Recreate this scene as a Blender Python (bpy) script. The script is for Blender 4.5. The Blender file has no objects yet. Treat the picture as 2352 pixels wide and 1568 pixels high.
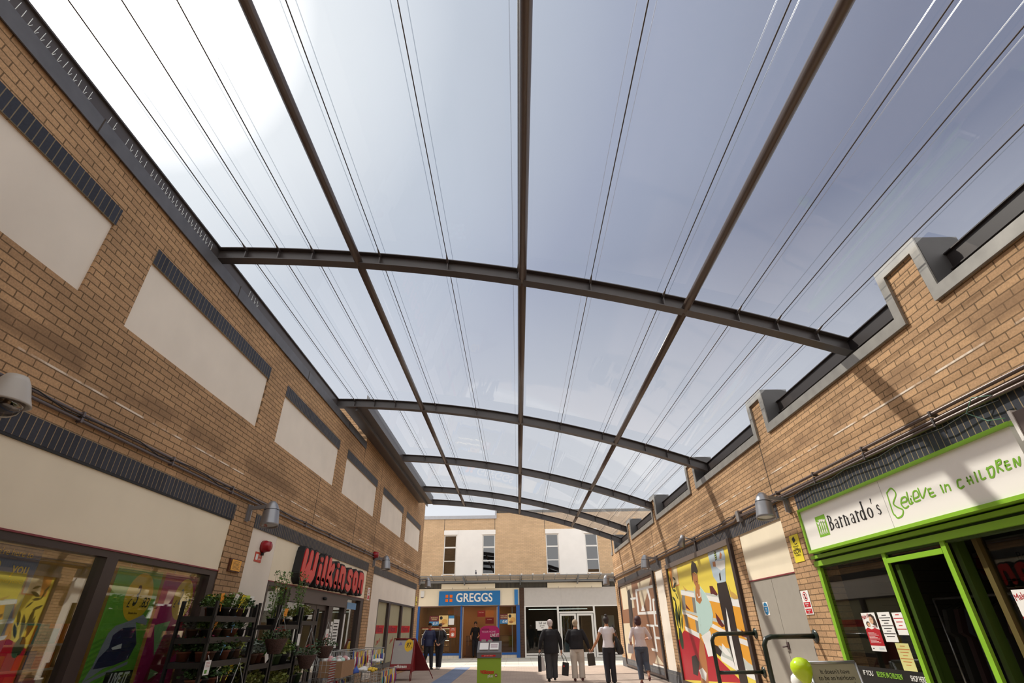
import bpy, bmesh, math, random
from mathutils import Vector, Matrix
R = math.radians
SC = bpy.context.scene
COL = SC.collection
random.seed(7)

# ------------------------------------------------------------------ camera
cam_d = bpy.data.cameras.new('camera')
cam = bpy.data.objects.new('camera', cam_d)
COL.objects.link(cam)
cam_d.sensor_width = 36.0
cam_d.lens = 1135.8 / 2352 * 36.0
cam_d.clip_end = 300
rt = Vector((0.99987187, 0.01104314, -0.01158853))
dn = Vector((-0.01556724, 0.50215518, -0.8646374))
fw = Vector((-0.00372907, 0.86470701, 0.50226275))
m = Matrix((rt, -dn, -fw)).transposed().to_4x4()
m.translation = (0, 0, 1.35)
cam.matrix_world = m
SC.camera = cam
SC.view_settings.view_transform = 'Standard'
SC.view_settings.look = 'None'
SC.view_settings.gamma = 1.0
SC.view_settings.use_curve_mapping = False
SC.view_settings.exposure = 0.0

# ------------------------------------------------------------------ sky and sun
SUN = Vector((-1.0, 0.6, 1.44)).normalized()
w = bpy.data.worlds.new('sky'); SC.world = w; w.use_nodes = True
nt = w.node_tree; nt.nodes.clear()
out = nt.nodes.new('ShaderNodeOutputWorld'); bg = nt.nodes.new('ShaderNodeBackground')
tc = nt.nodes.new('ShaderNodeTexCoord')
nrm = nt.nodes.new('ShaderNodeVectorMath'); nrm.operation = 'NORMALIZE'
dot = nt.nodes.new('ShaderNodeVectorMath'); dot.operation = 'DOT_PRODUCT'; dot.inputs[1].default_value = SUN
ramp = nt.nodes.new('ShaderNodeValToRGB')
e = ramp.color_ramp.elements
e[0].position = 0.0; e[0].color = (0.085, 0.118, 0.235, 1)
e[1].position = 1.0; e[1].color = (6.0, 5.6, 5.0, 1)
for p, c in ((0.40, (0.085, 0.118, 0.235)), (0.60, (0.20, 0.25, 0.38)), (0.70, (0.26, 0.31, 0.45)), (0.88, (0.50, 0.56, 0.66)), (0.965, (0.86, 0.90, 0.94)), (0.99, (1.8, 1.75, 1.7))):
    n = e.new(p); n.color = (*c, 1)
sep = nt.nodes.new('ShaderNodeSeparateXYZ')
hz = nt.nodes.new('ShaderNodeMapRange'); hz.inputs[1].default_value = 0.0; hz.inputs[2].default_value = 0.62; hz.inputs[3].default_value = 1.0; hz.inputs[4].default_value = 0.0
mix = nt.nodes.new('ShaderNodeMix'); mix.data_type = 'RGBA'; mix.inputs[7].default_value = (1.10, 1.12, 1.14, 1)
cl = nt.nodes.new('ShaderNodeTexNoise'); cl.inputs['Scale'].default_value = 2.2; cl.inputs['Detail'].default_value = 5
cm = nt.nodes.new('ShaderNodeMapRange'); cm.inputs[1].default_value = 0.3; cm.inputs[2].default_value = 0.75; cm.inputs[3].default_value = 0.95; cm.inputs[4].default_value = 1.07
mul = nt.nodes.new('ShaderNodeVectorMath'); mul.operation = 'SCALE'
L = nt.links.new
L(tc.outputs['Generated'], nrm.inputs[0]); L(nrm.outputs[0], dot.inputs[0]); L(dot.outputs['Value'], ramp.inputs[0])
L(nrm.outputs[0], sep.inputs[0]); L(sep.outputs[2], hz.inputs[0]); L(hz.outputs[0], mix.inputs[0]); L(ramp.outputs[0], mix.inputs[6])
L(nrm.outputs[0], cl.inputs['Vector']); L(cl.outputs[0], cm.inputs[0]); L(mix.outputs[2], mul.inputs[0]); L(cm.outputs[0], mul.inputs['Scale'])
# unseen bright sky patch added for fill, overhead and behind the camera
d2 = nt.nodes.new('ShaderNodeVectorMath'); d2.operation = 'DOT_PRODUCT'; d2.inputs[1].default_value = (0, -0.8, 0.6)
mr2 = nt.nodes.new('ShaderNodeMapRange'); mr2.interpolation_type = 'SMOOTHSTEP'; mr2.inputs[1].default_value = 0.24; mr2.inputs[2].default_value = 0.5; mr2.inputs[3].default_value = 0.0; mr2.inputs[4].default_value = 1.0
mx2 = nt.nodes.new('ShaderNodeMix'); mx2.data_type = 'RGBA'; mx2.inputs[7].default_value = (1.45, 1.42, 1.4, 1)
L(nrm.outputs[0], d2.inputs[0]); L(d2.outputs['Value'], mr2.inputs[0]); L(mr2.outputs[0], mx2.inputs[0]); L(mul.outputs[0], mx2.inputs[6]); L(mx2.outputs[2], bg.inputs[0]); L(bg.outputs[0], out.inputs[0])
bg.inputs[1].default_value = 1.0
sun_d = bpy.data.lights.new('sun', 'SUN'); sun_d.energy = 5.6; sun_d.angle = R(1.2); sun_d.color = (1.0, 0.93, 0.82)
sun = bpy.data.objects.new('sun', sun_d); COL.objects.link(sun)
sun.rotation_euler = SUN.to_track_quat('Z', 'Y').to_euler(); sun.location = (-20, 20, 30)

# ------------------------------------------------------------------ materials
MATS = {}
def mat(name, col, rough=0.6, metal=0.0, var=0.0, scale=8.0, emit=None, bump=0.0, spec=0.5):
    if name in MATS: return MATS[name]
    m = bpy.data.materials.new(name); m.use_nodes = True; t = m.node_tree
    b = t.nodes['Principled BSDF']
    b.inputs['Base Color'].default_value = (*col, 1); b.inputs['Roughness'].default_value = rough; b.inputs['Metallic'].default_value = metal
    b.inputs['Specular IOR Level'].default_value = spec
    if var or bump:
        tcn = t.nodes.new('ShaderNodeTexCoord'); n = t.nodes.new('ShaderNodeTexNoise'); n.inputs['Scale'].default_value = scale; n.inputs['Detail'].default_value = 4
        t.links.new(tcn.outputs['Object'], n.inputs['Vector'])
        if var:
            mr = t.nodes.new('ShaderNodeMapRange'); mr.inputs[1].default_value = 0.3; mr.inputs[2].default_value = 0.7
            mr.inputs[3].default_value = 1 - var; mr.inputs[4].default_value = 1 + var
            hs = t.nodes.new('ShaderNodeVectorMath'); hs.operation = 'SCALE'; hs.inputs[0].default_value = col
            t.links.new(n.outputs[0], mr.inputs[0]); t.links.new(mr.outputs[0], hs.inputs['Scale']); t.links.new(hs.outputs[0], b.inputs['Base Color'])
        if bump:
            bp = t.nodes.new('ShaderNodeBump'); bp.inputs['Strength'].default_value = bump; bp.inputs['Distance'].default_value = 0.01
            t.links.new(n.outputs[0], bp.inputs['Height']); t.links.new(bp.outputs[0], b.inputs['Normal'])
    if emit:
        b.inputs['Emission Color'].default_value = (*col, 1); b.inputs['Emission Strength'].default_value = emit
    MATS[name] = m; return m

def glass(name, tint=(0.9, 0.93, 0.92), base=0.07, top=0.75, rough=0.01):
    m = bpy.data.materials.new(name); m.use_nodes = True; t = m.node_tree; t.nodes.clear()
    o = t.nodes.new('ShaderNodeOutputMaterial'); tr = t.nodes.new('ShaderNodeBsdfTransparent'); tr.inputs[0].default_value = (*tint, 1)
    g = t.nodes.new('ShaderNodeBsdfGlossy'); g.inputs['Roughness'].default_value = rough; g.inputs[0].default_value = (1, 1, 1, 1)
    lw = t.nodes.new('ShaderNodeLayerWeight'); lw.inputs[0].default_value = 0.5
    pw = t.nodes.new('ShaderNodeMath'); pw.operation = 'POWER'; pw.inputs[1].default_value = 3.5
    mr = t.nodes.new('ShaderNodeMapRange'); mr.inputs[3].default_value = base; mr.inputs[4].default_value = top
    mx = t.nodes.new('ShaderNodeMixShader')
    t.links.new(lw.outputs['Facing'], pw.inputs[0]); t.links.new(pw.outputs[0], mr.inputs[0]); t.links.new(mr.outputs[0], mx.inputs[0])
    t.links.new(tr.outputs[0], mx.inputs[1]); t.links.new(g.outputs[0], mx.inputs[2]); t.links.new(mx.outputs[0], o.inputs[0])
    MATS[name] = m; return m

def brick(name, ax, bw, rh, c1, c2, mortar, off=(0, 0), offset=0.5, msize=0.010, stain=None, rough=0.85, vary=0.18):
    m = bpy.data.materials.new(name); m.use_nodes = True; t = m.node_tree; b = t.nodes['Principled BSDF']
    b.inputs['Roughness'].default_value = rough; b.inputs['Specular IOR Level'].default_value = 0.25
    g = t.nodes.new('ShaderNodeNewGeometry'); s = t.nodes.new('ShaderNodeSeparateXYZ'); t.links.new(g.outputs['Position'], s.inputs[0])
    c = t.nodes.new('ShaderNodeCombineXYZ'); ad = t.nodes.new('ShaderNodeVectorMath'); ad.operation = 'ADD'; ad.inputs[1].default_value = (off[0] + 50 * bw, off[1] + 50 * rh, 0)
    if ax == 'xyz':            # box mapped: x+y along, z up
        aa = t.nodes.new('ShaderNodeMath'); aa.operation = 'ADD'; t.links.new(s.outputs[0], aa.inputs[0]); t.links.new(s.outputs[1], aa.inputs[1])
        t.links.new(aa.outputs[0], c.inputs[0]); t.links.new(s.outputs[2], c.inputs[1])
    else:
        t.links.new(s.outputs['xyz'.index(ax[0])], c.inputs[0]); t.links.new(s.outputs['xyz'.index(ax[1])], c.inputs[1])
    t.links.new(c.outputs[0], ad.inputs[0])
    br = t.nodes.new('ShaderNodeTexBrick'); br.offset = offset; br.squash = 1.0
    br.inputs['Scale'].default_value = 1.0; br.inputs['Brick Width'].default_value = bw; br.inputs['Row Height'].default_value = rh
    br.inputs['Mortar Size'].default_value = msize / 2; br.inputs['Mortar Smooth'].default_value = 0.15; br.inputs['Bias'].default_value = 0.0
    br.inputs['Color1'].default_value = (*c1, 1); br.inputs['Color2'].default_value = (*c2, 1); br.inputs['Mortar'].default_value = (*mortar, 1)
    t.links.new(ad.outputs[0], br.inputs['Vector'])
    n = t.nodes.new('ShaderNodeTexNoise'); n.inputs['Scale'].default_value = 55; n.inputs['Detail'].default_value = 5; t.links.new(g.outputs['Position'], n.inputs['Vector'])
    n2 = t.nodes.new('ShaderNodeTexNoise'); n2.inputs['Scale'].default_value = 0.9; n2.inputs['Detail'].default_value = 5; t.links.new(g.outputs['Position'], n2.inputs['Vector'])
    def rng(src, lo, hi, a=0.3, z=0.7):
        r = t.nodes.new('ShaderNodeMapRange'); r.inputs[1].default_value = a; r.inputs[2].default_value = z; r.inputs[3].default_value = lo; r.inputs[4].default_value = hi
        t.links.new(src, r.inputs[0]); return r.outputs[0]
    def scl(vec, fac):
        q = t.nodes.new('ShaderNodeVectorMath'); q.operation = 'SCALE'; t.links.new(vec, q.inputs[0]); t.links.new(fac, q.inputs['Scale']); return q.outputs[0]
    col = scl(scl(br.outputs['Color'], rng(n.outputs[0], 1 - vary * .6, 1 + vary * .6)), rng(n2.outputs[0], 1 - vary * .8, 1 + vary * .6))
    if stain:
        zc, hw, colr, amt, thr = stain            # a mineral bloom line at height zc
        for (zc, hw, colr, amt, thr, fx) in stain_list(stain):
            sb = t.nodes.new('ShaderNodeMath'); sb.operation = 'SUBTRACT'; sb.inputs[1].default_value = zc; t.links.new(s.outputs[2], sb.inputs[0])
            ab = t.nodes.new('ShaderNodeMath'); ab.operation = 'ABSOLUTE'; t.links.new(sb.outputs[0], ab.inputs[0])
            band = rng(ab.outputs[0], 1, 0, hw * .6, hw)
            nn = t.nodes.new('ShaderNodeTexNoise'); nn.inputs['Scale'].default_value = fx; nn.inputs['Detail'].default_value = 6; t.links.new(g.outputs['Position'], nn.inputs['Vector'])
            pat = rng(nn.outputs[0], 0, amt, thr, thr + .12)
            mm = t.nodes.new('ShaderNodeMath'); mm.operation = 'MULTIPLY'; t.links.new(band, mm.inputs[0]); t.links.new(pat, mm.inputs[1])
            mx = t.nodes.new('ShaderNodeMix'); mx.data_type = 'RGBA'; mx.inputs[7].default_value = (*colr, 1)
            t.links.new(mm.outputs[0], mx.inputs[0]); t.links.new(col, mx.inputs[6]); col = mx.outputs[2]
    t.links.new(col, b.inputs['Base Color'])
    bp = t.nodes.new('ShaderNodeBump'); bp.inputs['Strength'].default_value = 0.5; bp.inputs['Distance'].default_value = 0.006; bp.invert = True
    t.links.new(br.outputs['Fac'], bp.inputs['Height']); t.links.new(bp.outputs[0], b.inputs['Normal'])
    MATS[name] = m; return m
def stain_list(st):
    zc, hw, colr, amt, thr = st
    return [(zc + .16, .13, (0.17, 0.10, 0.055), .55, .42, 1.3), (zc - .02, .012, colr, amt, thr, 3.0)]

# ------------------------------------------------------------------ mesh builder
JIT = [0]
class MB:
    def __init__(s): s.v = []; s.f = []; s.m = []; s.sm = []; s.k = 0
    def quad(s, a, b, c, d, m=0): s.poly((a, b, c, d), m)
    def poly(s, pts, m=0, smooth=False):
        i = len(s.v); s.v += [tuple(p) for p in pts]; s.f.append(tuple(range(i, i + len(pts)))); s.m.append(m); s.sm.append(smooth)
    def box(s, x0, x1, y0, y1, z0, z1, m=0):
        x0, x1 = sorted((x0, x1)); y0, y1 = sorted((y0, y1)); z0, z1 = sorted((z0, z1))
        JIT[0] = (JIT[0] + 1) % 13; e = JIT[0] * .00003     # tiny per-box offset so that butted faces never coincide
        x0 -= e; x1 += e; y0 -= e; y1 += e; z0 -= e; z1 += e
        i = len(s.v); s.v += [(x, y, z) for x in (x0, x1) for y in (y0, y1) for z in (z0, z1)]
        for q in ((0, 1, 3, 2), (4, 6, 7, 5), (0, 4, 5, 1), (2, 3, 7, 6), (0, 2, 6, 4), (1, 5, 7, 3)):
            s.f.append(tuple(i + k for k in q)); s.m.append(m); s.sm.append(False)
        return s
    def obox(s, c, ax, ay, az, hx, hy, hz, m=0):
        c = Vector(c); i = len(s.v)
        for a in (-1, 1):
            for b in (-1, 1):
                for d in (-1, 1): s.v.append(tuple(c + ax * (a * hx) + ay * (b * hy) + az * (d * hz)))
        for q in ((0, 1, 3, 2), (4, 6, 7, 5), (0, 4, 5, 1), (2, 3, 7, 6), (0, 2, 6, 4), (1, 5, 7, 3)):
            s.f.append(tuple(i + k for k in q)); s.m.append(m); s.sm.append(False)
    def ring(s, c, u, v, r, n, r2=None):
        i = len(s.v); r2 = r if r2 is None else r2
        for k in range(n):
            a = 2 * math.pi * k / n; s.v.append(tuple(Vector(c) + u * (math.cos(a) * r) + v * (math.sin(a) * r2)))
        return i
    def tube(s, pts, rad, n=8, m=0, cap=True):
        pts = [Vector(p) for p in pts]; rr = rad if isinstance(rad, (list, tuple)) else [rad] * len(pts); prev = None; u = None
        for k, p in enumerate(pts):
            d = (pts[min(k + 1, len(pts) - 1)] - pts[max(k - 1, 0)])
            if d.length < 1e-9: d = Vector((0, 0, 1))
            d.normalize()
            if u is None: u = d.orthogonal().normalized()
            else: u = (u - d * u.dot(d)); u = u.normalized() if u.length > 1e-6 else d.orthogonal().normalized()
            v = d.cross(u); i = s.ring(p, u, v, rr[k], n)
            if prev is not None:
                for q in range(n):
                    s.f.append((prev + q, prev + (q + 1) % n, i + (q + 1) % n, i + q)); s.m.append(m); s.sm.append(True)
            elif cap: s.f.append(tuple(i + q for q in reversed(range(n)))); s.m.append(m); s.sm.append(False)
            prev = i
        if cap: s.f.append(tuple(prev + q for q in range(n))); s.m.append(m); s.sm.append(False)
        return s
    def lathe(s, c, axis, prof, n=16, m=0):
        axis = Vector(axis).normalized(); u = axis.orthogonal().normalized(); v = axis.cross(u); prev = None; c = Vector(c)
        for (r, h) in prof:
            i = s.ring(c + axis * h, u, v, max(r, 1e-4), n)
            if prev is not None:
                for q in range(n):
                    s.f.append((prev + q, prev + (q + 1) % n, i + (q + 1) % n, i + q)); s.m.append(m); s.sm.append(True)
            prev = i
        return s
    def ball(s, c, rx, ry, rz, m=0, n=12, k=8):
        c = Vector(c); prof = []
        i0 = len(s.v)
        for a in range(k + 1):
            th = math.pi * a / k
            for q in range(n):
                ph = 2 * math.pi * q / n
                s.v.append((c.x + rx * math.sin(th) * math.cos(ph), c.y + ry * math.sin(th) * math.sin(ph), c.z + rz * math.cos(th)))
        for a in range(k):
            for q in range(n):
                s.f.append((i0 + a * n + q, i0 + (a + 1) * n + q, i0 + (a + 1) * n + (q + 1) % n, i0 + a * n + (q + 1) % n)); s.m.append(m); s.sm.append(True)
        return s
    def prism(s, fr, poly, c0, c1, m=0):
        n = len(poly); a = [fr(u, v, c1) for u, v in poly]; b = [fr(u, v, c0) for u, v in poly]
        s.poly(a, m)
        if abs(c1 - c0) > 1e-6:
            for k in range(n): s.poly((a[k], b[k], b[(k + 1) % n], a[(k + 1) % n]), m)
            s.poly(b[::-1], m)
        return s
    def stroke(s, fr, pts, wd, c0, c1, m=0):
        for k in range(len(pts) - 1):
            a = Vector((*pts[k], 0)); b = Vector((*pts[k + 1], 0)); d = b - a
            if d.length < 1e-6: continue
            w0 = wd if not isinstance(wd, (list, tuple)) else wd[k]
            w1 = wd if not isinstance(wd, (list, tuple)) else wd[k + 1]
            nn = Vector((-d.y, d.x, 0)).normalized()
            p = [a + nn * w0 / 2, a - nn * w0 / 2, b - nn * w1 / 2, b + nn * w1 / 2]
            s.k = (s.k + 1) % 60; s.prism(fr, [(q.x, q.y) for q in p], c0, c1 + s.k * 2.5e-5, m)
        for k, q in enumerate(pts):
            r = (wd if not isinstance(wd, (list, tuple)) else wd[k]) / 2
            s.prism(fr, [(q[0] + r * math.cos(a * math.pi / 4), q[1] + r * math.sin(a * math.pi / 4)) for a in range(8)], c0, c1 + s.k * 2.5e-5, m); s.k = (s.k + 1) % 60
        return s
    def data(s, name, mats):
        me = bpy.data.meshes.new(name); me.from_pydata(s.v, [], s.f)
        for mm in mats: me.materials.append(mm)
        me.polygons.foreach_set('material_index', s.m); me.polygons.foreach_set('use_smooth', s.sm)
        me.validate(); me.update(); return me
    def build(s, name, mats, parent=None, fix=True):
        if not isinstance(mats, (list, tuple)): mats = [mats]
        me = s.data(name, mats)
        if fix:
            bm = bmesh.new(); bm.from_mesh(me); bmesh.ops.recalc_face_normals(bm, faces=bm.faces); bm.to_mesh(me); bm.free()
        o = bpy.data.objects.new(name, me); COL.objects.link(o)
        if parent: o.parent = parent; o.matrix_parent_inverse = Matrix.Translation(-parent.location) if parent.rotation_euler.z == 0 else parent.matrix_basis.inverted()
        return o
def tag(o, label=None, cat=None, group=None, kind=None):
    if label: o['label'] = label
    if cat: o['category'] = cat
    if group: o['group'] = group
    if kind: o['kind'] = kind
    return o
def thing(name, label, cat, loc=(0, 0, 0), group=None, rz=0):
    o = bpy.data.objects.new(name, None); COL.objects.link(o); o.location = loc; o.rotation_euler = (0, 0, rz); o.empty_display_size = .1
    return tag(o, label, cat, group)
def struct(o): o['kind'] = 'structure'; return o
def local_parent(o, parent):       # geometry already in the parent's own space
    o.parent = parent; o.matrix_parent_inverse = Matrix.Identity(4); return o
def bx(name, b, m, parent=None):
    s = MB(); s.box(*b); return s.build(name, m, parent)
def LW(u, v, c=0): return (-4.36 + c, u, v)
def RW(u, v, c=0): return (4.26 - c, u, v)
def FW(u, v, c=0): return (u, 31.0 - c, v)
def frame_at(base, dc): return lambda u, v, c=0: base(u, v, c + dc)

def smooth2(P, n=5):
    if len(P) < 3: return P
    out = []
    for i in range(len(P) - 1):
        p0 = P[max(i - 1, 0)]; p1 = P[i]; p2 = P[i + 1]; p3 = P[min(i + 2, len(P) - 1)]
        for k in range(n):
            t = k / n; out.append(tuple(.5 * (2 * b + (c - a) * t + (2 * a - 5 * b + 4 * c - d) * t * t + (3 * b - a - 3 * c + d) * t ** 3) for a, b, c, d in zip(p0, p1, p2, p3)))
    return out + [P[-1]]
def text(body, fr, u, v, size, m, name='lettering', parent=None, sx=1.0, bold=0.0, sgn=1, shear=0.0, align='CENTER', c=0.002, th=0.003, rot=0.0):
    cu = bpy.data.curves.new('t', 'FONT'); cu.body = body; cu.size = size; cu.align_x = align; cu.align_y = 'CENTER'; cu.offset = bold; cu.shear = shear
    cu.resolution_u = 5; cu.extrude = th / 2
    o = bpy.data.objects.new('t', cu); COL.objects.link(o)
    dg = bpy.context.evaluated_depsgraph_get(); me = bpy.data.meshes.new_from_object(o.evaluated_get(dg))
    bpy.data.objects.remove(o); bpy.data.curves.remove(cu)
    cr, sr = math.cos(rot), math.sin(rot)
    for vt in me.vertices:
        x, y, z = vt.co; x *= sx; x, y = x * cr - y * sr, x * sr + y * cr
        vt.co = fr(u + sgn * x, v + y, c + th / 2 + z)
    me.materials.clear(); me.materials.append(m); me.name = name
    ob = bpy.data.objects.new(name, me); COL.objects.link(ob)
    if parent: ob.parent = parent; ob.matrix_parent_inverse = Matrix.Translation(-parent.location)
    return ob
# ------------------------------------------------------------------ palette
TAN1 = (0.51, 0.315, 0.168); TAN2 = (0.41, 0.252, 0.138); MORT = (0.17, 0.105, 0.055)
brick('brick_side', 'yz', .225, .075, TAN1, TAN2, MORT, msize=.013, vary=.26, stain=(3.56, 0.02, (0.85, 0.74, 0.62), .85, .47))
brick('brick_front', 'xz', .225, .075, (0.66, 0.46, 0.28), (0.58, 0.40, 0.24), (0.40, 0.29, 0.19), vary=.12)
brick('brick_box', 'xyz', .225, .075, TAN1, TAN2, MORT)
brick('soldier_side', 'yz', .075, .225, (0.045, 0.048, 0.062), (0.030, 0.032, 0.042), (0.27, 0.20, 0.12), off=(0, .08), offset=0, msize=.010, rough=.55)
brick('soldier_high', 'yz', .075, .225, (0.048, 0.052, 0.070), (0.032, 0.035, 0.048), (0.20, 0.16, 0.10), off=(0, .17), offset=0, msize=.010, rough=.55)
brick('soldier_front', 'xz', .075, .30, (0.10, 0.095, 0.085), (0.07, 0.065, 0.06), (0.20, 0.17, 0.12), off=(0, -.02), offset=0, msize=.012)
brick('plinth_brick', 'yz', .075, .225, (0.14, 0.14, 0.15), (0.10, 0.10, 0.11), (0.22, 0.20, 0.17), off=(0, 0), offset=0)
brick('brown_brick', 'xz', .225, .075, (0.085, 0.045, 0.03), (0.06, 0.035, 0.025), (0.11, 0.08, 0.06))
brick('paving', 'xy', .20, .10, (0.44, 0.35, 0.29), (0.39, 0.31, 0.26), (0.27, 0.22, 0.19), msize=.006, vary=.12)
brick('paving_slab', 'xy', .60, .45, (0.52, 0.50, 0.45), (0.47, 0.455, 0.41), (0.20, 0.19, 0.17), msize=.010, vary=.1, offset=0)
brick('paving_blue', 'xy', .20, .10, (0.20, 0.25, 0.37), (0.17, 0.22, 0.33), (0.14, 0.16, 0.21), msize=.006, vary=.12)
brick('tile_white', 'xz', .15, .15, (0.62, 0.57, 0.47), (0.60, 0.55, 0.46), (0.35, 0.32, 0.27), offset=0, msize=.006)
CREAM = mat('cream_render', (0.80, 0.72, 0.62), .7, var=.05, scale=1.5)
CREAM2 = mat('cream_board', (0.84, 0.74, 0.56), .5, var=.05, scale=1.2)
WHITE = mat('white_render', (0.85, 0.82, 0.78), .7, var=.03, scale=2)
STEEL = mat('brown_grey_steel', (0.075, 0.064, 0.062), .38, var=.08, scale=3)
GALV = mat('grey_coping_metal', (0.30, 0.285, 0.26), .42, .35, var=.15, scale=5)
GALVD = mat('dark_coping_metal', (0.125, 0.125, 0.135), .45, .2, var=.12, scale=5)
DARKM = mat('charcoal_panel', (0.075, 0.073, 0.075), .6, var=.05)
BLACK = mat('matt_black', (0.012, 0.012, 0.013), .6)
BROWNF = mat('brown_frame', (0.045, 0.030, 0.028), .4)
BROWNH = mat('brown_header', (0.10, 0.078, 0.072), .5)
GREEN = mat('lime_paint', (0.235, 0.47, 0.03), .35)
SILVER = mat('silver_metal', (0.50, 0.50, 0.51), .3, .7)
PIPE = mat('grey_conduit', (0.14, 0.115, 0.115), .4, .2)
WHITEP = mat('white_paint', (0.75, 0.74, 0.71), .4)
PAPER = mat('white_paper', (0.78, 0.77, 0.74), .7)
RED = mat('sign_red', (0.62, 0.016, 0.02), .3)
BLUE = mat('shop_blue', (0.012, 0.16, 0.42), .4)
BLUED = mat('frame_blue', (0.012, 0.09, 0.32), .4)
ORANGE = mat('orange_paint', (0.85, 0.16, 0.01), .4)
WSIGN = mat('sign_white', (0.84, 0.81, 0.76), .35)
BLKT = mat('print_black', (0.015, 0.013, 0.013), .6)
GLASS = glass('clear_glass', base=.13, top=.8)
GLASSD = glass('upper_glass', (0.5, 0.52, 0.54), base=.12)
GLASSB = glass('charity_glass', (0.75, 0.78, 0.76), base=.04, top=.6)

# ------------------------------------------------------------------ wall with openings
def wall(name, fr, u0, u1, v0, v1, holes, th, m, steps=()):
    us = sorted({u0, u1, *[h[0] for h in holes], *[h[1] for h in holes]}); vs = sorted({v0, v1, *[h[2] for h in holes], *[h[3] for h in holes]})
    us = [u for u in us if u0 <= u <= u1]; vs = [v for v in vs if v0 <= v <= v1]
    def solid(i, j):
        if i < 0 or j < 0 or i >= len(us) - 1 or j >= len(vs) - 1: return False
        cu, cv = (us[i] + us[i + 1]) / 2, (vs[j] + vs[j + 1]) / 2
        return not any(h[0] < cu < h[1] and h[2] < cv < h[3] for h in holes)
    s = MB()
    for i in range(len(us) - 1):
        for j in range(len(vs) - 1):
            if not solid(i, j): continue
            a, b, c, d = us[i], us[i + 1], vs[j], vs[j + 1]
            s.poly((fr(a, c), fr(b, c), fr(b, d), fr(a, d))); s.poly((fr(a, c, -th), fr(a, d, -th), fr(b, d, -th), fr(b, c, -th)))
            if not solid(i - 1, j): s.poly((fr(a, c), fr(a, d), fr(a, d, -th), fr(a, c, -th)))
            if not solid(i + 1, j): s.poly((fr(b, c), fr(b, c, -th), fr(b, d, -th), fr(b, d)))
            if not solid(i, j - 1): s.poly((fr(a, c), fr(a, c, -th), fr(b, c, -th), fr(b, c)))
            if not solid(i, j + 1): s.poly((fr(a, d), fr(b, d), fr(b, d, -th), fr(a, d, -th)))
    return struct(s.build(name, m))

P_UP = [(.72, 4.0), (4.65, 7.87), (8.60, 11.85), (12.52, 15.66), (16.46, 19.73), (20.38, 23.57)]
L_LOW = [(-2.0, 7.87, 'win'), (8.58, 9.56, 'pil'), (9.56, 15.78, 'door'), (16.45, 17.45, 'pil'), (17.45, 23.70, 'win')]
holesL = [(a, b, 4.33, 5.23) for a, b in P_UP] + [(-2.0, 7.87, .3, 2.86), (8.58, 9.56, .15, 2.86), (9.56, 15.78, 0, 2.86), (16.45, 17.45, .15, 2.88), (17.45, 23.70, .3, 2.88), (13.95, 30, 30, 31)]
wall('wall_left', LW, -6, 13.95, 0, 6.02, [h for h in holesL if h[0] < 13.9 and h[1] < 13.9] + [(12.52, 13.95, 4.33, 5.23), (9.56, 13.95, 0, 2.86)], .30, MATS['brick_side'])
wall('wall_left', LW, 13.95, 24.4, 0, 7.3, [(13.95, 15.66, 4.33, 5.23), (13.95, 15.78, 0, 2.86)] + [h for h in holesL if 13.95 < h[0] < 25 and h[1] < 24.3], .30, MATS['brick_side'])
s = MB(); s.box(-9, -4.66, 13.95, 14.25, 6.0, 7.3); s.box(-9, -4.66, 24.1, 24.4, 0, 7.3); s.box(-9, -4.66, 13.95, 24.4, 7.1, 7.3)
struct(s.build('wall_left_return', MATS['brick_box']))
struct(bx('wall_left_roof', (-9, -4.62, -6, 13.95, 5.75, 5.88), DARKM))
# right wall: coped top with raised blocks
MER = [(4.02, 4.67), (7.87, 8.47), (11.74, 12.39), (15.60, 16.20), (19.45, 20.08), (23.10, 23.85)]
holesR = [(2.2, 7.74, 0, 2.86), (8.40, 10.15, 0, 2.86), (10.53, 15.50, .10, 2.86), (16.03, 16.95, .30, 2.88), (17.05, 23.2, .06, 2.88)]
wall('wall_right', RW, -6, 24.1, 0, 4.14, holesR, .30, MATS['brick_side'])
s = MB()
for a, b in MER: s.box(4.26, 4.40, a + .08, b - .08, 4.14, 4.80)
struct(s.build('trim_1', MATS['brick_side']))
struct(bx('wall_right_end', (4.56, 9, 23.8, 24.1, 0, 4.9), MATS['brick_box']))
struct(bx('wall_right_roof', (4.56, 9, -6, 24.1, 4.0, 4.12), DARKM))
# far wall
wins = [(-4.28, -3.54), (-2.02, -1.28), (1.69, 2.43), (3.98, 4.72)]
hF = [(a, b, 4.05, 6.18) for a, b in wins] + [(-5.5, .08, 0, 3.34), (.34, 6.4, 0, 3.34)]
wall('wall_far', FW, -12, 12, 0, 7.08, hF, .35, MATS['brick_front'])
struct(bx('wall_far_upper', (-1.24, 12, 31.0, 31.35, 7.08, 7.50), MATS['brick_front']))
struct(bx('trim_2', (-1.24, 12, 30.985, 31.36, 7.40, 7.56), MATS['soldier_front']))
s = MB(); s.box(-12, -1.28, 30.93, 31.4, 7.08, 7.27); s.box(-1.30, -1.20, 30.93, 31.4, 7.08, 7.62)
struct(s.build('trim_3', mat('pale_coping', (.42, .43, .46), .5, var=.05)))
s = MB()
for x in (-4.31, -1.30, 1.66): s.box(x - .012, x + .012, 30.992, 31.0, 6.45 if x != -1.30 else 6.45, 7.08)
struct(s.build('trim_4', mat('joint_mastic', (.12, .10, .08), .8)))
struct(bx('wall_far_back', (-12, 12, 35.5, 35.7, 0, 7), DARKM))
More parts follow.
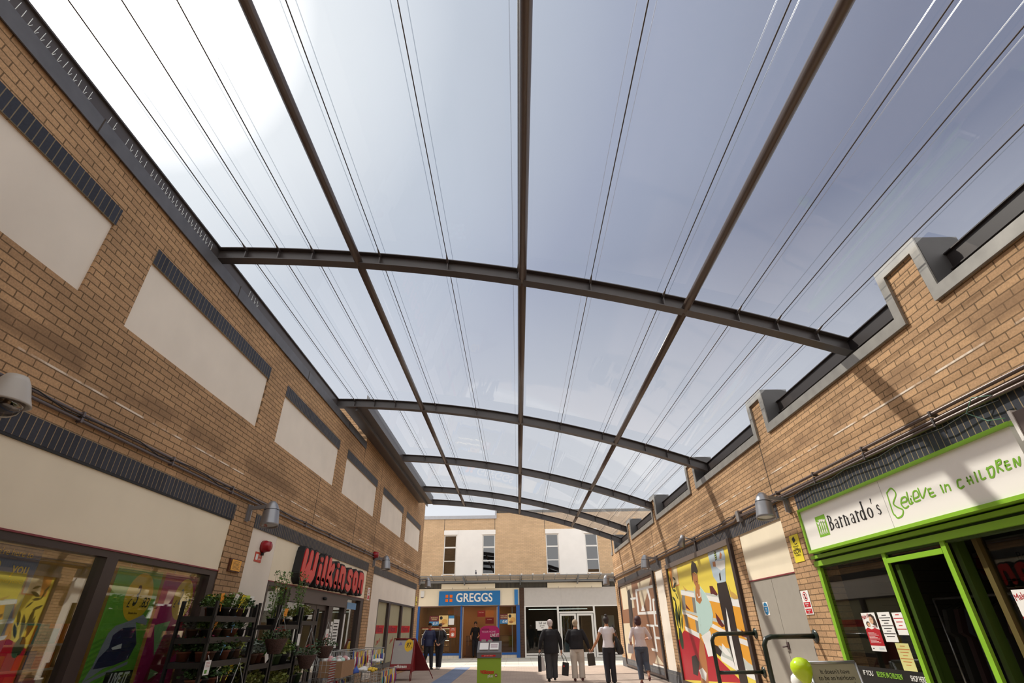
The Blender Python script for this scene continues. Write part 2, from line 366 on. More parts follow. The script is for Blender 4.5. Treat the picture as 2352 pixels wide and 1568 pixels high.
# soldier courses
s = MB()
for a, b in P_UP: s.box(-4.37, -4.355, a, b + .01, 5.23, 5.45)
struct(s.build('trim_5', MATS['soldier_high']))
s = MB()
for a, b in ((-2.0, 7.90), (8.58, 15.80), (16.45, 23.72)): s.box(-4.37, -4.354, a, b, 2.855, 3.075)
for a, b in ((2.0, 7.79), (8.40, 15.50), (16.03, 23.4)): s.box(4.254, 4.27, a, b, 2.845, 3.065)
struct(s.build('trim_6', MATS['soldier_side']))
s = MB(); s.box(4.252, 4.30, 10.5, 15.55, 0, .12); s.box(4.252, 4.30, 15.55, 24.1, 0, .30); s.box(4.252, 4.3, 10.15, 10.53, 0, .3); s.box(4.252, 4.3, 7.74, 8.4, 0, .3)
struct(s.build('trim_7', MATS['plinth_brick']))
# movement joints and edge angles
JM = mat('joint_dark', (.055, .04, .03), .8)
s = MB()
for y in (11.02, ): s.box(-4.362, -4.357, y, y + .014, 3.3, 4.33)
s.box(-4.362, -4.356, 13.94, 13.96, 3.1, 4.32); s.box(-4.362, -4.356, 13.94, 13.96, 5.46, 6.0); s.box(-4.362, -4.357, 16.05, 16.065, 3.1, 7.0)
for y in (8.42, 16.62): s.box(4.256, 4.262, y, y + .014, 3.08, 4.13)
struct(s.build('trim_8', JM))
# left coping
s = MB(); s.box(-4.62, -4.325, -6, 13.90, 5.96, 6.09)
s.box(-4.335, -4.32, -6, 13.90, 5.90, 6.09)
struct(s.build('trim_9', GALVD))
s = MB()
for y in (.5, 3.32, 6.3, 9.3, 12.2): s.box(-4.322, -4.316, y, y + .012, 5.90, 6.10)
struct(s.build('trim_10', JM))
# right coping following the raised blocks
s = MB()
ys = [-6] + [v for ab in MER for v in ab] + [24.1]
def cop(y0, y1, z0, z1): s.box(4.225, 4.56, y0, y1, z0, z1)
for k in range(0, len(ys) - 1, 2): cop(ys[k] - (.0), ys[k + 1], 4.14, 4.27)
for a, b in MER:
    cop(a, b, 4.76, 4.88); cop(a, a + .11, 4.14, 4.76); cop(b - .11, b, 4.14, 4.76)
struct(s.build('trim_11', GALV))
s = MB()
for a, b in MER: s.box(4.245, 4.69, a - .005, a + .006, 4.14, 4.875); s.box(4.245, 4.69, b - .006, b + .005, 4.14, 4.875); s.box(4.40, 4.69, a, b, 4.15, 4.87)
struct(s.build('trim_12', DARKM))
struct(bx('trim_13', (4.50, 4.54, -6, 24.1, 4.12, 4.44), BLACK))

struct(bx('ceiling_added_shade', (-4.06, 3.96, -9, 1.0, 4.6, 4.8), CREAM)); struct(bx('wall_added_end', (-9, 9, -9.2, -9, 0, 7), MATS['brick_box'])); struct(bx('wall_added_shade', (-4.3, 4.2, .8, 1.0, 4.8, 5.6), MATS['brick_box']))  # unseen roof and walls added to darken the near end
struct(bx('floor_near', (-9, 9, -9, -6, -.15, 0), MATS['paving']))
# upper infill panels
words = ['cream panel cut by the left edge of the frame, nearest on the upper left wall', 'long cream panel second along the upper left wall, above the shop window with posters', 'cream panel third along the upper left wall, above the big red shop name', 'cream panel fourth along the upper left wall, crossed above by the step in the roofline', 'cream panel fifth along the upper left wall, next but one to the far corner', 'cream panel at the far corner of the upper left wall, smallest in view']
for (a, b), wd in zip(P_UP, words):
    o = bx('infill_panel', (-4.44, -4.385, a - .01, b + .01, 4.32, 5.24), CREAM); tag(o, wd, 'wall panel', 'cream panels on the upper left wall')

# ------------------------------------------------------------------ floor
struct(bx('floor', (-9.5, 9.5, -6, 24.4, -.15, 0), MATS['paving']))
struct(bx('floor_street', (-30, 30, 24.4, 36, -.15, 0.0), MATS['paving_slab']))
struct(bx('trim_14', (-2.60, -2.0, -2, 24.3, -.01, .003), MATS['paving_blue']))
struct(bx('trim_15', (-6, 7, 24.9, 25.5, -.01, .003), mat('pale_kerb', (.62, .60, .55), .7, var=.05)))
struct(bx('trim_16', (-5.5, 6.4, 30.2, 31.0, -.01, .03), MATS['paving_slab']))

# ------------------------------------------------------------------ roof
def zt(x): return 5.926 - .197 * x - .020 * x * x
film = bpy.data.materials.new('roof_film'); film.use_nodes = True; t = film.node_tree; t.nodes.clear()
o_ = t.nodes.new('ShaderNodeOutputMaterial'); tr = t.nodes.new('ShaderNodeBsdfTransparent'); tr.inputs[0].default_value = (.86, .88, .90, 1)
tl = t.nodes.new('ShaderNodeBsdfTranslucent'); tl.inputs[0].default_value = (.9, .92, .95, 1); gl = t.nodes.new('ShaderNodeBsdfGlossy'); gl.inputs['Roughness'].default_value = .03; gl.inputs[0].default_value = (.9, .9, .9, 1)
m1 = t.nodes.new('ShaderNodeMixShader'); m2 = t.nodes.new('ShaderNodeMixShader'); m1.inputs[0].default_value = .08
lw = t.nodes.new('ShaderNodeLayerWeight'); pw = t.nodes.new('ShaderNodeMath'); pw.operation = 'POWER'; pw.inputs[1].default_value = 4; lw.inputs[0].default_value = .5
mr = t.nodes.new('ShaderNodeMapRange'); mr.inputs[3].default_value = .04; mr.inputs[4].default_value = .5
t.links.new(lw.outputs['Facing'], pw.inputs[0]); t.links.new(pw.outputs[0], mr.inputs[0]); t.links.new(mr.outputs[0], m2.inputs[0])
t.links.new(tr.outputs[0], m1.inputs[1]); t.links.new(tl.outputs[0], m1.inputs[2]); t.links.new(m1.outputs[0], m2.inputs[1]); t.links.new(gl.outputs[0], m2.inputs[2]); t.links.new(m2.outputs[0], o_.inputs[0])
MATS['roof_film'] = film
def film_sheet(name, x0, x1, y0, y1, n):
    s = MB(); xs = [x0 + (x1 - x0) * k / n for k in range(n + 1)]
    for k in range(n):
        a, b = xs[k], xs[k + 1]; s.poly(((a, y0, zt(a) + .02), (b, y0, zt(b) + .02), (b, y1, zt(b) + .02), (a, y1, zt(a) + .02)), 0, True)
    return struct(s.build(name, film))
s = MB()
def fs(x0, x1, y0, y1, n):
    xs = [x0 + (x1 - x0) * k / n for k in range(n + 1)]
    for k in range(n):
        a, b = xs[k], xs[k + 1]; s.poly(((a, y0, zt(a) + .02), (b, y0, zt(b) + .02), (b, y1, zt(b) + .02), (a, y1, zt(a) + .02)), 0, True)
fs(-4.46, 4.20, -6, 11.52, 30); fs(-3.72, 4.20, 11.52, 22.65, 28)
y_ = -6                                   # the edge strip stops short around each raised parapet block
for a, b_ in MER[:5]: fs(4.20, 4.474, y_, a * .955 - .03, 1); y_ = b_ + .02
fs(4.20, 4.474, y_, 22.65 * .95, 1)
struct(s.build('ceiling', film))

BEAMY = [5.79, 11.50, 16.05, 20.25, 22.60]
CX = [-4.02, -3.52, -3.0, -1.98, -.96, .08, 1.11, 2.11, 3.09, 3.58, 4.07]
names = ['nearest', 'second', 'third', 'fourth', 'farthest']
def arch(y, xa, xb, n=36):
    xs = [xa + (xb - xa) * k / n for k in range(n + 1)]
    def slab(s, h0, h1, y0, y1):
        for k in range(n):
            a, b = xs[k], xs[k + 1]
            A = [(a, y0, zt(a) + h0), (a, y0, zt(a) + h1), (a, y1, zt(a) + h1), (a, y1, zt(a) + h0)]
            B = [(b, y0, zt(b) + h0), (b, y0, zt(b) + h1), (b, y1, zt(b) + h1), (b, y1, zt(b) + h0)]
            for q in range(4): s.poly((A[q], A[(q + 1) % 4], B[(q + 1) % 4], B[q]))
            if k == 0: s.poly(A)
            if k == n - 1: s.poly(B)
    return slab
for i, y in enumerate(BEAMY):
    xa = -4.46 if i == 0 else (-4.46 if i == 1 else -3.72)
    t_ = thing('arched_beam', f'dark brown arched steel roof beam, {names[i]} of the five across the arcade', 'roof beam', (0, y, zt(0)), 'arched roof beams')
    sl = arch(y, xa, 4.47)
    s = MB(); sl(s, -.013, 0, y - .075, y + .075); s.build('top_flange', STEEL, t_)
    s = MB(); sl(s, -.21, -.195, y - .075, y + .075); s.build('bottom_flange', STEEL, t_)
    s = MB(); sl(s, -.196, -.012, y - .006, y + .006); wb = s.build('web', STEEL, t_)
    for cx in CX:
        if i >= 2 and cx < -3.3: continue
        s = MB(); s.box(cx - .007, cx + .007, y - .074, y + .074, zt(cx) - .2, zt(cx) - .01); s.build('stiffener', STEEL, wb)
# purlin tubes
for px, wd in ((-2.30, 'leftmost of the three long round purlin tubes under the roof'), (.14, 'middle one of the three long round purlin tubes, above the centre of the arcade'), (2.40, 'rightmost of the three long round purlin tubes under the roof')):
    s = MB(); z = zt(px) - .155; yy = [-6] + BEAMY
    for k in range(5):
        s.tube([(px, yy[k] + (.02 if k else 0), z), (px, yy[k + 1] - .02, z)], .057, 16)
    o = s.build('purlin_tube', mat('tube_brown', (.11, .078, .062), .33, .1)); tag(o, wd, 'roof purlin', 'long round tubes under the roof')
    for y in BEAMY[:4]:
        q = MB(); q.box(px - .008, px + .008, y - .11, y + .11, z - .045, z + .045); q.build('end_plate', STEEL, o)
# tension cables
CAB = mat('cable_steel', (.10, .085, .08), .4, .5)
cw = ['first cable from the left gutter', 'second cable from the left gutter', 'third cable from the left, left of the left tube', 'cable just right of the left tube', 'cable midway between the left and middle tubes', 'cable running tight beside the middle tube', 'cable right of the middle tube', 'cable just left of the right tube', 'cable just right of the right tube', 'second cable from the right gutter', 'cable nearest the right gutter']
for cx, wd in zip(CX, cw):
    t_ = thing('roof_cable', f'thin steel roof cable, {wd}'[:200], 'cable', (cx, 5.79, zt(cx)), 'thin cables along the roof')
    z = zt(cx) - .035
    last = 2 if cx < -3.3 else 5
    s = MB(); yy = [-6] + BEAMY[:last]
    for k in range(last): s.tube([(cx, yy[k] + (.06 if k else 0), z), (cx, yy[k + 1] - .06, z)], .0065, 6)
    cb = s.build('cable', CAB, t_)
    for y in BEAMY[:min(last, 4)]:
        for sg in (-1, 1):
            if y == BEAMY[last - 1] and sg > 0: continue
            q = MB(); q.tube([(cx, y + sg * .05, z - .03), (cx, y + sg * .09, z - .012), (cx, y + sg * .22, z)], [.020, .019, .007], 8); q.build('cable_end', CAB, cb)
# clear clamping strips either side of the cables
STR = glass('film_strip', (.93, .94, .95), base=.06, top=.5, rough=.1)
SEAM = glass('seam_bead', (.82, .84, .86), base=.1, top=.5, rough=.2)
for cx, wd in zip(CX, cw):
    last = 11.45 if cx < -3.3 else 22.6
    s = MB()
    for dx in (-.075, .075): s.box(cx + dx - .004, cx + dx + .004, -6, last, zt(cx + dx) + .008, zt(cx + dx) + .012)
    o = s.build('film_seam', SEAM); tag(o, 'roof film seam beside the ' + wd, 'roof seam', 'pale seams of the roof film')
# eaves channels
s = MB(); s.box(-4.50, -4.46, -6, 11.55, 6.09, 6.42); s.box(-4.50, -4.40, -6, 11.55, 6.09, 6.11); s.box(-4.50, -4.43, -6, 11.55, 6.40, 6.42)
o = s.build('eaves_channel', STEEL); tag(o, 'long dark steel eaves channel along the top of the near left wall', 'eaves channel')
s = MB(); s.box(-3.98, -3.94, 11.5, 22.65, 6.10, 6.40); s.box(-3.98, -3.72, 11.5, 22.65, 6.20, 6.225); s.box(-3.74, -3.72, 11.5, 22.65, 6.20, 6.52)
s.box(-4.36, -3.94, 11.5, 22.65, 6.26, 6.28)
o = s.build('eaves_channel', STEEL); tag(o, 'dark brown gutter channel along the taller far left wall', 'eaves channel')
s = MB(); s.box(4.474, 4.49, -6, 22.65, 4.44, 4.65); s.box(4.44, 4.49, -6, 22.65, 4.44, 4.452); s.box(4.45, 4.49, -6, 22.65, 4.638, 4.65)
o = s.build('eaves_channel', mat('channel_dark', (.022, .016, .016), .5)); tag(o, 'dark steel eaves channel behind the right parapet', 'eaves channel')
# bird spikes on the left coping
SP = mat('spike_plastic', (.85, .88, .85), .35)
runs = [(1.2, 3.10, 30), (3.38, 3.46, 2), (3.66, 3.98, 5), (4.10, 5.45, 20), (6.6, 6.9, 4)]
for (a, b, n), wd in zip(runs, ('long row of clear bird spikes nearest the camera on the left coping', 'two lone bird spikes in the gap on the left coping', 'short row of five bird spikes on the left coping', 'row of dense bird spikes on the left coping just before the first beam', 'few bird spikes on the left coping beyond the first beam')):
    s = MB(); s.box(-4.352, -4.342, a - .02, b + .02, 6.09, 6.096)
    for k in range(n):
        y = a + (b - a) * k / max(n - 1, 1)
        s.tube([(-4.347, y, 6.09), (-4.345 + random.uniform(-.01, .01), y + random.uniform(-.006, .006), 6.225)], [.0036, .0022], 5)
        if random.random() < .75: s.tube([(-4.347, y, 6.093), (-4.342, y + .022, 6.16)], [.0036, .002], 5)
    o = s.build('bird_spikes', SP); tag(o, wd, 'bird spikes', 'bird spikes on the left coping')
M1={
'orange1': [(15.31,2.78),(14.48,2.78),(14.5,2.29),(15.31,2.27)],
'paint': [(14.99,2.78),(14.5,2.77),(14.55,2.32),(15.1,2.31)],
'orange': [(14.49,2.08),(10.65,1.65),(10.69,0.69),(12.37,0.83),(14.78,1.27)],
'sA': [(14.48,2.17),(12.2,1.91),(10.63,1.77),(10.66,1.64),(12.26,1.82),(14.5,2.07)],
'sAg': [(14.38,2.18),(12.16,1.97),(10.64,1.79),(10.63,1.76),(12.21,1.9),(14.49,2.15)],
'sBg': [(14.62,1.74),(11.64,1.43),(10.61,1.18),(10.61,1.1),(11.68,1.36),(14.65,1.69)],
'sB': [(14.65,1.69),(12.52,1.4),(11.16,1.15),(10.59,1.1),(10.63,1.0),(11.26,1.07),(12.58,1.32),(14.64,1.63)],
'sC': [(14.63,1.36),(13.57,1.21),(13.58,1.07),(14.6,1.27)],
'sDg': [(12.39,1.0),(11.46,0.93),(10.97,0.76),(10.64,0.7),(10.63,0.57),(12.39,0.81)],
'sD': [(12.41,0.82),(11.49,0.71),(10.64,0.56),(10.67,0.48),(11.57,0.58),(12.38,0.72)],
'v1': [(14.46,2.06),(14.2,2.03),(14.31,1.69),(14.56,1.73)],
'v2': [(13.64,1.97),(13.38,1.94),(13.48,1.59),(13.7,1.62)],
'v3': [(14.51,1.62),(14.26,1.6),(14.32,1.31),(14.55,1.36)],
'v4': [(13.7,1.49),(13.45,1.45),(13.48,1.2),(13.71,1.23)],
'red': [(14.74,1.27),(13.63,1.11),(12.44,0.72),(11.43,0.41),(15.5,0.13),(15.38,1.04)],
'pot': [(15.46,1.18),(15.05,1.3),(14.95,0.98),(15.16,0.9),(15.35,0.95)],
'pl1': [(15.37,2.43),(14.97,2.49),(14.76,2.34),(15.06,2.26),(15.31,2.27)],
'pl2': [(15.14,2.14),(14.86,2.18),(14.74,2.09),(15.1,1.96),(15.41,1.8),(15.15,1.97)],
'pl3': [(15.4,1.51),(15.16,1.72),(14.81,1.81),(14.53,1.66),(14.7,1.62),(14.78,1.71),(14.77,1.3),(14.97,1.27),(14.93,1.48),(15.17,1.25),(15.4,1.2),(15.29,1.44)],
'hair': [(13.15,2.73),(12.92,2.65),(12.85,2.48),(12.94,2.42),(13.11,2.49),(13.28,2.46),(13.37,2.28),(13.36,2.46),(13.27,2.64)],
'face': [(13.25,2.49),(12.92,2.41),(12.98,2.23),(13.12,2.16),(13.23,2.2),(13.33,2.33)],
'neck': [(13.19,2.19),(12.92,2.21),(12.94,1.87),(13.11,1.8),(13.34,1.88),(13.33,2.02)],
'dress': [(13.37,2.19),(13.29,2.01),(13.33,1.87),(13.12,1.8),(12.92,1.87),(12.89,2.16),(12.62,2.0),(12.39,1.76),(12.36,1.57),(12.53,1.39),(12.85,1.26),(13.34,1.15),(13.45,1.21),(13.31,1.38),(13.48,1.59),(13.44,1.8)],
'arm': [(13.45,1.55),(13.26,1.54),(13.4,1.21),(13.55,1.21)],
'neckl': [(13.18,2.03),(13.13,1.95),(13.01,1.96),(12.94,2.1),(12.9,2.1),(12.98,1.94),(13.13,1.92),(13.21,2.01)],
'skirt': [(13.42,1.15),(12.77,1.27),(12.73,1.18),(12.83,0.79),(13.19,0.76),(13.27,0.97)],
'legs': [(13.54,1.13),(13.34,1.01),(13.37,0.58),(13.49,0.25),(14.04,0.21),(13.87,0.75)],
'seat': [(14.46,0.71),(14.1,0.76),(13.91,0.61),(14.21,0.33),(14.55,0.35)],
'bag': [(14.05,0.46),(13.75,0.52),(13.51,0.43),(13.65,0.27),(13.92,0.31)],
'shirt': [(11.97,2.76),(11.59,2.77),(11.03,2.74),(11.0,2.58),(11.14,2.35),(11.23,2.14),(11.68,2.12),(11.78,2.19),(11.9,2.28)],
'sleeve': [(11.59,2.55),(11.07,2.52),(11.12,2.38),(11.38,2.35),(11.61,2.45)],
'tie': [(11.57,2.75),(11.46,2.75),(11.46,2.58),(11.59,2.56)],
'tie2': [(11.53,2.3),(11.44,2.33),(11.47,2.18),(11.56,2.17)],
'hand': [(11.23,2.7),(11.14,2.64),(11.23,2.56),(11.33,2.58)],
'hand2': [(11.77,2.56),(11.6,2.55),(11.63,2.45),(11.78,2.47)],
'trou': [(11.76,2.14),(11.23,2.13),(11.16,1.75),(11.18,1.3),(11.17,0.43),(11.56,0.4),(11.62,0.93),(11.51,1.71),(11.57,1.37),(11.53,0.61),(11.66,0.62),(11.8,1.1),(11.8,1.46),(11.82,1.86)],
'h1': [(12.26,2.12),(12.07,2.11),(11.85,1.94),(11.91,1.91),(12.13,1.96),(12.27,1.96)],
'h2': [(12.2,1.6),(11.99,1.48),(11.81,1.35),(11.97,1.33),(12.14,1.39),(12.21,1.47)],
'h3': [(14.25,1.85),(13.94,1.7),(14.25,1.75)],
'h4': [(13.31,1.61),(13.02,1.55),(13.28,1.54)],
'h5': [(11.15,2.07),(11.09,1.95),(10.94,1.91),(10.73,1.81),(10.99,1.8),(11.14,1.85)],
'h6': [(12.15,1.04),(11.78,0.85),(11.81,0.81),(12.07,0.84),(12.22,0.9)],
'h7': [(10.95,1.29),(10.75,1.18),(10.81,1.16),(11.02,1.18)],
'h8': [(14.23,2.26),(13.88,2.13),(14.09,2.13)],
'stool': [(12.71,1.01),(12.44,0.98),(12.25,0.89),(12.4,0.79),(12.67,0.86)],
}
M2={
'c1': [(22.91,2.83),(20.64,2.84),(20.55,1.97),(22.76,1.96)],
'c2': [(19.56,2.7),(18.51,2.73),(17.46,2.73),(18.34,2.29),(19.31,1.81),(19.5,2.35)],
'c3': [(23.13,1.49),(21.54,1.49),(21.45,0.77),(22.75,0.14),(23.32,0.55)],
'trunk': [(21.53,2.56),(21.09,2.61),(20.87,2.29),(20.98,1.75),(21.45,1.13),(21.78,1.43)],
'b1': [(20.03,2.53),(17.13,2.5),(17.12,2.42),(19.95,2.46)],
'b2': [(20.12,1.81),(17.28,1.78),(17.27,1.69),(20.05,1.73)],
'v1': [(20.07,2.53),(19.78,2.53),(19.83,1.73),(20.09,1.73)],
'v2': [(17.68,2.12),(17.48,2.12),(17.65,1.38),(17.85,1.38)],
'b3': [(17.68,2.12),(17.19,2.12),(17.2,2.06),(17.7,2.05)],
'b4': [(17.83,1.42),(17.27,1.4),(17.28,1.35),(17.84,1.37)],
'b5': [(18.93,1.43),(17.89,1.41),(17.89,0.69),(18.63,0.7),(18.68,0.77),(18.1,0.76),(18.09,1.35),(18.94,1.38)],
'shoe': [(18.32,2.44),(18.03,2.42),(17.86,2.13),(17.96,1.8),(18.22,1.8),(18.06,2.09)],
'sh2': [(19.14,2.02),(18.88,1.82),(19.51,1.83)],
'b6': [(17.99,1.1),(17.17,1.08),(17.17,1.02),(17.99,1.03)],
'b7': [(21.09,2.31),(20.12,2.29),(20.15,2.22),(21.07,2.24)],
'b8': [(18.75,0.35),(17.18,0.34),(17.19,0.28),(18.77,0.29)],
'g1': [(18.04,0.61),(17.33,0.38),(18.47,0.37)],
}
P1={
'iron': [(6.73,1.55),(6.84,1.49),(6.84,1.44),(6.64,1.47),(6.77,1.25),(6.71,1.1),(6.36,1.03),(6.11,0.92),(6.18,1.06),(6.2,1.15),(6.22,1.25),(6.25,1.36),(6.32,1.43),(6.56,1.49)],
'ironblk': [(6.66,1.42),(6.77,1.25),(6.71,1.1),(6.49,1.05),(6.2,1.03),(6.23,1.13),(6.33,1.22),(6.33,1.34),(6.45,1.41)],
'irong': [(6.52,1.4),(6.5,1.36),(6.37,1.26),(6.35,1.33)],
'ironw': [(6.37,1.22),(6.52,1.26),(6.53,1.21),(6.4,1.2)],
'soleg': [(6.11,0.92),(6.36,0.99),(6.72,1.08),(6.72,1.05),(6.38,0.96),(6.19,0.91)],
'tri1': [(7.0,1.44),(7.3,1.49),(7.17,1.11)],
'tri2': [(7.18,0.98),(7.36,0.93),(7.18,0.86)],
'tri3': [(7.49,1.52),(7.62,1.51),(7.65,1.45)],
'redm': [(7.29,1.4),(7.77,1.62),(7.77,1.35),(7.59,1.1),(7.27,0.84),(7.1,0.85)],
}
HW= [[(5.66,2.61),(5.57,2.64),(5.53,2.57),(5.62,2.49),(5.58,2.44),(5.52,2.4),(5.56,2.35),(5.64,2.34),(5.66,2.37)],[(5.66,2.61),(5.68,2.41),(5.66,2.37)],[(5.5,2.47),(5.42,2.47),(5.41,2.51),(5.47,2.51),(5.51,2.46),(5.48,2.41),(5.42,2.42)],[(5.37,2.55),(5.39,2.44),(5.34,2.44)],[(5.35,2.48),(5.36,2.44)],[(5.33,2.5),(5.33,2.5)],[(5.3,2.47),(5.23,2.48),(5.23,2.53),(5.28,2.53),(5.31,2.47),(5.3,2.44),(5.23,2.44)],[(5.2,2.55),(5.19,2.45),(5.1,2.53)],[(5.08,2.51),(5.04,2.51)],[(5.08,2.51),(5.08,2.44),(5.02,2.44)],[(5.08,2.47),(5.03,2.47)],[(4.91,2.51),(4.91,2.44)],[(4.86,2.5),(4.88,2.44)],[(4.86,2.49),(4.82,2.49),(4.82,2.44)],[(4.66,2.5),(4.7,2.5),(4.72,2.45),(4.7,2.43),(4.66,2.44)],[(4.59,2.5),(4.59,2.44)],[(4.55,2.5),(4.55,2.44)],[(4.6,2.47),(4.55,2.47)],[(4.49,2.52),(4.5,2.44)],[(4.44,2.52),(4.45,2.45),(4.41,2.45)],[(4.35,2.52),(4.36,2.44)],[(4.36,2.51),(4.3,2.52),(4.3,2.48),(4.33,2.44),(4.36,2.44)],[(4.24,2.55),(4.27,2.46)],[(4.24,2.54),(4.2,2.55),(4.21,2.52),(4.25,2.51),(4.22,2.46)],[(4.17,2.52),(4.18,2.46),(4.14,2.46)],[(4.17,2.52),(4.14,2.52)],[(4.18,2.49),(4.14,2.49)],[(4.1,2.46),(4.08,2.52),(4.06,2.46),(4.03,2.52)]]
# ------------------------------------------------------------------ left shop (large store)
OCH = mat('shop_wall_ochre', (.55, .37, .10), .8, var=.1); SHC = mat('shop_ceiling', (.50, .42, .28), .8); SHF = mat('shop_floor', (.35, .28, .2), .4)
TUBE = mat('fluorescent', (1.0, .86, .58), emit=9.0)
def room(nm, x0, x1, y0, y1, h, mw, mc, mf):
    s = MB(); s.box(x0 - .05, x0, y0, y1, .01, h, 0); s.box(x0, x1, y0 - .05, y0, .01, h, 0); s.box(x0, x1, y1, y1 + .05, .01, h, 0); s.box(x0, x1, y0, y1, h, h + .05, 1); s.box(x0, x1, y0, y1, .005, .012, 2)
    return struct(s.build(nm, [mw, mc, mf]))
room('wall_shop_left', -9.2, -4.67, -2.2, 8.2, 2.35, OCH, SHC, SHF)
room('wall_shop_entrance', -9.2, -4.67, 9.3, 16.0, 2.35, mat('entrance_wall', (.42, .35, .24), .8), SHC, SHF)
k = 0
tl = [(-5.6, 3.0), (-5.6, 5.0), (-5.6, 6.9), (-6.9, 3.6), (-6.9, 6.0), (-8.2, 4.4), (-8.2, 6.6), (-5.9, 11.2), (-5.9, 14.2), (-7.6, 12.5)]
for (x, y) in tl:
    t_ = thing('ceiling_light', ('strip light on the shop ceiling behind the poster window, ' if y < 9 else 'strip light on the ceiling inside the shop entrance, ') + f'{["nearest the glass", "second row in", "deepest row"][0 if x > -6 else (1 if x > -8 else 2)]}, {"nearer end" if y < 4.5 or 9 < y < 12 else "farther end" if y > 6.4 or y > 13 else "middle"}', 'strip light', (x, y, 2.30), 'strip lights inside the left shop')
    s = MB(); s.box(x - .07, x + .07, y - .62, y + .62, 2.30, 2.35); hs_ = s.build('housing', WHITEP, t_)
    s = MB(); s.tube([(x, y - .6, 2.275), (x, y + .6, 2.275)], .02, 8); s.build('tube', TUBE, hs_)
def shelf_unit(x0, x1, y0, y1, zt_, lab, cols):
    t_ = thing('shop_shelving', lab, 'shelving', ((x0 + x1) / 2, (y0 + y1) / 2, 0))
    s = MB(); s.box(x0, x0 + .03, y0, y1, 0.013, zt_)
    n = 5
    for q in range(n): z = .12 + (zt_ - .15) * q / (n - 1) * .82; s.box(x0 + .03, x1, y0, y1, z, z + .025)
    s.build('frame', WHITEP, t_)
    s = MB()
    for q in range(n):
        z = .12 + (zt_ - .15) * q / (n - 1) * .82 + .025; y = y0 + .03
        while y < y1 - .15:
            w_ = random.uniform(.08, .2); h = random.uniform(.12, .24); s.box(x0 + .06, x1 - .04, y, y + w_ - .01, z, z + h, random.randrange(len(cols))); y += w_
    o = s.build('stock', cols, t_); o['kind'] = 'stuff'
pc = [mat('pack_' + n, c, .5) for n, c in (('red', (.6, .05, .04)), ('yellow', (.75, .5, .05)), ('white', (.7, .7, .65)), ('orange', (.8, .28, .03)), ('teal', (.08, .35, .35)), ('brown', (.3, .16, .07)), ('green', (.1, .35, .08)), ('blue', (.05, .12, .4)))]
shelf_unit(-8.9, -8.4, 1.0, 3.9, 1.7, 'stocked shelving deep inside the poster window shop, nearer run', pc)
shelf_unit(-8.9, -8.4, 4.3, 7.8, 1.7, 'stocked shelving deep inside the poster window shop, farther run', pc)
shelf_unit(-6.7, -6.2, 5.9, 7.9, 1.5, 'low stocked shelving behind the hanging posters', pc)
shelf_unit(-8.7, -8.2, 9.8, 15.5, 1.8, 'stocked shelving seen through the left shop entrance', pc)
# shop window with posters
t_ = thing('shop_window', 'wide brown framed shop window with posters under a long cream board at far left', 'shop window', (-4.40, 3, .3))
s = MB()
s.box(-4.46, -4.37, -2, 7.87, 2.06, 2.14); s.box(-4.46, -4.37, -2, 7.87, .30, .42)
for a, b in ((-2, -1.85), (.6, .78), (3.05, 3.23), (5.67, 5.84), (7.70, 7.87)): s.box(-4.50, -4.37, a, b, .42, 2.06)
s.build('frame', BROWNF, t_)
for a, b in ((-1.85, .6), (.78, 3.05), (3.23, 5.67), (5.84, 7.70)): bx('pane', (-4.445, -4.437, a, b, .42, 2.06), GLASS, t_)
o = bx('fascia_board', (-4.42, -4.375, -2, 7.87, 2.14, 2.857), CREAM2); tag(o, 'long blank cream fascia board above the poster window at far left', 'fascia board')
bx('trim_17', (-4.40, -4.356, -2, 7.87, 2.125, 2.14), mat('maroon_edge', (.22, .03, .04), .5))['kind'] = 'structure'
bx('trim_18', (-4.40, -4.356, -2, 7.87, 2.832, 2.856), BLACK)['kind'] = 'structure'
# hanging posters
PX = lambda u, v, c=0: (-4.50 + c, u, v)
PG = mat('poster_green', (.16, .42, .035), .5); PG2 = mat('poster_green_dark', (.10, .30, .025), .5); PM = mat('poster_magenta', (.50, .015, .14), .5); PY = mat('poster_yellow', (.80, .50, .02), .5)
PW = mat('poster_white', (.75, .75, .72), .5); PGY = mat('poster_grey', (.30, .31, .36), .5); PNV = mat('poster_navy', (.03, .03, .08), .5); PRD = mat('poster_deep_red', (.28, .01, .03), .5); PLG = mat('poster_pale_green', (.30, .55, .20), .5)
def ell(cu, cv, ru, rv, sh=0, n=28): return [(cu + ru * math.cos(2 * math.pi * k / n) + sh * rv * math.sin(2 * math.pi * k / n), cv + rv * math.sin(2 * math.pi * k / n)) for k in range(n)]
t_ = thing('hanging_poster', 'green hanging poster with a steam iron, yellow price oval and LIVE IT lettering', 'poster', (-4.5, 6.46, .75), 'posters hanging in the left shop window')
s = MB(); s.prism(PX, [(6.07, .62), (6.87, .62), (6.87, 2.02), (6.07, 2.02)], -.004, 0, 0)
for k in range(12): v = .64 + k * .055; s.prism(PX, [(6.07, v), (6.40, v + .12), (6.40, v + .145), (6.07, v + .025)], 0, .0006, 1)
s.prism(PX, ell(6.55, 1.73, .235, .255), 0, .0012, 2)
for k, m_ in (('iron', 3), ('ironblk', 4), ('irong', 0), ('ironw', 5), ('soleg', 3)): s.prism(PX, [(a, max(b, .63)) for a, b in P1[k]], .0012, .0016 + .0003 * m_, m_)
s.build('sheet', [PG, PG2, PY, PGY, PNV, PW], t_)
text('£', PX, 6.41, 1.655, .13, BLKT, 'lettering', t_, .8, c=.003, th=.001, shear=.2); text('3', PX, 6.51, 1.73, .30, BLKT, 'lettering', t_, .55, .004, c=.003, th=.001, shear=.15); text('.83', PX, 6.68, 1.67, .15, BLKT, 'lettering', t_, .8, .001, c=.003, th=.001, shear=.2)
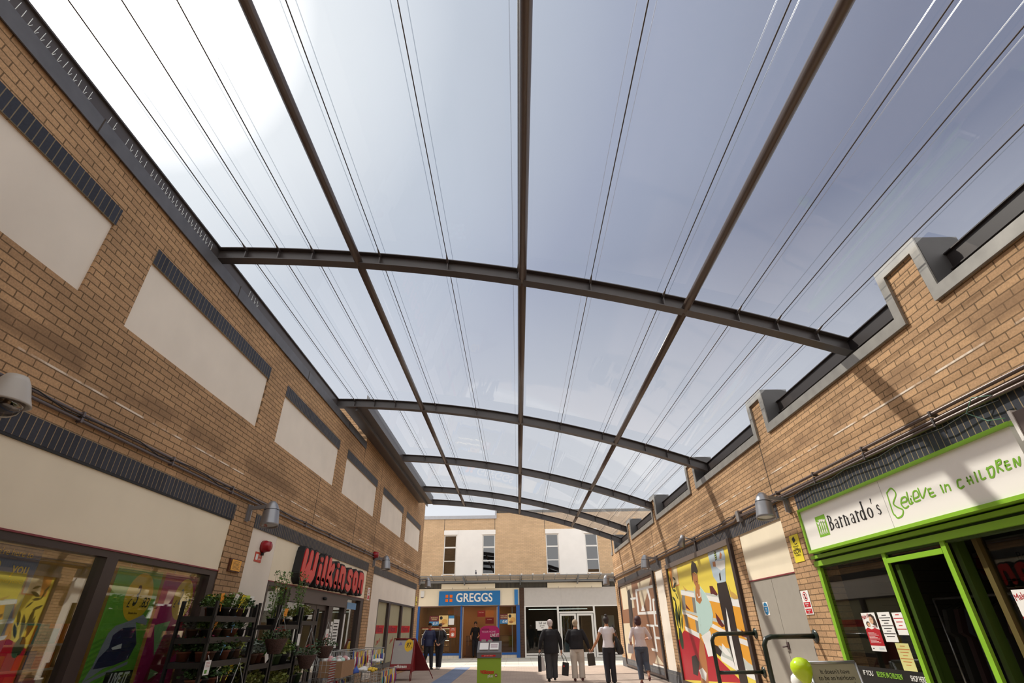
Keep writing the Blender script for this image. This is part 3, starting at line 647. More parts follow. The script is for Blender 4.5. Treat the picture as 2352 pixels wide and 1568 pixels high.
text('Steam Iron', PX, 6.53, 1.56, .035, BLKT, 'lettering', t_, 1, c=.003, th=.001)
s = MB(); s.prism(PX, [(6.42, .84), (6.86, .84), (6.86, .99), (6.42, .99)], .002, .0032, 0); s.build('patch', [BLKT], t_)
text('LIVE IT', PX, 6.64, .915, .15, PW, 'lettering', t_, .68, .005, c=.0035, th=.001, shear=.25); text('FOR LESS', PX, 6.67, .80, .09, PG, 'lettering', t_, .8, .002, c=.0035, th=.001, shear=.2)
s = MB()
for y in (6.25, 6.62): s.tube([(-4.5, y, 2.02), (-4.5, y, 2.09)], .004, 6)
s.build('hook', SILVER, t_)
t_ = thing('hanging_poster', 'magenta hanging poster with green triangles and yellow price oval reading 2.97', 'poster', (-4.5, 7.34, .75), 'posters hanging in the left shop window')
s = MB(); s.prism(PX, [(6.94, .62), (7.66, .62), (7.66, 2.03), (6.94, 2.03)], -.004, 0, 0)
s.prism(PX, [(a, b) for a, b in [(7.29, 1.4), (7.65, 1.57), (7.65, 1.15), (7.59, 1.1), (7.27, .84), (7.1, .85)]], 0, .0005, 1)
for k in ('tri1', 'tri2', 'tri3'): s.prism(PX, [(min(a, 7.655), b) for a, b in P1[k]], .0005, .001, 2)
s.prism(PX, ell(7.43, 1.745, .205, .245), 0, .0014, 3); s.build('sheet', [PM, PRD, PLG, PY], t_)
text('£', PX, 7.28, 1.68, .12, BLKT, 'lettering', t_, .8, c=.003, th=.001, shear=.2); text('2', PX, 7.37, 1.76, .27, mat('grey_print', (.2, .2, .2), .5), 'lettering', t_, .55, c=.003, th=.001, shear=.15); text('.97', PX, 7.52, 1.69, .16, BLKT, 'lettering', t_, .75, .001, c=.003, th=.001, shear=.2)
s = MB(); s.tube([(-4.5, 7.1, 2.03), (-4.5, 7.1, 2.09)], .004, 6); s.tube([(-4.5, 7.45, 2.03), (-4.5, 7.45, 2.09)], .004, 6); s.build('hook', SILVER, t_)
t_ = thing('window_banner', 'blue and yellow banner with faded help you lettering at the extreme left', 'poster', (-4.5, 4.2, .9))
s = MB(); s.prism(PX, [(3.4, .5), (5.02, .5), (5.02, 2.05), (3.4, 2.05)], -.004, 0, 0); s.prism(PX, [(3.4, .5), (4.95, .5), (4.95, 1.84), (3.4, 1.84)], 0, .001, 1)
s.prism(PX, ell(4.18, 1.52, .20, .24), 0, .0016, 2); s.prism(PX, ell(4.2, 1.42, .16, .18), 0, .002, 3)
for k in range(4): s.prism(PX, [(4.45, 1.6 - k * .08), (4.62 + .04 * (k % 2), 1.6 - k * .08), (4.62 + .04 * (k % 2), 1.65 - k * .08), (4.45, 1.65 - k * .08)], .001, .0022, 4)
s.build('sheet', [mat('banner_slate', (.10, .11, .17), .5), mat('banner_olive', (.45, .38, .08), .5), BLKT, mat('print_skin', (.42, .20, .09), .6), PY], t_)
text("we're here to", PX, 4.72, 1.99, .075, PY, 'lettering', t_, c=.003, th=.001); text('help', PX, 4.52, 1.89, .17, PY, 'lettering', t_, .9, .004, c=.003, th=.001); text('you', PX, 4.86, 1.87, .13, PY, 'lettering', t_, .9, .002, c=.003, th=.001); text('everytime!', PX, 4.82, 1.77, .055, PY, 'lettering', t_, c=.003, th=.001)

# pilasters and entrance
for a, b, wd in ((8.585, 9.555, 'tall cream pilaster panel carrying the red alarm sounder, left of the entrance'), (16.455, 17.445, 'tall cream pilaster panel right of the store entrance, narrower in view')):
    o = bx('pilaster_panel', (-4.42, -4.375, a, b, .15, 2.86), CREAM); tag(o, wd, 'wall panel')
o = bx('fascia_board', (-4.42, -4.38, 9.57, 15.77, 2.14, 2.857), CREAM2); tag(o, 'cream fascia board behind the big red lettering', 'fascia board')
bx('trim_19', (-4.41, -4.366, 9.57, 15.77, 2.125, 2.14), MATS['maroon_edge'])['kind'] = 'structure'
t_ = thing('shop_entrance', 'brown framed glass store entrance with sliding doors below the red shop name', 'shop entrance', (-4.44, 12.7, 0))
s = MB(); s.box(-4.50, -4.375, 9.57, 15.78, 2.07, 2.125)
for a, b in ((9.57, 9.63), (10.42, 10.56), (12.95, 13.25), (14.12, 14.28), (15.48, 15.76)): s.box(-4.52, -4.375, a, b, 0, 2.07)
s.build('frame', BROWNF, t_)
s = MB(); s.box(-4.50, -4.36, 10.56, 14.2, 1.86, 2.08); s.build('header', BROWNH, t_)
for a, b in ((11.62, 12.28), (12.30, 12.95)):
    s = MB(); s.box(-4.47, -4.43, a, a + .07, 0, 1.86); s.box(-4.47, -4.43, b - .07, b, 0, 1.86); s.box(-4.47, -4.43, a, b, 1.76, 1.86); s.box(-4.47, -4.43, a, b, .9, .98); s.box(-4.47, -4.43, a, b, 0, .12)
    d = s.build('door', BROWNF, t_); bx('pane', (-4.452, -4.446, a + .07, b - .07, .12, 1.76), GLASS, d)
for a, b, h in ((9.63, 10.42, 2.07), (10.56, 11.62, 1.86), (13.25, 14.12, 1.86), (14.28, 15.48, 2.07)): bx('pane', (-4.447, -4.441, a, b, .05, h), GLASS, t_)
s = MB(); s.ball((-4.33, 12.45, 1.99), .05, .07, .03); s.box(-4.36, -4.33, 12.42, 12.6, 1.96, 1.99); s.build('sensor', BLACK, t_)
for i, (a, z0, z1, w_, txt) in enumerate(((13.35, 1.05, 1.55, .22, None), (13.62, 1.0, 1.6, .42, None), (13.40, .62, 1.0, .40, None), (14.16, .95, 1.72, .10, None), (12.98, .95, 1.40, .20, 'TOP'))):
    x = -4.437 if i < 3 else -4.372
    o = MB().box(x, x + .002, a, a + w_, z0, z1).build('notice', PAPER); tag(o, ['narrow white notice on the glass right of the doors', 'large white notice with rows of black print right of the doors', 'lower pale notice taped under the large one', 'tall thin white sign on the post right of the doors', 'tall white sign with red letters on the broad post'][i], 'notice', 'notices around the store entrance')
    if i in (0, 1, 2):
        q = MB()
        for r_ in range(6): q.box(x + .002, x + .0028, a + .04, a + w_ - .05 - .05 * (r_ % 2), z1 - .1 - r_ * .065, z1 - .075 - r_ * .065)
        q.build('print', BLKT, o)
    if i == 4: text('STOP', frame_at(LW, -.012), a + .1, 1.18, .13, RED, 'lettering', o, .8, c=.002, rot=-math.pi / 2)
o = MB().box(-4.436, -4.433, 14.5, 15.3, 1.85, 2.0).build('notice', mat('pale_blue_print', (.15, .32, .55), .5)); tag(o, 'pale blue strip notice high in the last glass pane of the entrance', 'notice')
t_ = thing('window_poster', 'grey and brown 97p poster behind the first pane left of the entrance', 'poster', (-4.5, 10.0, 1.2)); s = MB(); s.prism(PX, [(9.65, 1.5), (10.4, 1.5), (10.4, 2.0), (9.65, 2.0)], -.004, 0, 0); s.prism(PX, [(9.65, 1.42), (10.4, 1.42), (10.4, 1.5), (9.65, 1.5)], -.004, 0, 1); s.build('sheet', [mat('poster_stone', (.45, .40, .33), .6), mat('poster_brown', (.22, .10, .03), .6)], t_)
text('97', PX, 10.0, 1.72, .36, mat('print_grey', (.25, .24, .22), .6), 'lettering', t_, .8, c=.002, th=.001)

# red shop name, heavy rounded block letters on a deep black outline
NF = lambda u, v, c=0: (-4.38 + c, u, v)
wk = thing('shop_sign', 'big red block letter shop name on a deep black outline over the entrance', 'shop sign', (-4.3, 12.9, 2.22))
Z0, Z1, ZS = 2.26, 2.72, 2.64
def sl(u, v): return (u + .12 * (v - Z0), v)
LET = [('W', [[(10.62, Z1), (10.60, 2.34), (10.66, Z0 + .02), (10.76, 2.36), (10.86, 2.50)], [(10.90, Z1), (10.88, 2.36), (10.93, Z0 + .02), (11.05, 2.36)], [(11.20, Z1), (11.18, 2.36), (11.08, Z0 + .02)]], .17),
       ('i', [[(11.52, Z0 + .02), (11.52, 2.53)]], .17), ('i', [[(11.49, 2.69), (11.55, 2.69)]], .10),
       ('l', [[(11.80, Z0 + .02), (11.80, Z1)]], .17),
       ('k', [[(12.08, Z0 + .02), (12.08, Z1)], [(12.14, 2.46), (12.33, 2.62)], [(12.16, 2.50), (12.36, Z0 + .02)]], .165),
       ('i', [[(12.66, Z0 + .02), (12.66, 2.53)]], .17), ('i', [[(12.63, 2.69), (12.69, 2.69)]], .10),
       ('n', [[(12.95, Z0 + .02), (12.95, ZS)], [(12.97, 2.60), (13.08, 2.64), (13.20, 2.60), (13.22, Z0 + .02)]], .155),
       ('s', [[(13.80, 2.58), (13.72, 2.64), (13.56, 2.62), (13.54, 2.50), (13.76, 2.42), (13.78, 2.30), (13.66, 2.26), (13.50, 2.30)]], .135),
       ('o', [[(14.06, 2.34), (14.04, 2.58), (14.14, 2.64), (14.28, 2.60), (14.31, 2.34), (14.20, 2.26), (14.06, 2.34)]], .15),
       ('n', [[(14.58, Z0 + .02), (14.58, ZS)], [(14.60, 2.60), (14.72, 2.64), (14.86, 2.60), (14.88, Z0 + .02)]], .16)]
s = MB()
for ch, sts, wd in LET:
    for st in sts: s.stroke(NF, [sl(*p) for p in st], wd + .085, .0, .15)
s.prism(NF, [sl(10.52, 2.30), sl(11.3, 2.30), sl(11.2, 2.70), sl(10.55, 2.72)], 0, .149); s.prism(NF, [sl(11.5, 2.28), sl(14.95, 2.28), sl(14.85, 2.60), sl(11.5, 2.62)], 0, .149)
s.build('backing', BLACK, wk)
for j, (ch, sts, wd) in enumerate(LET):
    if j in (2, 6): continue
    s = MB()
    allst = list(sts) + (LET[j + 1][1] if j in (1, 5) else [])
    for si, st in enumerate(allst):
        s.stroke(NF, [sl(*p) for p in st], wd if si < len(sts) else LET[j + 1][2], .15, .165 + si * .0004)
    s.build('letter', RED, wk)

# right hand filmed windows
FILM = mat('window_film', (.42, .39, .25), .45, var=.05, scale=1, spec=.2)
o = bx('fascia_board', (-4.42, -4.38, 17.46, 23.69, 2.21, 2.877), CREAM); tag(o, 'grey cream fascia board over the filmed windows at the far end of the left side', 'fascia board')
t_ = thing('shop_window', 'three pane window with pale green film and red lettering at the far left corner', 'shop window', (-4.44, 20.5, .3))
s = MB(); s.box(-4.50, -4.375, 17.45, 23.7, 2.15, 2.21); s.box(-4.5, -4.375, 17.45, 23.7, .30, .42)
for a, b in ((17.45, 17.52), (18.95, 19.22), (21.08, 21.32), (23.48, 23.7)): s.box(-4.51, -4.375, a, b, .42, 2.15)
s.build('frame', BROWNF, t_)
for a, b in ((17.52, 18.95), (19.22, 21.08), (21.32, 23.48)):
    bx('film', (-4.462, -4.455, a, b, .42, 2.15), FILM, t_)
    q = frame_at(LW, -.093)
    s = MB(); s.prism(q, [(a + .12, 1.27), (b - .14, 1.27), (b - .08, 1.50), (a + .12, 1.50)], 0, .003); s.build('logo_block', RED, t_)
    text('Wilkinson', frame_at(LW, -.089), (a + b) / 2, 1.385, .24, PRD, 'lettering', t_, .82 * (b - a) / 1.5, .006, th=.001, c=0)
    text('Live it', frame_at(LW, -.092), (a + b) / 2, 1.05, .17, RED, 'lettering', t_, 1.1, .002, rot=.22, shear=.4, th=.001, c=0)
s = MB(); s.box(-4.455, -4.45, 17.6, 17.66, .98, 1.58); o = s.build('reflected_lamp_strip', mat('amber_reflection', (.9, .45, .08), .5)); tag(o, 'painted amber reflection down the left edge of the filmed window', 'painted reflection')  # amber strip painted as the reflection of a lamp

# small fittings on the left wall
t_ = thing('memorial_plaque', 'small polished brass plaque on the brick pier left of the entrance', 'plaque', (-4.33, 8.25, 2.16))
BR = mat('brass', (.75, .46, .12), .25, .9)
s = MB(); s.box(-4.36, -4.33, 8.08, 8.41, 2.15, 2.33); s.build('board', mat('plaque_wood', (.09, .03, .015), .5), t_); s = MB(); s.box(-4.33, -4.318, 8.11, 8.39, 2.165, 2.315); pl_ = s.build('plate', BR, t_)
s = MB(); [s.box(-4.318, -4.317, 8.15, 8.35 - .03 * (k % 2), 2.29 - k * .017, 2.296 - k * .017) for k in range(7)]; s.build('inscription', mat('brass_dark', (.25, .13, .03), .5), pl_)
DR = mat('alarm_red', (.32, .008, .015), .25)
def sounder(y, z, x, lab):
    t_ = thing('alarm_sounder', lab, 'fire alarm', (x, y, z), 'red fire alarm sounders on the left wall')
    s = MB(); s.lathe((x, y, z), (1, 0, 0), [(.0, 0), (.10, 0), (.10, .05), (.085, .09), (.08, .13), (.05, .15), (0, .15)], 14); s.build('housing', DR, t_)
    s = MB(); s.box(x, x + .04, y - .02, y + .02, z - .14, z - .09); s.build('cable_gland', BLACK, t_)
sounder(9.07, 2.62, -4.37, 'red fire alarm sounder on the cream pilaster left of the big red name'); sounder(16.20, 3.34, -4.36, 'red fire alarm sounder on the conduit beside the second wall lamp')
t_ = thing('safety_sign', 'small red and white sign below the alarm sounder on the cream pilaster', 'sign', (-4.37, 9.0, 2.37)); s = MB(); s.box(-4.374, -4.368, 8.87, 9.12, 2.37, 2.52); s.build('plate', mat('sign_red_soft', (.55, .06, .03), .5), t_)
s = MB(); s.box(-4.368, -4.367, 8.90, 8.98, 2.40, 2.49); s.build('symbol', PAPER, t_); q = frame_at(LW, -.009); text('Fire\npoint', q, 9.05, 2.445, .05, PAPER, 'lettering', t_, .8, c=.001, th=.001)
t_ = thing('no_smoking_sign', 'narrow white and red sign on the brick pier right of the big red name', 'sign', (-4.35, 16.12, 2.0)); s = MB(); s.box(-4.36, -4.354, 16.02, 16.26, 2.12, 2.44); s.build('plate', PAPER, t_)
s = MB(); s.box(-4.354, -4.353, 16.04, 16.24, 2.14, 2.24); s.prism(frame_at(LW, .0065), ell(16.14, 2.34, .08, .07), 0, .001, 0); s.build('print', RED, t_); s = MB(); s.prism(frame_at(LW, .0075), ell(16.14, 2.34, .055, .048), 0, .001, 0); s.build('print_centre', PAPER, t_)
t_ = thing('cctv_notice', 'narrow yellow notice on the last brick pier of the left side', 'sign', (-4.35, 23.9, 2.4)); s = MB(); s.box(-4.36, -4.352, 23.76, 24.0, 2.27, 2.60); s.build('plate', mat('notice_yellow', (.72, .60, .08), .5), t_); text('CCTV', frame_at(LW, .008), 23.88, 2.38, .09, BLKT, 'lettering', t_, .8)
# conduits
for z, lab in ((3.245, 'upper grey conduit pipe running the length of the left wall'), (3.185, 'lower grey conduit pipe running the length of the left wall')):
    t_ = thing('conduit', lab, 'conduit', (-4.32, 0, z), 'conduit pipes on the left wall'); s = MB(); s.tube([(-4.33, -5, z - .08), (-4.33, 4, z + .01), (-4.33, 8.0, z + .01), (-4.33, 16.0, z + .09), (-4.33, 24.2, z + .14)], .016, 8); s.build('pipe', PIPE, t_)
    for y in [4.6 + 1.5 * k for k in range(13)]:
        zz = z + .01 + (max(0, y - 8) / 8 * .08 if y < 16 else .08 + (y - 16) / 8.2 * .05); s = MB(); s.box(-4.36, -4.305, y - .012, y + .012, zz - .024, zz + .024); s.build('saddle_clip', PIPE, t_)
s = MB(); pts = [(-4.315, 3.7 + k * .35, 3.25 + .015 * math.sin(k * 1.7) - (.03 if k % 4 == 2 else 0) + max(0, k - 12) * .0035) for k in range(58)]; s.tube(pts, .006, 6); o = s.build('loose_cable', BLACK); tag(o, 'loose black cable tied along the conduits on the left wall', 'cable')
# ------------------------------------------------------------------ right side
def art(name, fr, dic, order, cols, parent, c0=.0, st=.00012):
    s = MB(); ml = []
    for i, k in enumerate(order):
        mm = cols[k]
        if mm not in ml: ml.append(mm)
        s.prism(fr, dic[k], c0, c0 + st * (i + 1), ml.index(mm))
    return s.build(name, ml, parent, fix=True)
def ac(n, c): return mat('art_' + n, c, .35)
RF = lambda u, v, c=0: (4.255 - c, u, v)
YL = ac('yellow', (.78, .62, .08)); ORG = ac('orange', (.72, .33, .03)); OR2 = ac('amber', (.70, .28, .05)); CRM = ac('cream', (.76, .62, .36)); WHT = ac('white', (.78, .77, .74)); GRY = ac('pale_grey', (.50, .53, .49)); DGR = ac('grey', (.20, .20, .18)); CR = ac('crimson', (.42, .006, .02)); BK = ac('black', (.018, .012, .012)); SK = ac('skin', (.42, .16, .05)); MT = ac('mint', (.45, .62, .58)); SH = ac('shirt', (.45, .55, .62)); LF = ac('leaf', (.02, .04, .015)); BG = ac('burgundy', (.10, .01, .015)); TN = ac('tan', (.55, .33, .08)); LIME = ac('limegreen', (.45, .65, .15)); BRW = ac('brown', (.27, .125, .065)); CR2 = ac('beige', (.66, .56, .40)); DBR = ac('dark_brown', (.05, .035, .03))
mu = thing('window_mural', 'large bright shop mural of a woman, trousered man and high heels on shelves', 'mural', (4.25, 13, .1), 'printed murals on the right wall')
s = MB()
s.box(4.20, 4.30, 10.53, 10.66, .10, 2.86); s.box(4.22, 4.30, 15.40, 15.50, .10, 2.80); s.box(4.22, 4.30, 10.53, 15.50, .10, .16)
s.build('frame', BROWNF, mu)
s = MB(); s.box(4.21, 4.30, 10.53, 15.52, 2.76, 2.87); s.build('shutter_box', mat('shutter_brown', (.13, .10, .085), .4), mu)
M1['base'] = [(10.66, .16), (15.40, .16), (15.40, 2.77), (10.66, 2.77)]
M1['gap'] = [(11.52, 1.68), (11.49, 1.45), (11.53, 1.12), (11.52, .61), (11.66, .62), (11.68, 1.08), (11.62, 1.38)]
for k_ in ('pl1', 'pl2', 'pl3', 'pot'): M1.pop(k_)
M1['pot'] = ell(15.12, 1.08, .17, .24)
clip = lambda P: [(min(max(a, 10.67), 15.39), min(max(b, .17), 2.76)) for a, b in P]
M1 = {k: (v if k == 'base' else clip(v)) for k, v in M1.items()}
cols = dict(base=YL, orange1=OR2, paint=CRM, orange=ORG, sA=WHT, sAg=GRY, sBg=GRY, sB=WHT, sC=WHT, sDg=GRY, sD=WHT, v1=DGR, v2=DGR, v3=DGR, v4=DGR, red=CR, pot=LF, hair=BK, face=SK, neck=SK, dress=MT, arm=MT, neckl=WHT, skirt=WHT, legs=SK, seat=BK, bag=WHT, shirt=SH, sleeve=WHT, tie=BK, tie2=BK, hand=SK, hand2=SK, gap=WHT, trou=BK, h1=BG, h2=BG, h3=BG, h4=BG, h5=TN, h6=WHT, h7=BG, h8=TN, stool=BK)
order = ['base', 'orange1', 'paint', 'orange', 'sAg', 'sA', 'v1', 'v2', 'sBg', 'sB', 'v3', 'v4', 'sC', 'sDg', 'sD', 'red', 'pot', 'h8', 'h3', 'h4', 'h1', 'h2', 'h5', 'h6', 'h7', 'seat', 'stool', 'legs', 'bag', 'dress', 'neck', 'face', 'hair', 'neckl', 'arm', 'skirt', 'shirt', 'tie', 'tie2', 'sleeve', 'hand', 'hand2', 'trou', 'gap']
art('picture', RF, M1, order, cols, mu)
s = MB()                                       # small painted details: eyes, lips, leaves, tie stripes, necklace
for (u, v) in ((13.02, 2.39), (13.14, 2.42)): s.prism(RF, ell(u, v, .022, .008, n=10), .0058, .0061, 0); s.prism(RF, ell(u, v, .010, .008, n=8), .0058, .0062, 1)
s.prism(RF, ell(13.08, 2.27, .03, .013, n=10), .0058, .0061, 2)
for k in range(4): s.prism(RF, [(11.48, 2.60 + k * .04), (11.56, 2.59 + k * .04), (11.56, 2.605 + k * .04), (11.48, 2.615 + k * .04)], .0058, .0062, 3)
for (u, v, r, a) in ((15.2, 2.0, .16, .4), (14.95, 2.32, .18, -.3), (15.25, 2.45, .12, 1), (14.9, 2.06, .12, .8), (14.75, 1.75, .2, -1.2), (15.2, 1.62, .2, -1.8), (15.0, 1.5, .22, -1.4), (14.8, 1.45, .2, -1.0), (15.05, 2.2, .14, .1), (15.22, 2.3, .12, 1.2), (14.9, 2.48, .13, .3), (15.1, 1.85, .14, 1.3), (15.12, 1.7, .26, 1.5), (14.95, 1.62, .24, -1.2), (15.25, 1.48, .22, 1.3)):
    s.prism(RF, [(u + r * math.cos(a) * q[0] - .25 * r * math.sin(a) * q[1], v + r * math.sin(a) * q[0] + .25 * r * math.cos(a) * q[1]) for q in ((-1, 0), (-.3, 1), (.5, .8), (1, 0), (.4, -.9), (-.4, -.8))], .0058, .00615, 4)
s.build('fine_lines', [WHT, BK, BG, LIME, LF], mu)
mu = thing('window_mural', 'brown and white mural of shoes on shelves at the far end of the right wall', 'mural', (4.25, 20, .1), 'printed murals on the right wall')
s = MB(); s.box(4.20, 4.30, 17.05, 17.18, .06, 2.88); s.box(4.22, 4.3, 23.1, 23.2, .06, 2.88); s.box(4.22, 4.3, 17.05, 23.2, .06, .12); s.box(4.20, 4.3, 17.05, 23.2, 2.80, 2.88); s.build('frame', BROWNF, mu)
M2['base'] = [(17.18, .12), (23.1, .12), (23.1, 2.80), (17.18, 2.80)]
M2 = {k: [(min(max(a, 17.19), 23.09), min(max(b, .13), 2.79)) for a, b in v] for k, v in M2.items()}
c2 = dict(base=BRW, c1=CR2, c2=CR2, c3=CR2, trunk=DBR, g1=CR2)
for k in M2: c2.setdefault(k, WHT)
art('picture', RF, M2, ['base', 'c1', 'c2', 'c3', 'trunk', 'g1', 'b1', 'b2', 'v1', 'v2', 'b3', 'b4', 'b5', 'b6', 'b7', 'b8', 'shoe', 'sh2'], c2, mu)
o = bx('pilaster_panel', (4.272, 4.32, 16.03, 16.95, .30, 2.88), CREAM); tag(o, 'narrow cream panel between the two murals on the right wall', 'wall panel')
o = bx('infill_panel', (4.275, 4.33, 8.40, 10.15, 2.06, 2.86), CREAM2); tag(o, 'plain cream panel above the grey double doors', 'wall panel')
bx('trim_20', (4.262, 4.30, 8.40, 10.15, 2.045, 2.062), MATS['maroon_edge'])['kind'] = 'structure'
# steel double doors
DG = mat('door_grey', (.34, .31, .265), .5, var=.03)
t_ = thing('double_door', 'plain grey beige steel double doors with blue round sign', 'door', (4.3, 9.27, 0))
for a, b in ((8.42, 9.265), (9.275, 10.13)):
    d = bx('door_leaf', (4.275, 4.32, a, b, .02, 2.045), DG, t_)
s = MB(); s.box(4.258, 4.275, 9.20, 9.26, 1.02, 1.12); s.tube([(4.262, 9.23, 1.06), (4.225, 9.23, 1.06), (4.225, 9.33, 1.05)], .011, 8); s.build('handle', mat('handle_dark', (.09, .06, .06), .4), t_)
for z in (.35, 1.02, 1.75):
    for y in (8.41, 10.14): bx('hinge', (4.262, 4.285, y - .012, y + .012, z - .06, z + .06), STEEL, t_)
bx('door_back', (4.50, 4.54, 8.3, 10.2, 0, 2.8), DARKM, t_)
t_ = thing('door_sign', 'white label with a blue oval on the left leaf of the grey doors', 'sign', (4.27, 9.72, 1.6)); s = MB(); s.box(4.271, 4.2755, 9.62, 9.82, 1.50, 1.70); s.build('plate', PAPER, t_); s = MB(); s.prism(frame_at(RF, -.016), ell(9.72, 1.60, .085, .095), 0, .001); s.build('disc', mat('mandatory_blue', (.01, .17, .36), .5), t_); text('Fire door\nkeep\nshut', frame_at(RF, -.015), 9.72, 1.60, .035, PAPER, 'lettering', t_, 1, sgn=-1, th=.001)
t_ = thing('restricted_area_sign', 'white and red restricted area sign on the brick pier beside the grey doors', 'sign', (4.25, 8.27, 1.5)); s = MB(); s.box(4.252, 4.258, 8.16, 8.38, 1.48, 1.79); s.build('plate', PAPER, t_)
s = MB(); s.box(4.250, 4.252, 8.18, 8.36, 1.575, 1.64); s.box(4.250, 4.252, 8.18, 8.36, 1.495, 1.555); s.build('red_panel', mat('panel_red', (.50, .01, .02), .5), t_)
s = MB(); q = frame_at(RF, .004); s.prism(q, ell(8.27, 1.715, .058, .062), 0, .0006, 0); s.prism(q, ell(8.27, 1.715, .045, .049), 0, .0012, 1); s.prism(q, [(8.30, 1.755), (8.31, 1.745), (8.24, 1.675), (8.23, 1.685)], 0, .0018, 0); s.prism(q, [(8.255, 1.75), (8.285, 1.75), (8.285, 1.68), (8.255, 1.68)], 0, .0015, 2); s.build('prohibition_symbol', [MATS['panel_red'], PAPER, BLKT], t_)
text('Restricted\narea', frame_at(RF, .005), 8.27, 1.607, .026, PAPER, 'lettering', t_, 1, .0003, sgn=-1, th=.001); text('Management\nonly', frame_at(RF, .005), 8.27, 1.525, .024, PAPER, 'lettering', t_, 1, .0003, sgn=-1, th=.001)
t_ = thing('cctv_notice', 'tall yellow CCTV notice on the brick pier under the right wall lamp', 'sign', (4.25, 8.12, 2.17)); s = MB(); s.box(4.252, 4.258, 8.00, 8.27, 2.17, 2.55); s.build('plate', mat('notice_yellow2', (.80, .66, .04), .5), t_)
q = frame_at(RF, .005); s = MB(); s.prism(q, [(8.20, 2.50), (8.13, 2.53), (8.10, 2.47), (8.17, 2.44)], 0, .001); s.prism(q, [(8.17, 2.45), (8.15, 2.44), (8.15, 2.41), (8.08, 2.42), (8.08, 2.43), (8.13, 2.42)], 0, .001); s.build('camera_symbol', BLKT, t_)
text('These premises\nare under', q, 8.135, 2.375, .028, BLKT, 'lettering', t_, .95, sgn=-1, th=.001); text('CCTV', q, 8.135, 2.315, .085, BLKT, 'lettering', t_, .95, .001, sgn=-1, th=.001); text('Surveillance', q, 8.135, 2.265, .03, BLKT, 'lettering', t_, 1, sgn=-1, th=.001)
s = MB(); s.box(4.256 - .006, 4.256 - .005, 8.03, 8.24, 2.19, 2.235)
# charity shop sign
sg = thing('shop_sign', 'white charity shop sign with green border and handwritten green slogan', 'shop sign', (4.2, 5.8, 2.24))
s = MB(); s.box(4.13, 4.25, 3.98, 7.53, 2.245, 2.775); s.build('panel', WSIGN, sg)
s = MB(); s.box(4.105, 4.26, 3.95, 7.56, 2.765, 2.80); s.box(4.105, 4.26, 3.95, 7.56, 2.215, 2.25); s.box(4.105, 4.26, 7.53, 7.56, 2.215, 2.80); s.build('border', GREEN, sg)
SFc = lambda u, v, c=0: (4.13 - c, u, v)
s = MB(); s.stroke(SFc, [(0, 0), (0, 0)], .01, 0, 0) if False else None
GL = mat('slogan_green', (.20, .45, .03), .5)
hs = MB()
for i, st in enumerate(HW): hs.stroke(SFc, smooth2(st), .017, 0, .0016)
hs.build('handwritten_slogan', GL, sg)
s = MB(); s.prism(SFc, [(7.20, 2.375), (6.955, 2.375), (6.955, 2.635), (7.20, 2.635)], 0, .0015, 0)
for (u, h, ar) in ((7.15, .11, .03), (7.10, .135, .035), (7.05, .13, .03), (7.0, .12, .03)):
    zz = 2.40
    s.prism(SFc, ell(u, zz + h + .045, .012, .014, n=10), 0, .003, 1)
    s.stroke(SFc, [(u, zz + h + .02), (u, zz + h * .45)], [.026, .020], 0, .003, 1); s.stroke(SFc, [(u, zz + h * .5), (u + .015, zz + .01)], [.016, .008], 0, .003, 1); s.stroke(SFc, [(u, zz + h * .5), (u - .012, zz)], [.016, .008], 0, .003, 1)
    s.stroke(SFc, [(u, zz + h + .02), (u + ar, zz + h + .055)], [.012, .008], 0, .003, 1); s.stroke(SFc, [(u, zz + h + .02), (u - ar, zz + h + .05)], [.012, .008], 0, .003, 1)
s.build('logo', [GL, WSIGN], sg)
# serif shop name drawn letter by letter: u runs right to left on this wall
def SN(pts, k): return [(k - x, 2.425 + y) for x, y in pts]
T, t1 = .025, .008
ser = MB()
def vst(x, y0, y1, k): ser.stroke(SFc, SN([(x, y0), (x, y1)], k), T, 0, .002); [ser.stroke(SFc, SN([(x - .018, yy), (x + .018, yy)], k), t1, 0, .0021) for yy in (y0, y1)]
def bowl(cx, cy, rx, ry, a0, a1, k, wmax=T, n=14):
    pts = []; ws = []
    for q in range(n + 1):
        a = R(a0 + (a1 - a0) * q / n); pts.append((cx + rx * math.cos(a), cy + ry * math.sin(a))); ws.append(t1 + (wmax - t1) * abs(math.cos(a)) ** 1.2)
    ser.stroke(SFc, SN(pts, k), ws, 0, .0022)
k0 = 6.915
H, X = .17, .112
vst(.022, 0, H, k0); bowl(.022, H * .75, .055, H * .25, 90, -90, k0); bowl(.022, H * .26, .068, H * .26, 90, -90, k0)                     # B
def la(k): bowl(.035, .028, .03, .028, 20, 340, k, .014); ser.stroke(SFc, SN([(.066, .0), (.066, .075)], k), T * .9, 0, .0023); bowl(.04, .078, .026, .026, 0, 150, k, .014)
def lr(k): vst(.02, 0, X, k); ser.stroke(SFc, SN([(.02, .07), (.045, .098), (.062, .095)], k), [t1, .012, .018], 0, .0022)
def ln(k): vst(.02, 0, X, k); bowl(.048, .068, .028, .032, 180, 0, k, .014); vst(.078, 0, .07, k)
def ld(k): bowl(.042, .05, .034, .052, 0, 360, k); vst(.078, 0, H + .02, k)
def lo(k): bowl(.045, .05, .038, .053, 0, 360, k)
def ls(k): ser.stroke(SFc, SN([(.060, .085), (.045, .103), (.022, .095), (.022, .068), (.055, .045), (.060, .018), (.035, 0), (.012, .015)], k), [t1, .01, .012, .016, .018, .014, .008, t1], 0, .0022)
step = [('a', .112), ('r', .205), ('n', .285), ('a', .405), ('r', .50), ('d', .572), ('o', .69), ('q', .795), ('s', .83)]
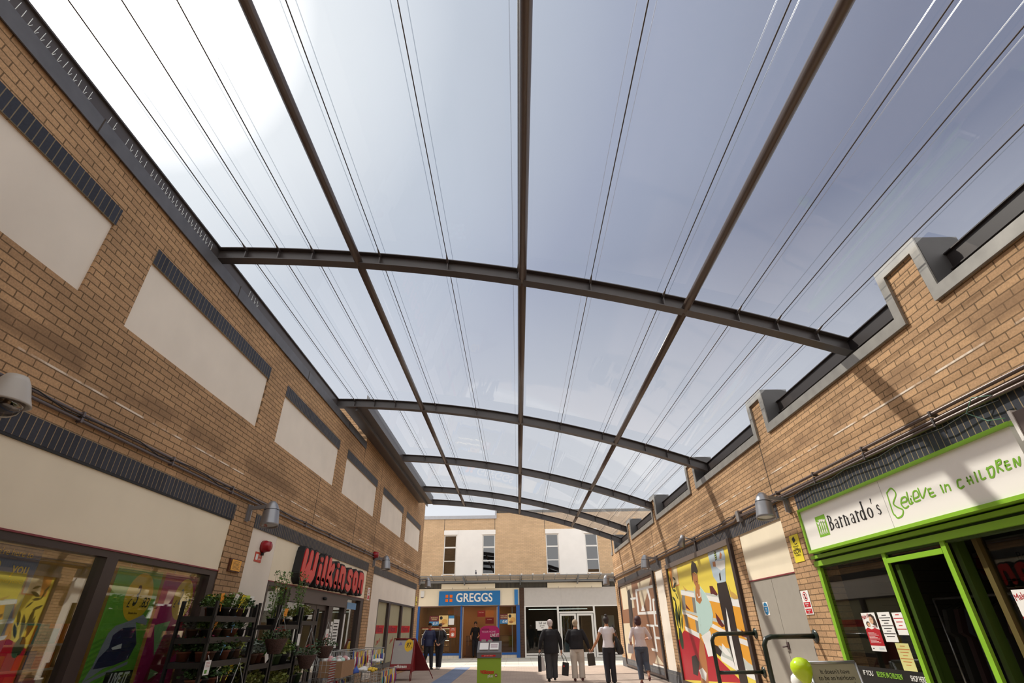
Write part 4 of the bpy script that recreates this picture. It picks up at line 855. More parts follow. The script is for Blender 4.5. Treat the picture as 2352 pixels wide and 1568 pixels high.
for ch, dx in step:
    k = k0 - dx * 1.20
    if ch == 'q': ser.stroke(SFc, SN([(.0, H + .015), (-.008, H - .035)], k), [.018, .005], 0, .0022)
    else: {'a': la, 'r': lr, 'n': ln, 'd': ld, 'o': lo, 's': ls}[ch](k)
ser.build('shop_name', BLKT, sg)
bx('panel_joint', (4.1285, 4.13, 5.74, 5.744, 2.25, 2.765), mat('joint_line', (.45, .43, .4), .5), sg)
# charity shop front
t_ = thing('shopfront', 'lime green framed charity shopfront with dark glass and recessed door', 'shopfront', (4.26, 5.0, 0))
G2 = GREEN
def gb(nm, b): return bx(nm, b, G2, t_)
gb('head_rail', (4.20, 4.30, 2.2, 7.72, 2.155, 2.195)); gb('head_rail', (4.22, 4.34, 2.2, 7.72, 2.06, 2.125))
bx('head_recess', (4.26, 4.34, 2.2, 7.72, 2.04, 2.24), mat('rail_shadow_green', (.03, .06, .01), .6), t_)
gb('post', (4.245, 4.29, 7.65, 7.72, 0, 2.10)); gb('post', (4.245, 4.28, 6.225, 6.285, 0, 2.07)); gb('post', (4.245, 4.28, 5.305, 5.365, 0, 2.07)); gb('transom', (4.245, 4.28, 5.37, 6.225, 1.95, 2.0)); gb('sill', (4.245, 4.29, 6.285, 7.65, .28, .36))
DGN = mat('shaded_lime_side', (.035, .07, .008), .4)  # lime paint darkened in colour for the shaded reveals and door frame
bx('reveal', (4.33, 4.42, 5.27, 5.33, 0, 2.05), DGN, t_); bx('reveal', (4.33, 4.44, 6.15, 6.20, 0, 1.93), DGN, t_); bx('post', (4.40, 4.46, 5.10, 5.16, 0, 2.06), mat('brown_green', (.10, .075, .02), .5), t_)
bx('pane', (4.285, 4.291, 6.29, 7.64, .36, 2.06), GLASSB, t_); bx('pane', (4.285, 4.291, 5.37, 6.22, 1.99, 2.06), GLASSB, t_); bx('pane', (4.44, 4.446, 2.4, 5.10, .2, 2.06), GLASSB, t_)
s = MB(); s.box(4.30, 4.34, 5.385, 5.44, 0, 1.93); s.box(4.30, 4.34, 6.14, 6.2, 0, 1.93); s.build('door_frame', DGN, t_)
# interior
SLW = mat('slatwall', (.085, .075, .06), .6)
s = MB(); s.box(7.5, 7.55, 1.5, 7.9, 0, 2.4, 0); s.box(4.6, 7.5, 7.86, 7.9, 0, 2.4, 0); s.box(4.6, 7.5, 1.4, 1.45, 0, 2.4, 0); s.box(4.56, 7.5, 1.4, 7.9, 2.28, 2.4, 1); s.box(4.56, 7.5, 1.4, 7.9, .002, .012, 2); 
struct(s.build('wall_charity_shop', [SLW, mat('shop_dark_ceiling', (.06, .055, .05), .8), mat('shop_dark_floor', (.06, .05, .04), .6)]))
s = MB()
for k in range(14): s.box(6.70, 6.73, 3.0, 7.6, .3 + k * .14, .31 + k * .14)
for k in range(14): s.box(4.9, 6.7, 7.60, 7.605, .3 + k * .14, .31 + k * .14)
o = s.build('slat_panel', mat('slat_groove', (.03, .026, .02), .6)); tag(o, 'dark grooved slat panelling inside the charity shop', 'slat panelling')
RB = mat('display_red', (.16, .012, .012), .5)
t_ = thing('wall_poster', 'dark poster with a red balloon and a slogan inside the charity shop', 'poster', (6.6, 6, 1.8)); IF = lambda u, v, c=0: (6.62 - c, u, v)
s = MB(); s.prism(IF, [(5.6, 1.85), (8.0, 1.85), (8.0, 2.22), (5.6, 2.22)], -.01, 0, 0); s.prism(IF, ell(7.75, 2.05, .11, .14), 0, .002, 1); s.build('sheet', [mat('poster_dim', (.11, .10, .09), .6), RB], t_); text('Believe in\nChildren', IF, 6.9, 2.03, .14, BLKT, 'lettering', t_, 1, sgn=-1)
t_ = thing('clothes_rail', 'chrome clothes rail hung with dark clothes inside the charity shop', 'clothes rail', (5.5, 5.8, 0)); s = MB(); s.tube([(5.4, 4.6, 1.62), (5.4, 7.3, 1.62)], .014, 8); s.tube([(5.4, 4.6, 0.01), (5.4, 4.6, 1.62)], .014, 8); s.tube([(5.4, 7.3, 0.01), (5.4, 7.3, 1.62)], .014, 8); s.build('rail', SILVER, t_)
CL = [mat('cloth_' + n, c, .9) for n, c in (('black', (.012, .012, .014)), ('navy', (.015, .017, .03)), ('wine', (.03, .01, .012)), ('char', (.025, .024, .022)))]
for k in range(12):
    y = 5.0 + k * .17 + random.uniform(-.02, .02); g = thing('hanging_garment', f'dark garment on the charity shop rail, number {k + 1} counting from the near end' if False else 'dark garment hanging on the chrome rail inside the charity shop', 'garment', (5.4, y, 1.6), 'dark garments on the chrome rail')
    s = MB(); s.tube([(5.18, y, 1.50), (5.4, y, 1.57), (5.62, y, 1.50)], .008, 6); s.tube([(5.4, y, 1.57), (5.4, y, 1.64)], .004, 6); hg = s.build('hanger', CL[3], g)
    s = MB(); q = lambda u, v, c=0: (u, y + c, v); s.prism(q, [(5.17, 1.49), (5.33, 1.55), (5.47, 1.55), (5.63, 1.49), (5.68, 1.25), (5.61, 1.2), (5.63, .75), (5.17, .75), (5.19, 1.2), (5.12, 1.25)], -.035, .035); s.build('cloth', CL[k % 4], g)
s = MB(); s.box(5.6, 6.3, 3.3, 4.6, 1.95, 2.2, 0); o = s.build('wall_heater', mat('heater_grey', (.16, .155, .15), .5)); tag(o, 'grey box unit hanging under the charity shop ceiling', 'heater')
s = MB(); s.box(6.5, 6.52, 3.2, 4.9, 1.55, 1.95); o = s.build('wall_banner', RB); tag(o, 'dim red banner on the charity shop back wall', 'banner')
# posters on the charity shop glass
def child_poster(u0, u1, v0, v1, x, lab):
    W_ = u1 - u0; H_ = v1 - v0; f = lambda a, b, c=0: (x - c, u1 - a * W_, v0 + b * H_)
    t_ = thing('window_poster', lab, 'poster', (x, (u0 + u1) / 2, v0), 'red and white children posters on the charity shop glass')
    s = MB(); s.prism(f, [(0, 0), (1, 0), (1, 1), (0, 1)], -.0, .0012, 0); s.prism(f, [(0, .14), (1, .14), (1, .55), (.7, .60), (.45, .56), (.2, .61), (0, .56)], 0, .0018, 1)
    s.prism(f, [(.50, .95), (.72, .97), (.88, .90), (.95, .72), (.90, .60), (.76, .66), (.6, .70)], 0, .0018, 2); s.prism(f, ell(.62, .80, .14, .10), 0, .0026, 3); s.prism(f, ell(.32, .70, .14, .075), 0, .0022, 2); s.prism(f, ell(.36, .685, .10, .055), 0, .0027, 3)
    for k in range(4): s.prism(f, [(.55 + .03 * k, .655 - .014 * k), (.86, .665 - .014 * k), (.86, .659 - .014 * k), (.55 + .03 * k, .648 - .014 * k)], 0, .0029, 1 if k % 2 else 0)
    for k in range(9): s.prism(f, [(.1, .47 - .032 * k), (.55 + .13 * ((k * 7) % 3), .47 - .032 * k), (.55 + .13 * ((k * 7) % 3), .478 - .032 * k), (.1, .478 - .032 * k)], 0, .0028, 0)
    for q in ((.58, .83), (.68, .83), (.32, .70), (.40, .70)): s.prism(f, ell(q[0], q[1], .015, .01, n=8), 0, .0032, 2)
    s.prism(f, [(.1, .05), (.2, .05), (.2, .08), (.1, .08)], 0, .002, 2); s.prism(f, [(.55, .04), (.9, .04), (.9, .10), (.55, .10)], 0, .002, 4)
    s.build('sheet', [PAPER, mat('poster_crimson', (.42, .012, .02), .5), mat('poster_hair', (.04, .02, .012), .6), mat('poster_face', (.62, .38, .24), .6), mat('poster_greyblue', (.55, .6, .62), .6)], t_)
    text('Make it!', lambda u, v, c=0: f(u, v, c), .27, .90, .16, MATS['poster_crimson'], 'lettering', t_, 1, c=.0025, th=.0008, rot=.15)
child_poster(6.83, 7.10, 1.07, 1.47, 4.283, 'smaller poster of two smiling children left on the charity shop window')
child_poster(4.62, 5.02, 1.12, 1.60, 4.436, 'larger poster of two smiling children at the right edge of the photo')
def note(u0, u1, v0, v1, lab, m_, rows, mp, grp='paper notices on the charity shop glass'):
    t_ = thing('window_notice', lab, 'notice', (4.28, (u0 + u1) / 2, v0), grp); s = MB(); s.box(4.2835, 4.285, u0, u1, v0, v1); s.build('sheet', m_, t_)
    s = MB()
    for k in range(rows): wd = (u1 - u0) * (.18 + .14 * ((k * 5) % 3)); c_ = (u0 + u1) / 2; zz = v1 - (v1 - v0) * (.12 + .8 * k / rows); s.box(4.2828, 4.2835, c_ - wd, c_ + wd, zz, zz + .008)
    s.build('print', mp, t_)
note(6.56, 6.78, 1.17, 1.47, 'tall white typed notice in the middle of the charity shop window', PAPER, 9, BLKT)
note(6.35, 6.52, 1.24, 1.46, 'small white no smoking notice next to the green door frame', PAPER, 5, MATS['panel_red'])
note(6.42, 6.64, .90, 1.16, 'pale yellow notice with small pictures low in the charity shop window', mat('notice_pale_yellow', (.62, .60, .24), .6), 7, mat('print_orange', (.5, .2, .05), .6))
t_ = thing('window_lettering', 'white and green slogan lettering along the bottom of the charity shop window', 'lettering', (4.283, 6.9, .78)); s = MB(); s.box(4.284, 4.285, 6.3, 7.63, .70, .90); s.build('strip', mat('window_strip_black', (.012, .012, .012), .4), t_)
q = lambda u, v, c=0: (4.284 - c, u, v); text('IF YOU', q, 7.33, .83, .075, PAPER, 'lettering', t_, .85, sgn=-1, shear=0); text('BELIEVE IN CHILDREN', q, 6.93, .83, .075, mat('lettering_green', (.25, .5, .05), .5), 'lettering', t_, .62, sgn=-1); text('SHOP HERE', q, 6.45, .83, .075, PAPER, 'lettering', t_, .62, sgn=-1)
# projecting sign
t_ = thing('projecting_sign', 'brown sided box with pale front edge jutting from the wall at the right edge', 'projecting sign', (4.1, 3.98, 2.4)); s = MB(); s.box(4.06, 4.24, 3.2, 3.83, 2.62, 2.83); s.build('box', mat('sign_side_brown', (.13, .10, .09), .5), t_); s = MB(); s.box(4.05, 4.24, 3.83, 3.86, 2.60, 2.85); s.build('face', WSIGN, t_)
# conduits right
for z, lab in ((3.135, 'top one of the three conduit pipes on the right wall'), (3.068, 'middle one of the three conduit pipes on the right wall'), (3.0, 'lowest of the three conduit pipes on the right wall')):
    t_ = thing('conduit', lab, 'conduit', (4.22, 0, z), 'conduit pipes on the right wall'); s = MB(); zz = z + (0.02 if z < 3.1 else 0)
    low = z < 3.03
    s.tube([(4.22, -4, z + .0), (4.22, 9.0, z + (.11 if low else .06)), (4.22, 9.75, z + (.13 if low else .07))] if low else [(4.22, -4, z), (4.22, 9.0, z + .07), (4.22, 9.9, z + .08), (4.22, 10.1, z + .03), (4.22, 24.0, z + .13)], .019, 8); s.build('pipe', mat('conduit_brown', (.12, .085, .075), .35, .2), t_)
    for y in [3.6 + 1.15 * k for k in range(5)]: s = MB(); q = z + (y + 4) / 13 * (.11 if low else .07); s.box(4.195, 4.262, y - .012, y + .012, q - .027, q + .027); s.build('saddle_clip', STEEL, t_)
s = MB(); s.box(4.18, 4.26, 9.76, 9.88, 3.05, 3.24); o = s.build('junction_box', mat('junction_grey', (.22, .2, .19), .5)); tag(o, 'grey junction box where the right wall conduits meet', 'junction box')
s = MB(); pts = [(4.19, 4.0 + k * .33, 3.01 + .02 * math.sin(k * 2.1) + k * .004) for k in range(18)]; s.tube(pts, .006, 6); s.tube([(4.19, 9.95 + .3 * k, 3.16 + .05 * math.sin(k * 1.3) - (.12 if k == 4 else 0)) for k in range(14)], .006, 6); o = s.build('loose_cable', BLACK); tag(o, 'loose black cable tied along the conduits on the right wall', 'cable')
s = MB(); s.tube([(4.2, 4.05, 3.08), (4.16, 4.2, 3.12), (4.16, 4.32, 3.02), (4.2, 4.2, 2.9), (4.22, 4.06, 2.87)], .004, 6); o = s.build('loose_cable', mat('green_wire', (.15, .3, .25), .5)); tag(o, 'looped thin green wire above the charity shop sign at far right', 'cable')
s = MB(); s.tube([(4.62, 7.55, 4.50), (4.55, 7.5, 4.62), (4.52, 7.32, 4.66), (4.5, 7.2, 4.58), (4.5, 7.28, 4.50)], .007, 6); o = s.build('loose_cable', PAPER); tag(o, 'pale loop of cable on the right parapet by the second raised block', 'cable')
# wall lamps
LSIL = mat('lamp_silver', (.30, .30, .315), .35, .6)
def wall_lamp(side, y, z, lab, s_=1.0):
    sx = 1 if side == 'L' else -1; wx = -4.36 if side == 'L' else 4.26
    t_ = thing('wall_lamp', lab, 'wall lamp', (wx, y, z), 'grey bell shaped wall lamps')
    s = MB(); s.box(wx, wx + sx * .025, y - .035, y + .035, z - .16, z + .10); s.box(wx + sx * .025, wx + sx * .07, y - .012, y + .012, z - .15, z + .09); s.build('back_plate', LSIL, t_)
    s = MB(); s.obox((wx + sx * .20, y, z + .06), Vector((1, 0, .12 * sx)).normalized(), Vector((0, 1, 0)), Vector((-.12 * sx, 0, 1)).normalized(), .16, .018, .028); s.build('arm', LSIL, t_)
    ax = Vector((.10 * sx, -.10, -1)).normalized(); c = Vector((wx + sx * .38, y, z + .15))
    s = MB(); s.lathe(c, ax, [(0.001, 0), (.045, .01), (.085, .06), (.115, .13), (.118, .15)], 20); s.build('cap', LSIL, t_)
    s = MB(); s.lathe(c, ax, [(.108, .148), (.110, .162)], 20); s.build('groove_ring', BLACK, t_)
    s = MB(); s.lathe(c, ax, [(.119, .16), (.138, .37), (.140, .40), (.132, .40), (.125, .37), (.10, .20), (.0, .19)], 20); h = s.build('shade', LSIL, t_)
    s = MB(); s.lathe(c, ax, [(.001, .385), (.128, .385)], 20); s.build('lens', glass('lamp_glass', (.9, .88, .8), .1, .6) if 'lamp_glass' not in MATS else MATS['lamp_glass'], h)
    s = MB(); s.ball(c + ax * .27, .035, .035, .06, n=10, k=6); s.build('bulb', WHITEP, h)
wall_lamp('L', 8.27, 3.05, 'grey bell shaped wall lamp nearest on the left wall, above the brick pier')
wall_lamp('L', 16.22, 3.17, 'grey bell shaped wall lamp on the left wall beside the end of the red name')
wall_lamp('L', 24.2, 3.22, 'grey bell shaped wall lamp at the far corner of the left wall')
wall_lamp('R', 8.02, 3.02, 'grey bell shaped wall lamp nearest on the right wall, above the CCTV notice')
wall_lamp('R', 16.3, 3.10, 'grey bell shaped wall lamp on the right wall between the two murals')
wall_lamp('R', 23.9, 3.20, 'grey bell shaped wall lamp at the far corner of the right wall')
t_ = thing('spotlight', 'small tilted spotlight on the right wall above the bright mural', 'spotlight', (4.26, 12.7, 3.1)); s = MB(); s.box(4.22, 4.26, 12.6, 12.66, 2.80, 3.18); s.tube([(4.24, 12.63, 3.12), (4.05, 12.7, 3.2)], .015, 8); s.build('bracket', STEEL, t_); s = MB(); s.lathe((4.02, 12.75, 3.26), (-.25, .35, -.9), [(0.001, 0), (.05, .0), (.06, .08), (.095, .26), (.085, .26), (.05, .1), (0, .1)], 16); s.build('shade', LSIL, t_)
# dome camera, top left
t_ = thing('dome_camera', 'large pale hooded dome camera on a bracket at the left edge', 'security camera', (-4.36, 3.35, 3.0)); s = MB(); s.tube([(-4.36, 3.05, 2.98), (-4.15, 3.12, 2.99), (-3.95, 3.25, 3.02)], [.055, .05, .045], 12); s.box(-4.36, -4.33, 2.92, 3.18, 2.88, 3.08); s.build('bracket', mat('camera_beige', (.42, .37, .31), .45), t_)
c = Vector((-3.86, 3.42, 2.94)); s = MB(); s.lathe(c, (0, 0, -1), [(.02, -.16), (.07, -.15), (.10, -.10), (.135, .0), (.16, .06), (.165, .075), (.15, .075), (.12, .0), (.0, -.01)], 24); s.build('hood', mat('camera_shell', (.50, .46, .41), .4), t_)
s = MB(); s.lathe(c, (0, 0, -1), [(.125, .06), (.123, .10), (.10, .145), (.06, .17), (.001, .18)], 24); s.build('dome', glass('dome_glass', (.55, .5, .46), .12, .7), t_); s = MB(); s.ball(c + Vector((0, 0, -.09)), .06, .06, .05, n=12, k=8); s.box(c.x - .03, c.x + .03, c.y - .09, c.y - .03, c.z - .12, c.z - .06); s.build('camera_module', BLACK, t_)
# handrails
HG = mat('rail_green_black', (.018, .028, .022), .25)
def handrail(y, zs, lab, xo=3.50):
    t_ = thing('handrail', lab, 'handrail', (4.2, y, 0), 'dark tubular handrails by the grey doors')
    r = .034; top = zs[0]
    s = MB(); s.tube([(4.25, y, top), (xo + .12, y, top), (xo + .04, y, top - .025), (xo, y, top - .10), (xo, y, 0.0)], r, 12); rl = s.build('rail', HG, t_)
    for z in zs[1:]: s = MB(); s.tube([(4.25, y, z), (xo, y, z)], r * .85, 12); s.build('cross_rail', HG, rl)
    for z in zs: s = MB(); s.lathe((4.262, y, z), (-1, 0, 0), [(.001, 0), (.085, 0), (.085, .012), (.05, .022), (.035, .03)], 16); s.build('wall_flange', HG, rl)
handrail(8.30, (1.21,), 'dark tubular handrail on the near side of the grey doors'); handrail(10.36, (1.23, .65), 'dark tubular handrail with a lower rail on the far side of the grey doors', 3.46)
# ------------------------------------------------------------------ far building
for a, b, wd in ((-4.28, -1.28, 'pale rendered panel on the left half of the far building'), (1.69, 4.72, 'pale rendered panel on the right half of the far building')):
    t_ = thing('rendered_panel', wd, 'wall panel', ((a + b) / 2, 31, 4.05), 'pale panels on the far building')
    s = MB(); s.box(a + .74, b - .74, 30.975, 31.0, 3.98, 6.18); s.box(a, b, 30.975, 31.0, 6.18, 6.45); s.build('render', WHITE, t_)
    for u, v in ((a - .02, a + .80), (b - .80, b + .02)): bx('lintel', (u, v, 30.93, 30.98, 6.19, 6.43), WHITE, t_)
for (a, b), wd in zip(wins, ('first upper window from the left on the far building', 'second upper window from the left on the far building', 'third upper window from the left on the far building', 'last upper window on the right of the far building')):
    t_ = thing('upper_window', 'narrow white framed three pane window, ' + wd, 'window', ((a + b) / 2, 31.05, 4.05), 'narrow upper windows of the far building')
    s = MB(); y0, y1 = 31.03, 31.09
    for u, v in ((a, a + .055), (b - .055, b)): s.box(u, v, y0, y1, 4.05, 6.18)
    for z in (4.05, 4.74, 5.46, 6.125): s.box(a, b, y0, y1, z, z + (.08 if z == 5.46 else .055))
    s.build('frame', WHITEP, t_)
    for z0, z1 in ((4.105, 4.74), (4.795, 5.46), (5.54, 6.125)): bx('pane', (a + .055, b - .055, 31.05, 31.056, z0, z1), GLASSD, t_)
s = MB(); s.box(-4.6, -1.0, 31.36, 33.5, 3.9, 6.4); s.box(1.4, 5.0, 31.36, 33.5, 3.9, 6.4)
s2 = MB()
for a, b in ((-4.6, -1.0), (1.4, 5.0)): s2.box(a, b, 33.5, 33.6, 3.7, 6.6); s2.box(a - .1, a, 31.36, 33.5, 3.7, 6.6); s2.box(b, b + .1, 31.36, 33.5, 3.7, 6.6); s2.box(a, b, 31.36, 33.5, 6.5, 6.6); s2.box(a, b, 31.36, 33.5, 3.8, 3.9)
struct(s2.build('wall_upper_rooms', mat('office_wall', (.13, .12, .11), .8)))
# glazed canopy
t_ = thing('glass_canopy', 'long grey framed glass canopy across the far building above the shops', 'canopy', (0, 30.2, 3.7))
CG = mat('canopy_grey', (.25, .255, .26), .45, .2)
s = MB(); s.box(-7, 7, 30.92, 31.0, 3.60, 3.74); s.box(-7, 7, 29.72, 29.80, 3.86, 3.90); s.box(-7, 7, 30.70, 30.93, 3.62, 3.68); s.build('rail', CG, t_)
s = MB(); s.poly(((-7, 29.76, 3.905), (7, 29.76, 3.905), (7, 30.95, 3.76), (-7, 30.95, 3.76))); s.build('glazing', glass('canopy_glass', (.7, .74, .75), .2, .8), t_)
for k in range(22):
    x = -6.6 + k * .62; s = MB(); s.tube([(x, 29.76, 3.89), (x, 30.95, 3.745)], .014, 6); s.build('glazing_bar', CG, t_); s = MB(); s.box(x - .045, x + .045, 29.70, 29.80, 3.90, 3.955); s.build('clamp', WHITEP, t_)
for x in (-5.9, -2.98, .15, 3.35, 6.4):
    s = MB(); q = lambda u, v, c=0: (x + c, u, v); s.prism(q, [(31.0, 3.50), (30.9, 3.48), (29.75, 3.80), (29.70, 3.88), (31.0, 3.78)], -.03, .03); s.build('bracket', CG, t_)
struct(bx('trim_21', (-12, 12, 30.99, 31.3, 3.34, 3.62), MATS['soldier_front']))
for a, b, wd in ((-4.28, -1.27, 'shallow cream light box above the blue bakery sign'), (1.67, 4.72, 'shallow cream light box above the empty shop on the right')):
    t_ = thing('light_box', wd, 'light box', ((a + b) / 2, 30.9, 3.3), 'cream boxes under the canopy'); bx('body', (a, b, 30.86, 30.99, 3.32, 3.57), CREAM2, t_)
    for k in range(3): bx('clip', (a + .6 + k * .93, a + .62 + k * .93, 30.85, 30.86, 3.30, 3.38), CG, t_)
# bakery
o = bx('fascia_board', (-5.5, .08, 30.93, 30.99, 2.48, 3.335), CREAM2); tag(o, 'cream fascia board behind the blue bakery sign', 'fascia board')
sg = thing('shop_sign', 'blue bakery sign with four orange squares and white capital letters', 'shop sign', (-2.68, 30.9, 2.5))
SF = lambda u, v, c=0: (u, 30.84 - c, v)
s = MB(); s.box(-4.38, -.98, 30.84, 30.93, 2.50, 3.21); s.build('panel', BLUE, sg)
s = MB()
for a, b in ((-4.01, -3.87), (-3.78, -3.63)):
    for c_, d in ((2.885, 3.03), (2.68, 2.825)): s.prism(SF, [(a, c_), (b, c_), (b, d), (a, d)], 0, .012)
s.build('orange_squares', ORANGE, sg)
text('GREGGS', SF, -2.42, 2.86,   .60, WSIGN, 'lettering', sg, .90, .011, c=.001, th=.012)
o = bx('blue_strip_sign', (-.19, .01, 30.84, 30.93, 2.50, 3.25), mat('strip_blue', (.03, .20, .50), .4)); tag(o, 'narrow upright bright blue strip at the right end of the bakery fascia', 'sign')
struct(bx('trim_22', (.08, .34, 30.9, 31.2, 0, 3.34), MATS['brown_brick']))
t_ = thing('shopfront', 'blue framed bakery shopfront with an open doorway', 'shopfront', (-2.7, 30.97, 0))
for nm, b in (('post', (-5.52, -5.40, 30.9, 31.02, .0, 2.48)), ('post', (-3.16, -3.07, 30.9, 31.02, 0, 2.48)), ('post', (-1.12, -1.03, 30.9, 31.02, 0, 2.48)), ('post', (-.10, .09, 30.88, 31.02, 0, 2.48)), ('bottom_rail', (-5.4, -3.16, 30.92, 31.0, .17, .27)), ('bottom_rail', (-1.03, -.10, 30.92, 31.0, .17, .27))): bx(nm, b, BLUED, t_)
bx('head_rail', (-5.5, .08, 30.94, 31.0, 2.42, 2.48), mat('head_brown', (.12, .05, .03), .5), t_)
for a, b in ((-5.4, -3.16), (-1.03, -.10)): bx('stall_riser', (a, b, 30.93, 31.02, 0, .17), MATS['tile_white'], t_); bx('pane', (a, b, 30.96, 30.966, .27, 2.42), GLASSB, t_)
for x in (-3.05, -1.18, -.35): bx('door_edge', (x, x + .05, 30.98, 31.05, .02, 2.42 if x < -.5 else 2.40), SILVER, t_)
WO = mat('bakery_wall', (.42, .24, .13), .7); WC = mat('bakery_ceiling', (.6, .45, .32), .7)
s = MB(); s.box(-5.6, .1, 34.6, 34.7, 0, 2.75, 0); s.box(-5.7, -5.6, 31.36, 34.6, 0, 2.75, 0); s.box(.1, .2, 31.36, 34.6, 0, 2.75, 0); s.box(-5.6, .1, 31.36, 34.6, 2.6, 2.75, 1); s.box(-5.6, .1, 31.0, 34.6, .001, .012, 2)
struct(s.build('wall_bakery', [WO, WC, mat('bakery_floor', (.16, .12, .10), .4)]))
for k, (x, y) in enumerate(((-4.6, 32.2), (-2.2, 32.2), (-.8, 32.6), (-3.4, 33.6), (-1.5, 33.8))):
    o = MB().box(x - .35, x + .35, y - .08, y + .08, 2.585, 2.6).build('ceiling_light', mat('bakery_light', (1, .64, .34), emit=14)); tag(o, 'warm light panel on the bakery ceiling', 'ceiling light', 'warm light panels on the bakery ceiling')
# display cabinets
t_ = thing('display_cabinet', 'tiered bakery display shelves behind the left window', 'display cabinet', (-4.6, 31.8, 0)); s = MB(); s.box(-5.35, -3.75, 31.5, 32.1, .02, .3)
for z in (.55, .85, 1.15, 1.42): s.box(-5.35, -3.75, 31.5, 32.1, z, z + .03)
s.box(-5.37, -5.33, 31.5, 32.1, 0.02, 1.5); s.box(-3.77, -3.73, 31.5, 32.1, 0.02, 1.5); s.build('frame', mat('cabinet_brown', (.12, .04, .02), .4), t_); bx('label_rail', (-5.35, -3.75, 31.49, 31.5, 1.40, 1.47), RED, t_)
s = MB()
for z in (.84, 1.14, 1.41): s.box(-5.3, -3.8, 31.53, 31.55, z - .015, z - .002)
s.build('added_glow_strip', mat('added_cabinet_glow', (1, .75, .45), emit=10), t_)  # glowing strips added under the shelves to brighten the pastries
PB = [mat('pastry_' + n, c, .6) for n, c in (('gold', (.62, .33, .08)), ('brown', (.34, .14, .04)), ('pale', (.75, .55, .28)), ('iced', (.75, .70, .62)))]
pm = []
for q in range(4): s = MB(); s.ball((0, 0, .03), .06, .05, .035, n=10, k=6); pm.append(s.data('pastry', [PB[q]]))
for z in (.305, .585, .885, 1.185):
    for x in [-5.22 + .16 * k for k in range(9)]:
        o = bpy.data.objects.new('pastry', pm[random.randrange(4)]); COL.objects.link(o); o.location = (x, 31.62 + random.uniform(-.03, .03), z + (-.005)); o.scale = (1, 1, random.uniform(.8, 1.3)); tag(o, 'round pastry on the tiered shelves behind the left bakery window', 'pastry', 'pastries in the bakery window')
t_ = thing('counter', 'glass fronted serving counter inside the bakery doorway', 'counter', (-2.2, 33.2, 0)); s = MB(); s.box(-3.0, -.3, 33.0, 33.6, .02, .55); s.box(-3.0, -.3, 33.0, 33.6, 1.0, 1.04); s.box(-3.0, -.3, 33.3, 33.6, .75, .78); s.build('cabinet', mat('counter_brown', (.20, .10, .05), .5), t_); bx('front_glass', (-3.0, -.3, 33.0, 33.01, .55, 1.0), GLASS, t_)
for x0, x1, z0, z1, c_, lab, tx in ((-2.37, -1.92, 1.98, 2.30, (.25, .01, .02), 'upper left dark red menu board inside the bakery', 'meal deals'), (-1.90, -1.42, 1.98, 2.30, (.45, .18, .06), 'upper right picture menu board inside the bakery', None), (-1.90, -1.42, 1.62, 1.94, (.22, .01, .02), 'lower dark red menu board inside the bakery', 'breakfast')):
    o = MB().box(x0, x1, 32.9, 32.92, z0, z1).build('menu_board', mat('menu' + str(z0) + str(x0), c_, .5)); tag(o, lab, 'menu board', 'menu boards in the bakery')
    if tx: text(tx, lambda u, v, c=0: (u, 32.9 - c, v), (x0 + x1) / 2, z1 - .1, .07, WSIGN, 'lettering', o)
def win_ad(x0, lab, l1, price, w1, w2, z1):
    t_ = thing('window_poster', lab, 'poster', (x0, 30.95, 1.7), 'bakery window posters'); f = lambda u, v, c=0: (u, 30.955 - c, v)
    s = MB(); s.prism(f, [(x0, z1 - .45), (x0 + w1, z1 - .45), (x0 + w1, z1), (x0, z1)], 0, .003, 0); s.prism(f, [(x0, z1 - .45), (x0 + w1, z1 - .45), (x0 + w1, z1 - .25), (x0, z1 - .25)], .003, .004, 1)
    s.prism(f, [(x0 + w1, z1 - .5), (x0 + w1 + w2, z1 - .5), (x0 + w1 + w2, z1 + .03), (x0 + w1, z1 + .03)], 0, .003, 2); s.prism(f, ell(x0 + w1 + w2 * .62, z1 - .27, w2 * .32, .13), .003, .004, 3); s.prism(f, ell(x0 + w1 + w2 * .4, z1 - .37, w2 * .25, .06), .003, .005, 4); s.prism(f, ell(x0 + w1 + .12, z1 - .09, .08, .08), .003, .0055, 5)
    s.build('sheet', [mat('ad_maroon', (.13, .015, .02), .5), mat('ad_blue', (.03, .20, .42), .5), mat('ad_cream', (.70, .50, .20), .5), PB[0], PB[1], BLKT], t_)
    text(l1, f, x0 + w1 / 2, z1 - .12, .085, mat('ad_gold', (.75, .6, .3), .5), 'lettering', t_, .8, .001, c=.0045); text(price, f, x0 + w1 * .62, z1 - .35, .15, WSIGN, 'lettering', t_, .75, .003, c=.0045); return t_
win_ad(-4.85, 'bakery window poster on the left pane with the price 1.19', 'freshly baked\nsteak bake', '£1.19', .52, .50, 2.0)
win_ad(-.99, 'bakery window poster on the right pane with the price 1.40', 'freshly made\nroast chicken', '£1.40', .42, .45, 2.05)
t_ = thing('window_notice', 'blue and white notice beside the left bakery poster', 'notice', (-3.7, 30.95, 1.6)); s = MB(); s.box(-3.80, -3.50, 30.952, 30.955, 1.58, 1.88); s.build('sheet', PAPER, t_); s = MB(); s.box(-3.80, -3.50, 30.952, 30.955, 1.88, 2.02); s.build('heading', MATS['ad_blue'], t_)
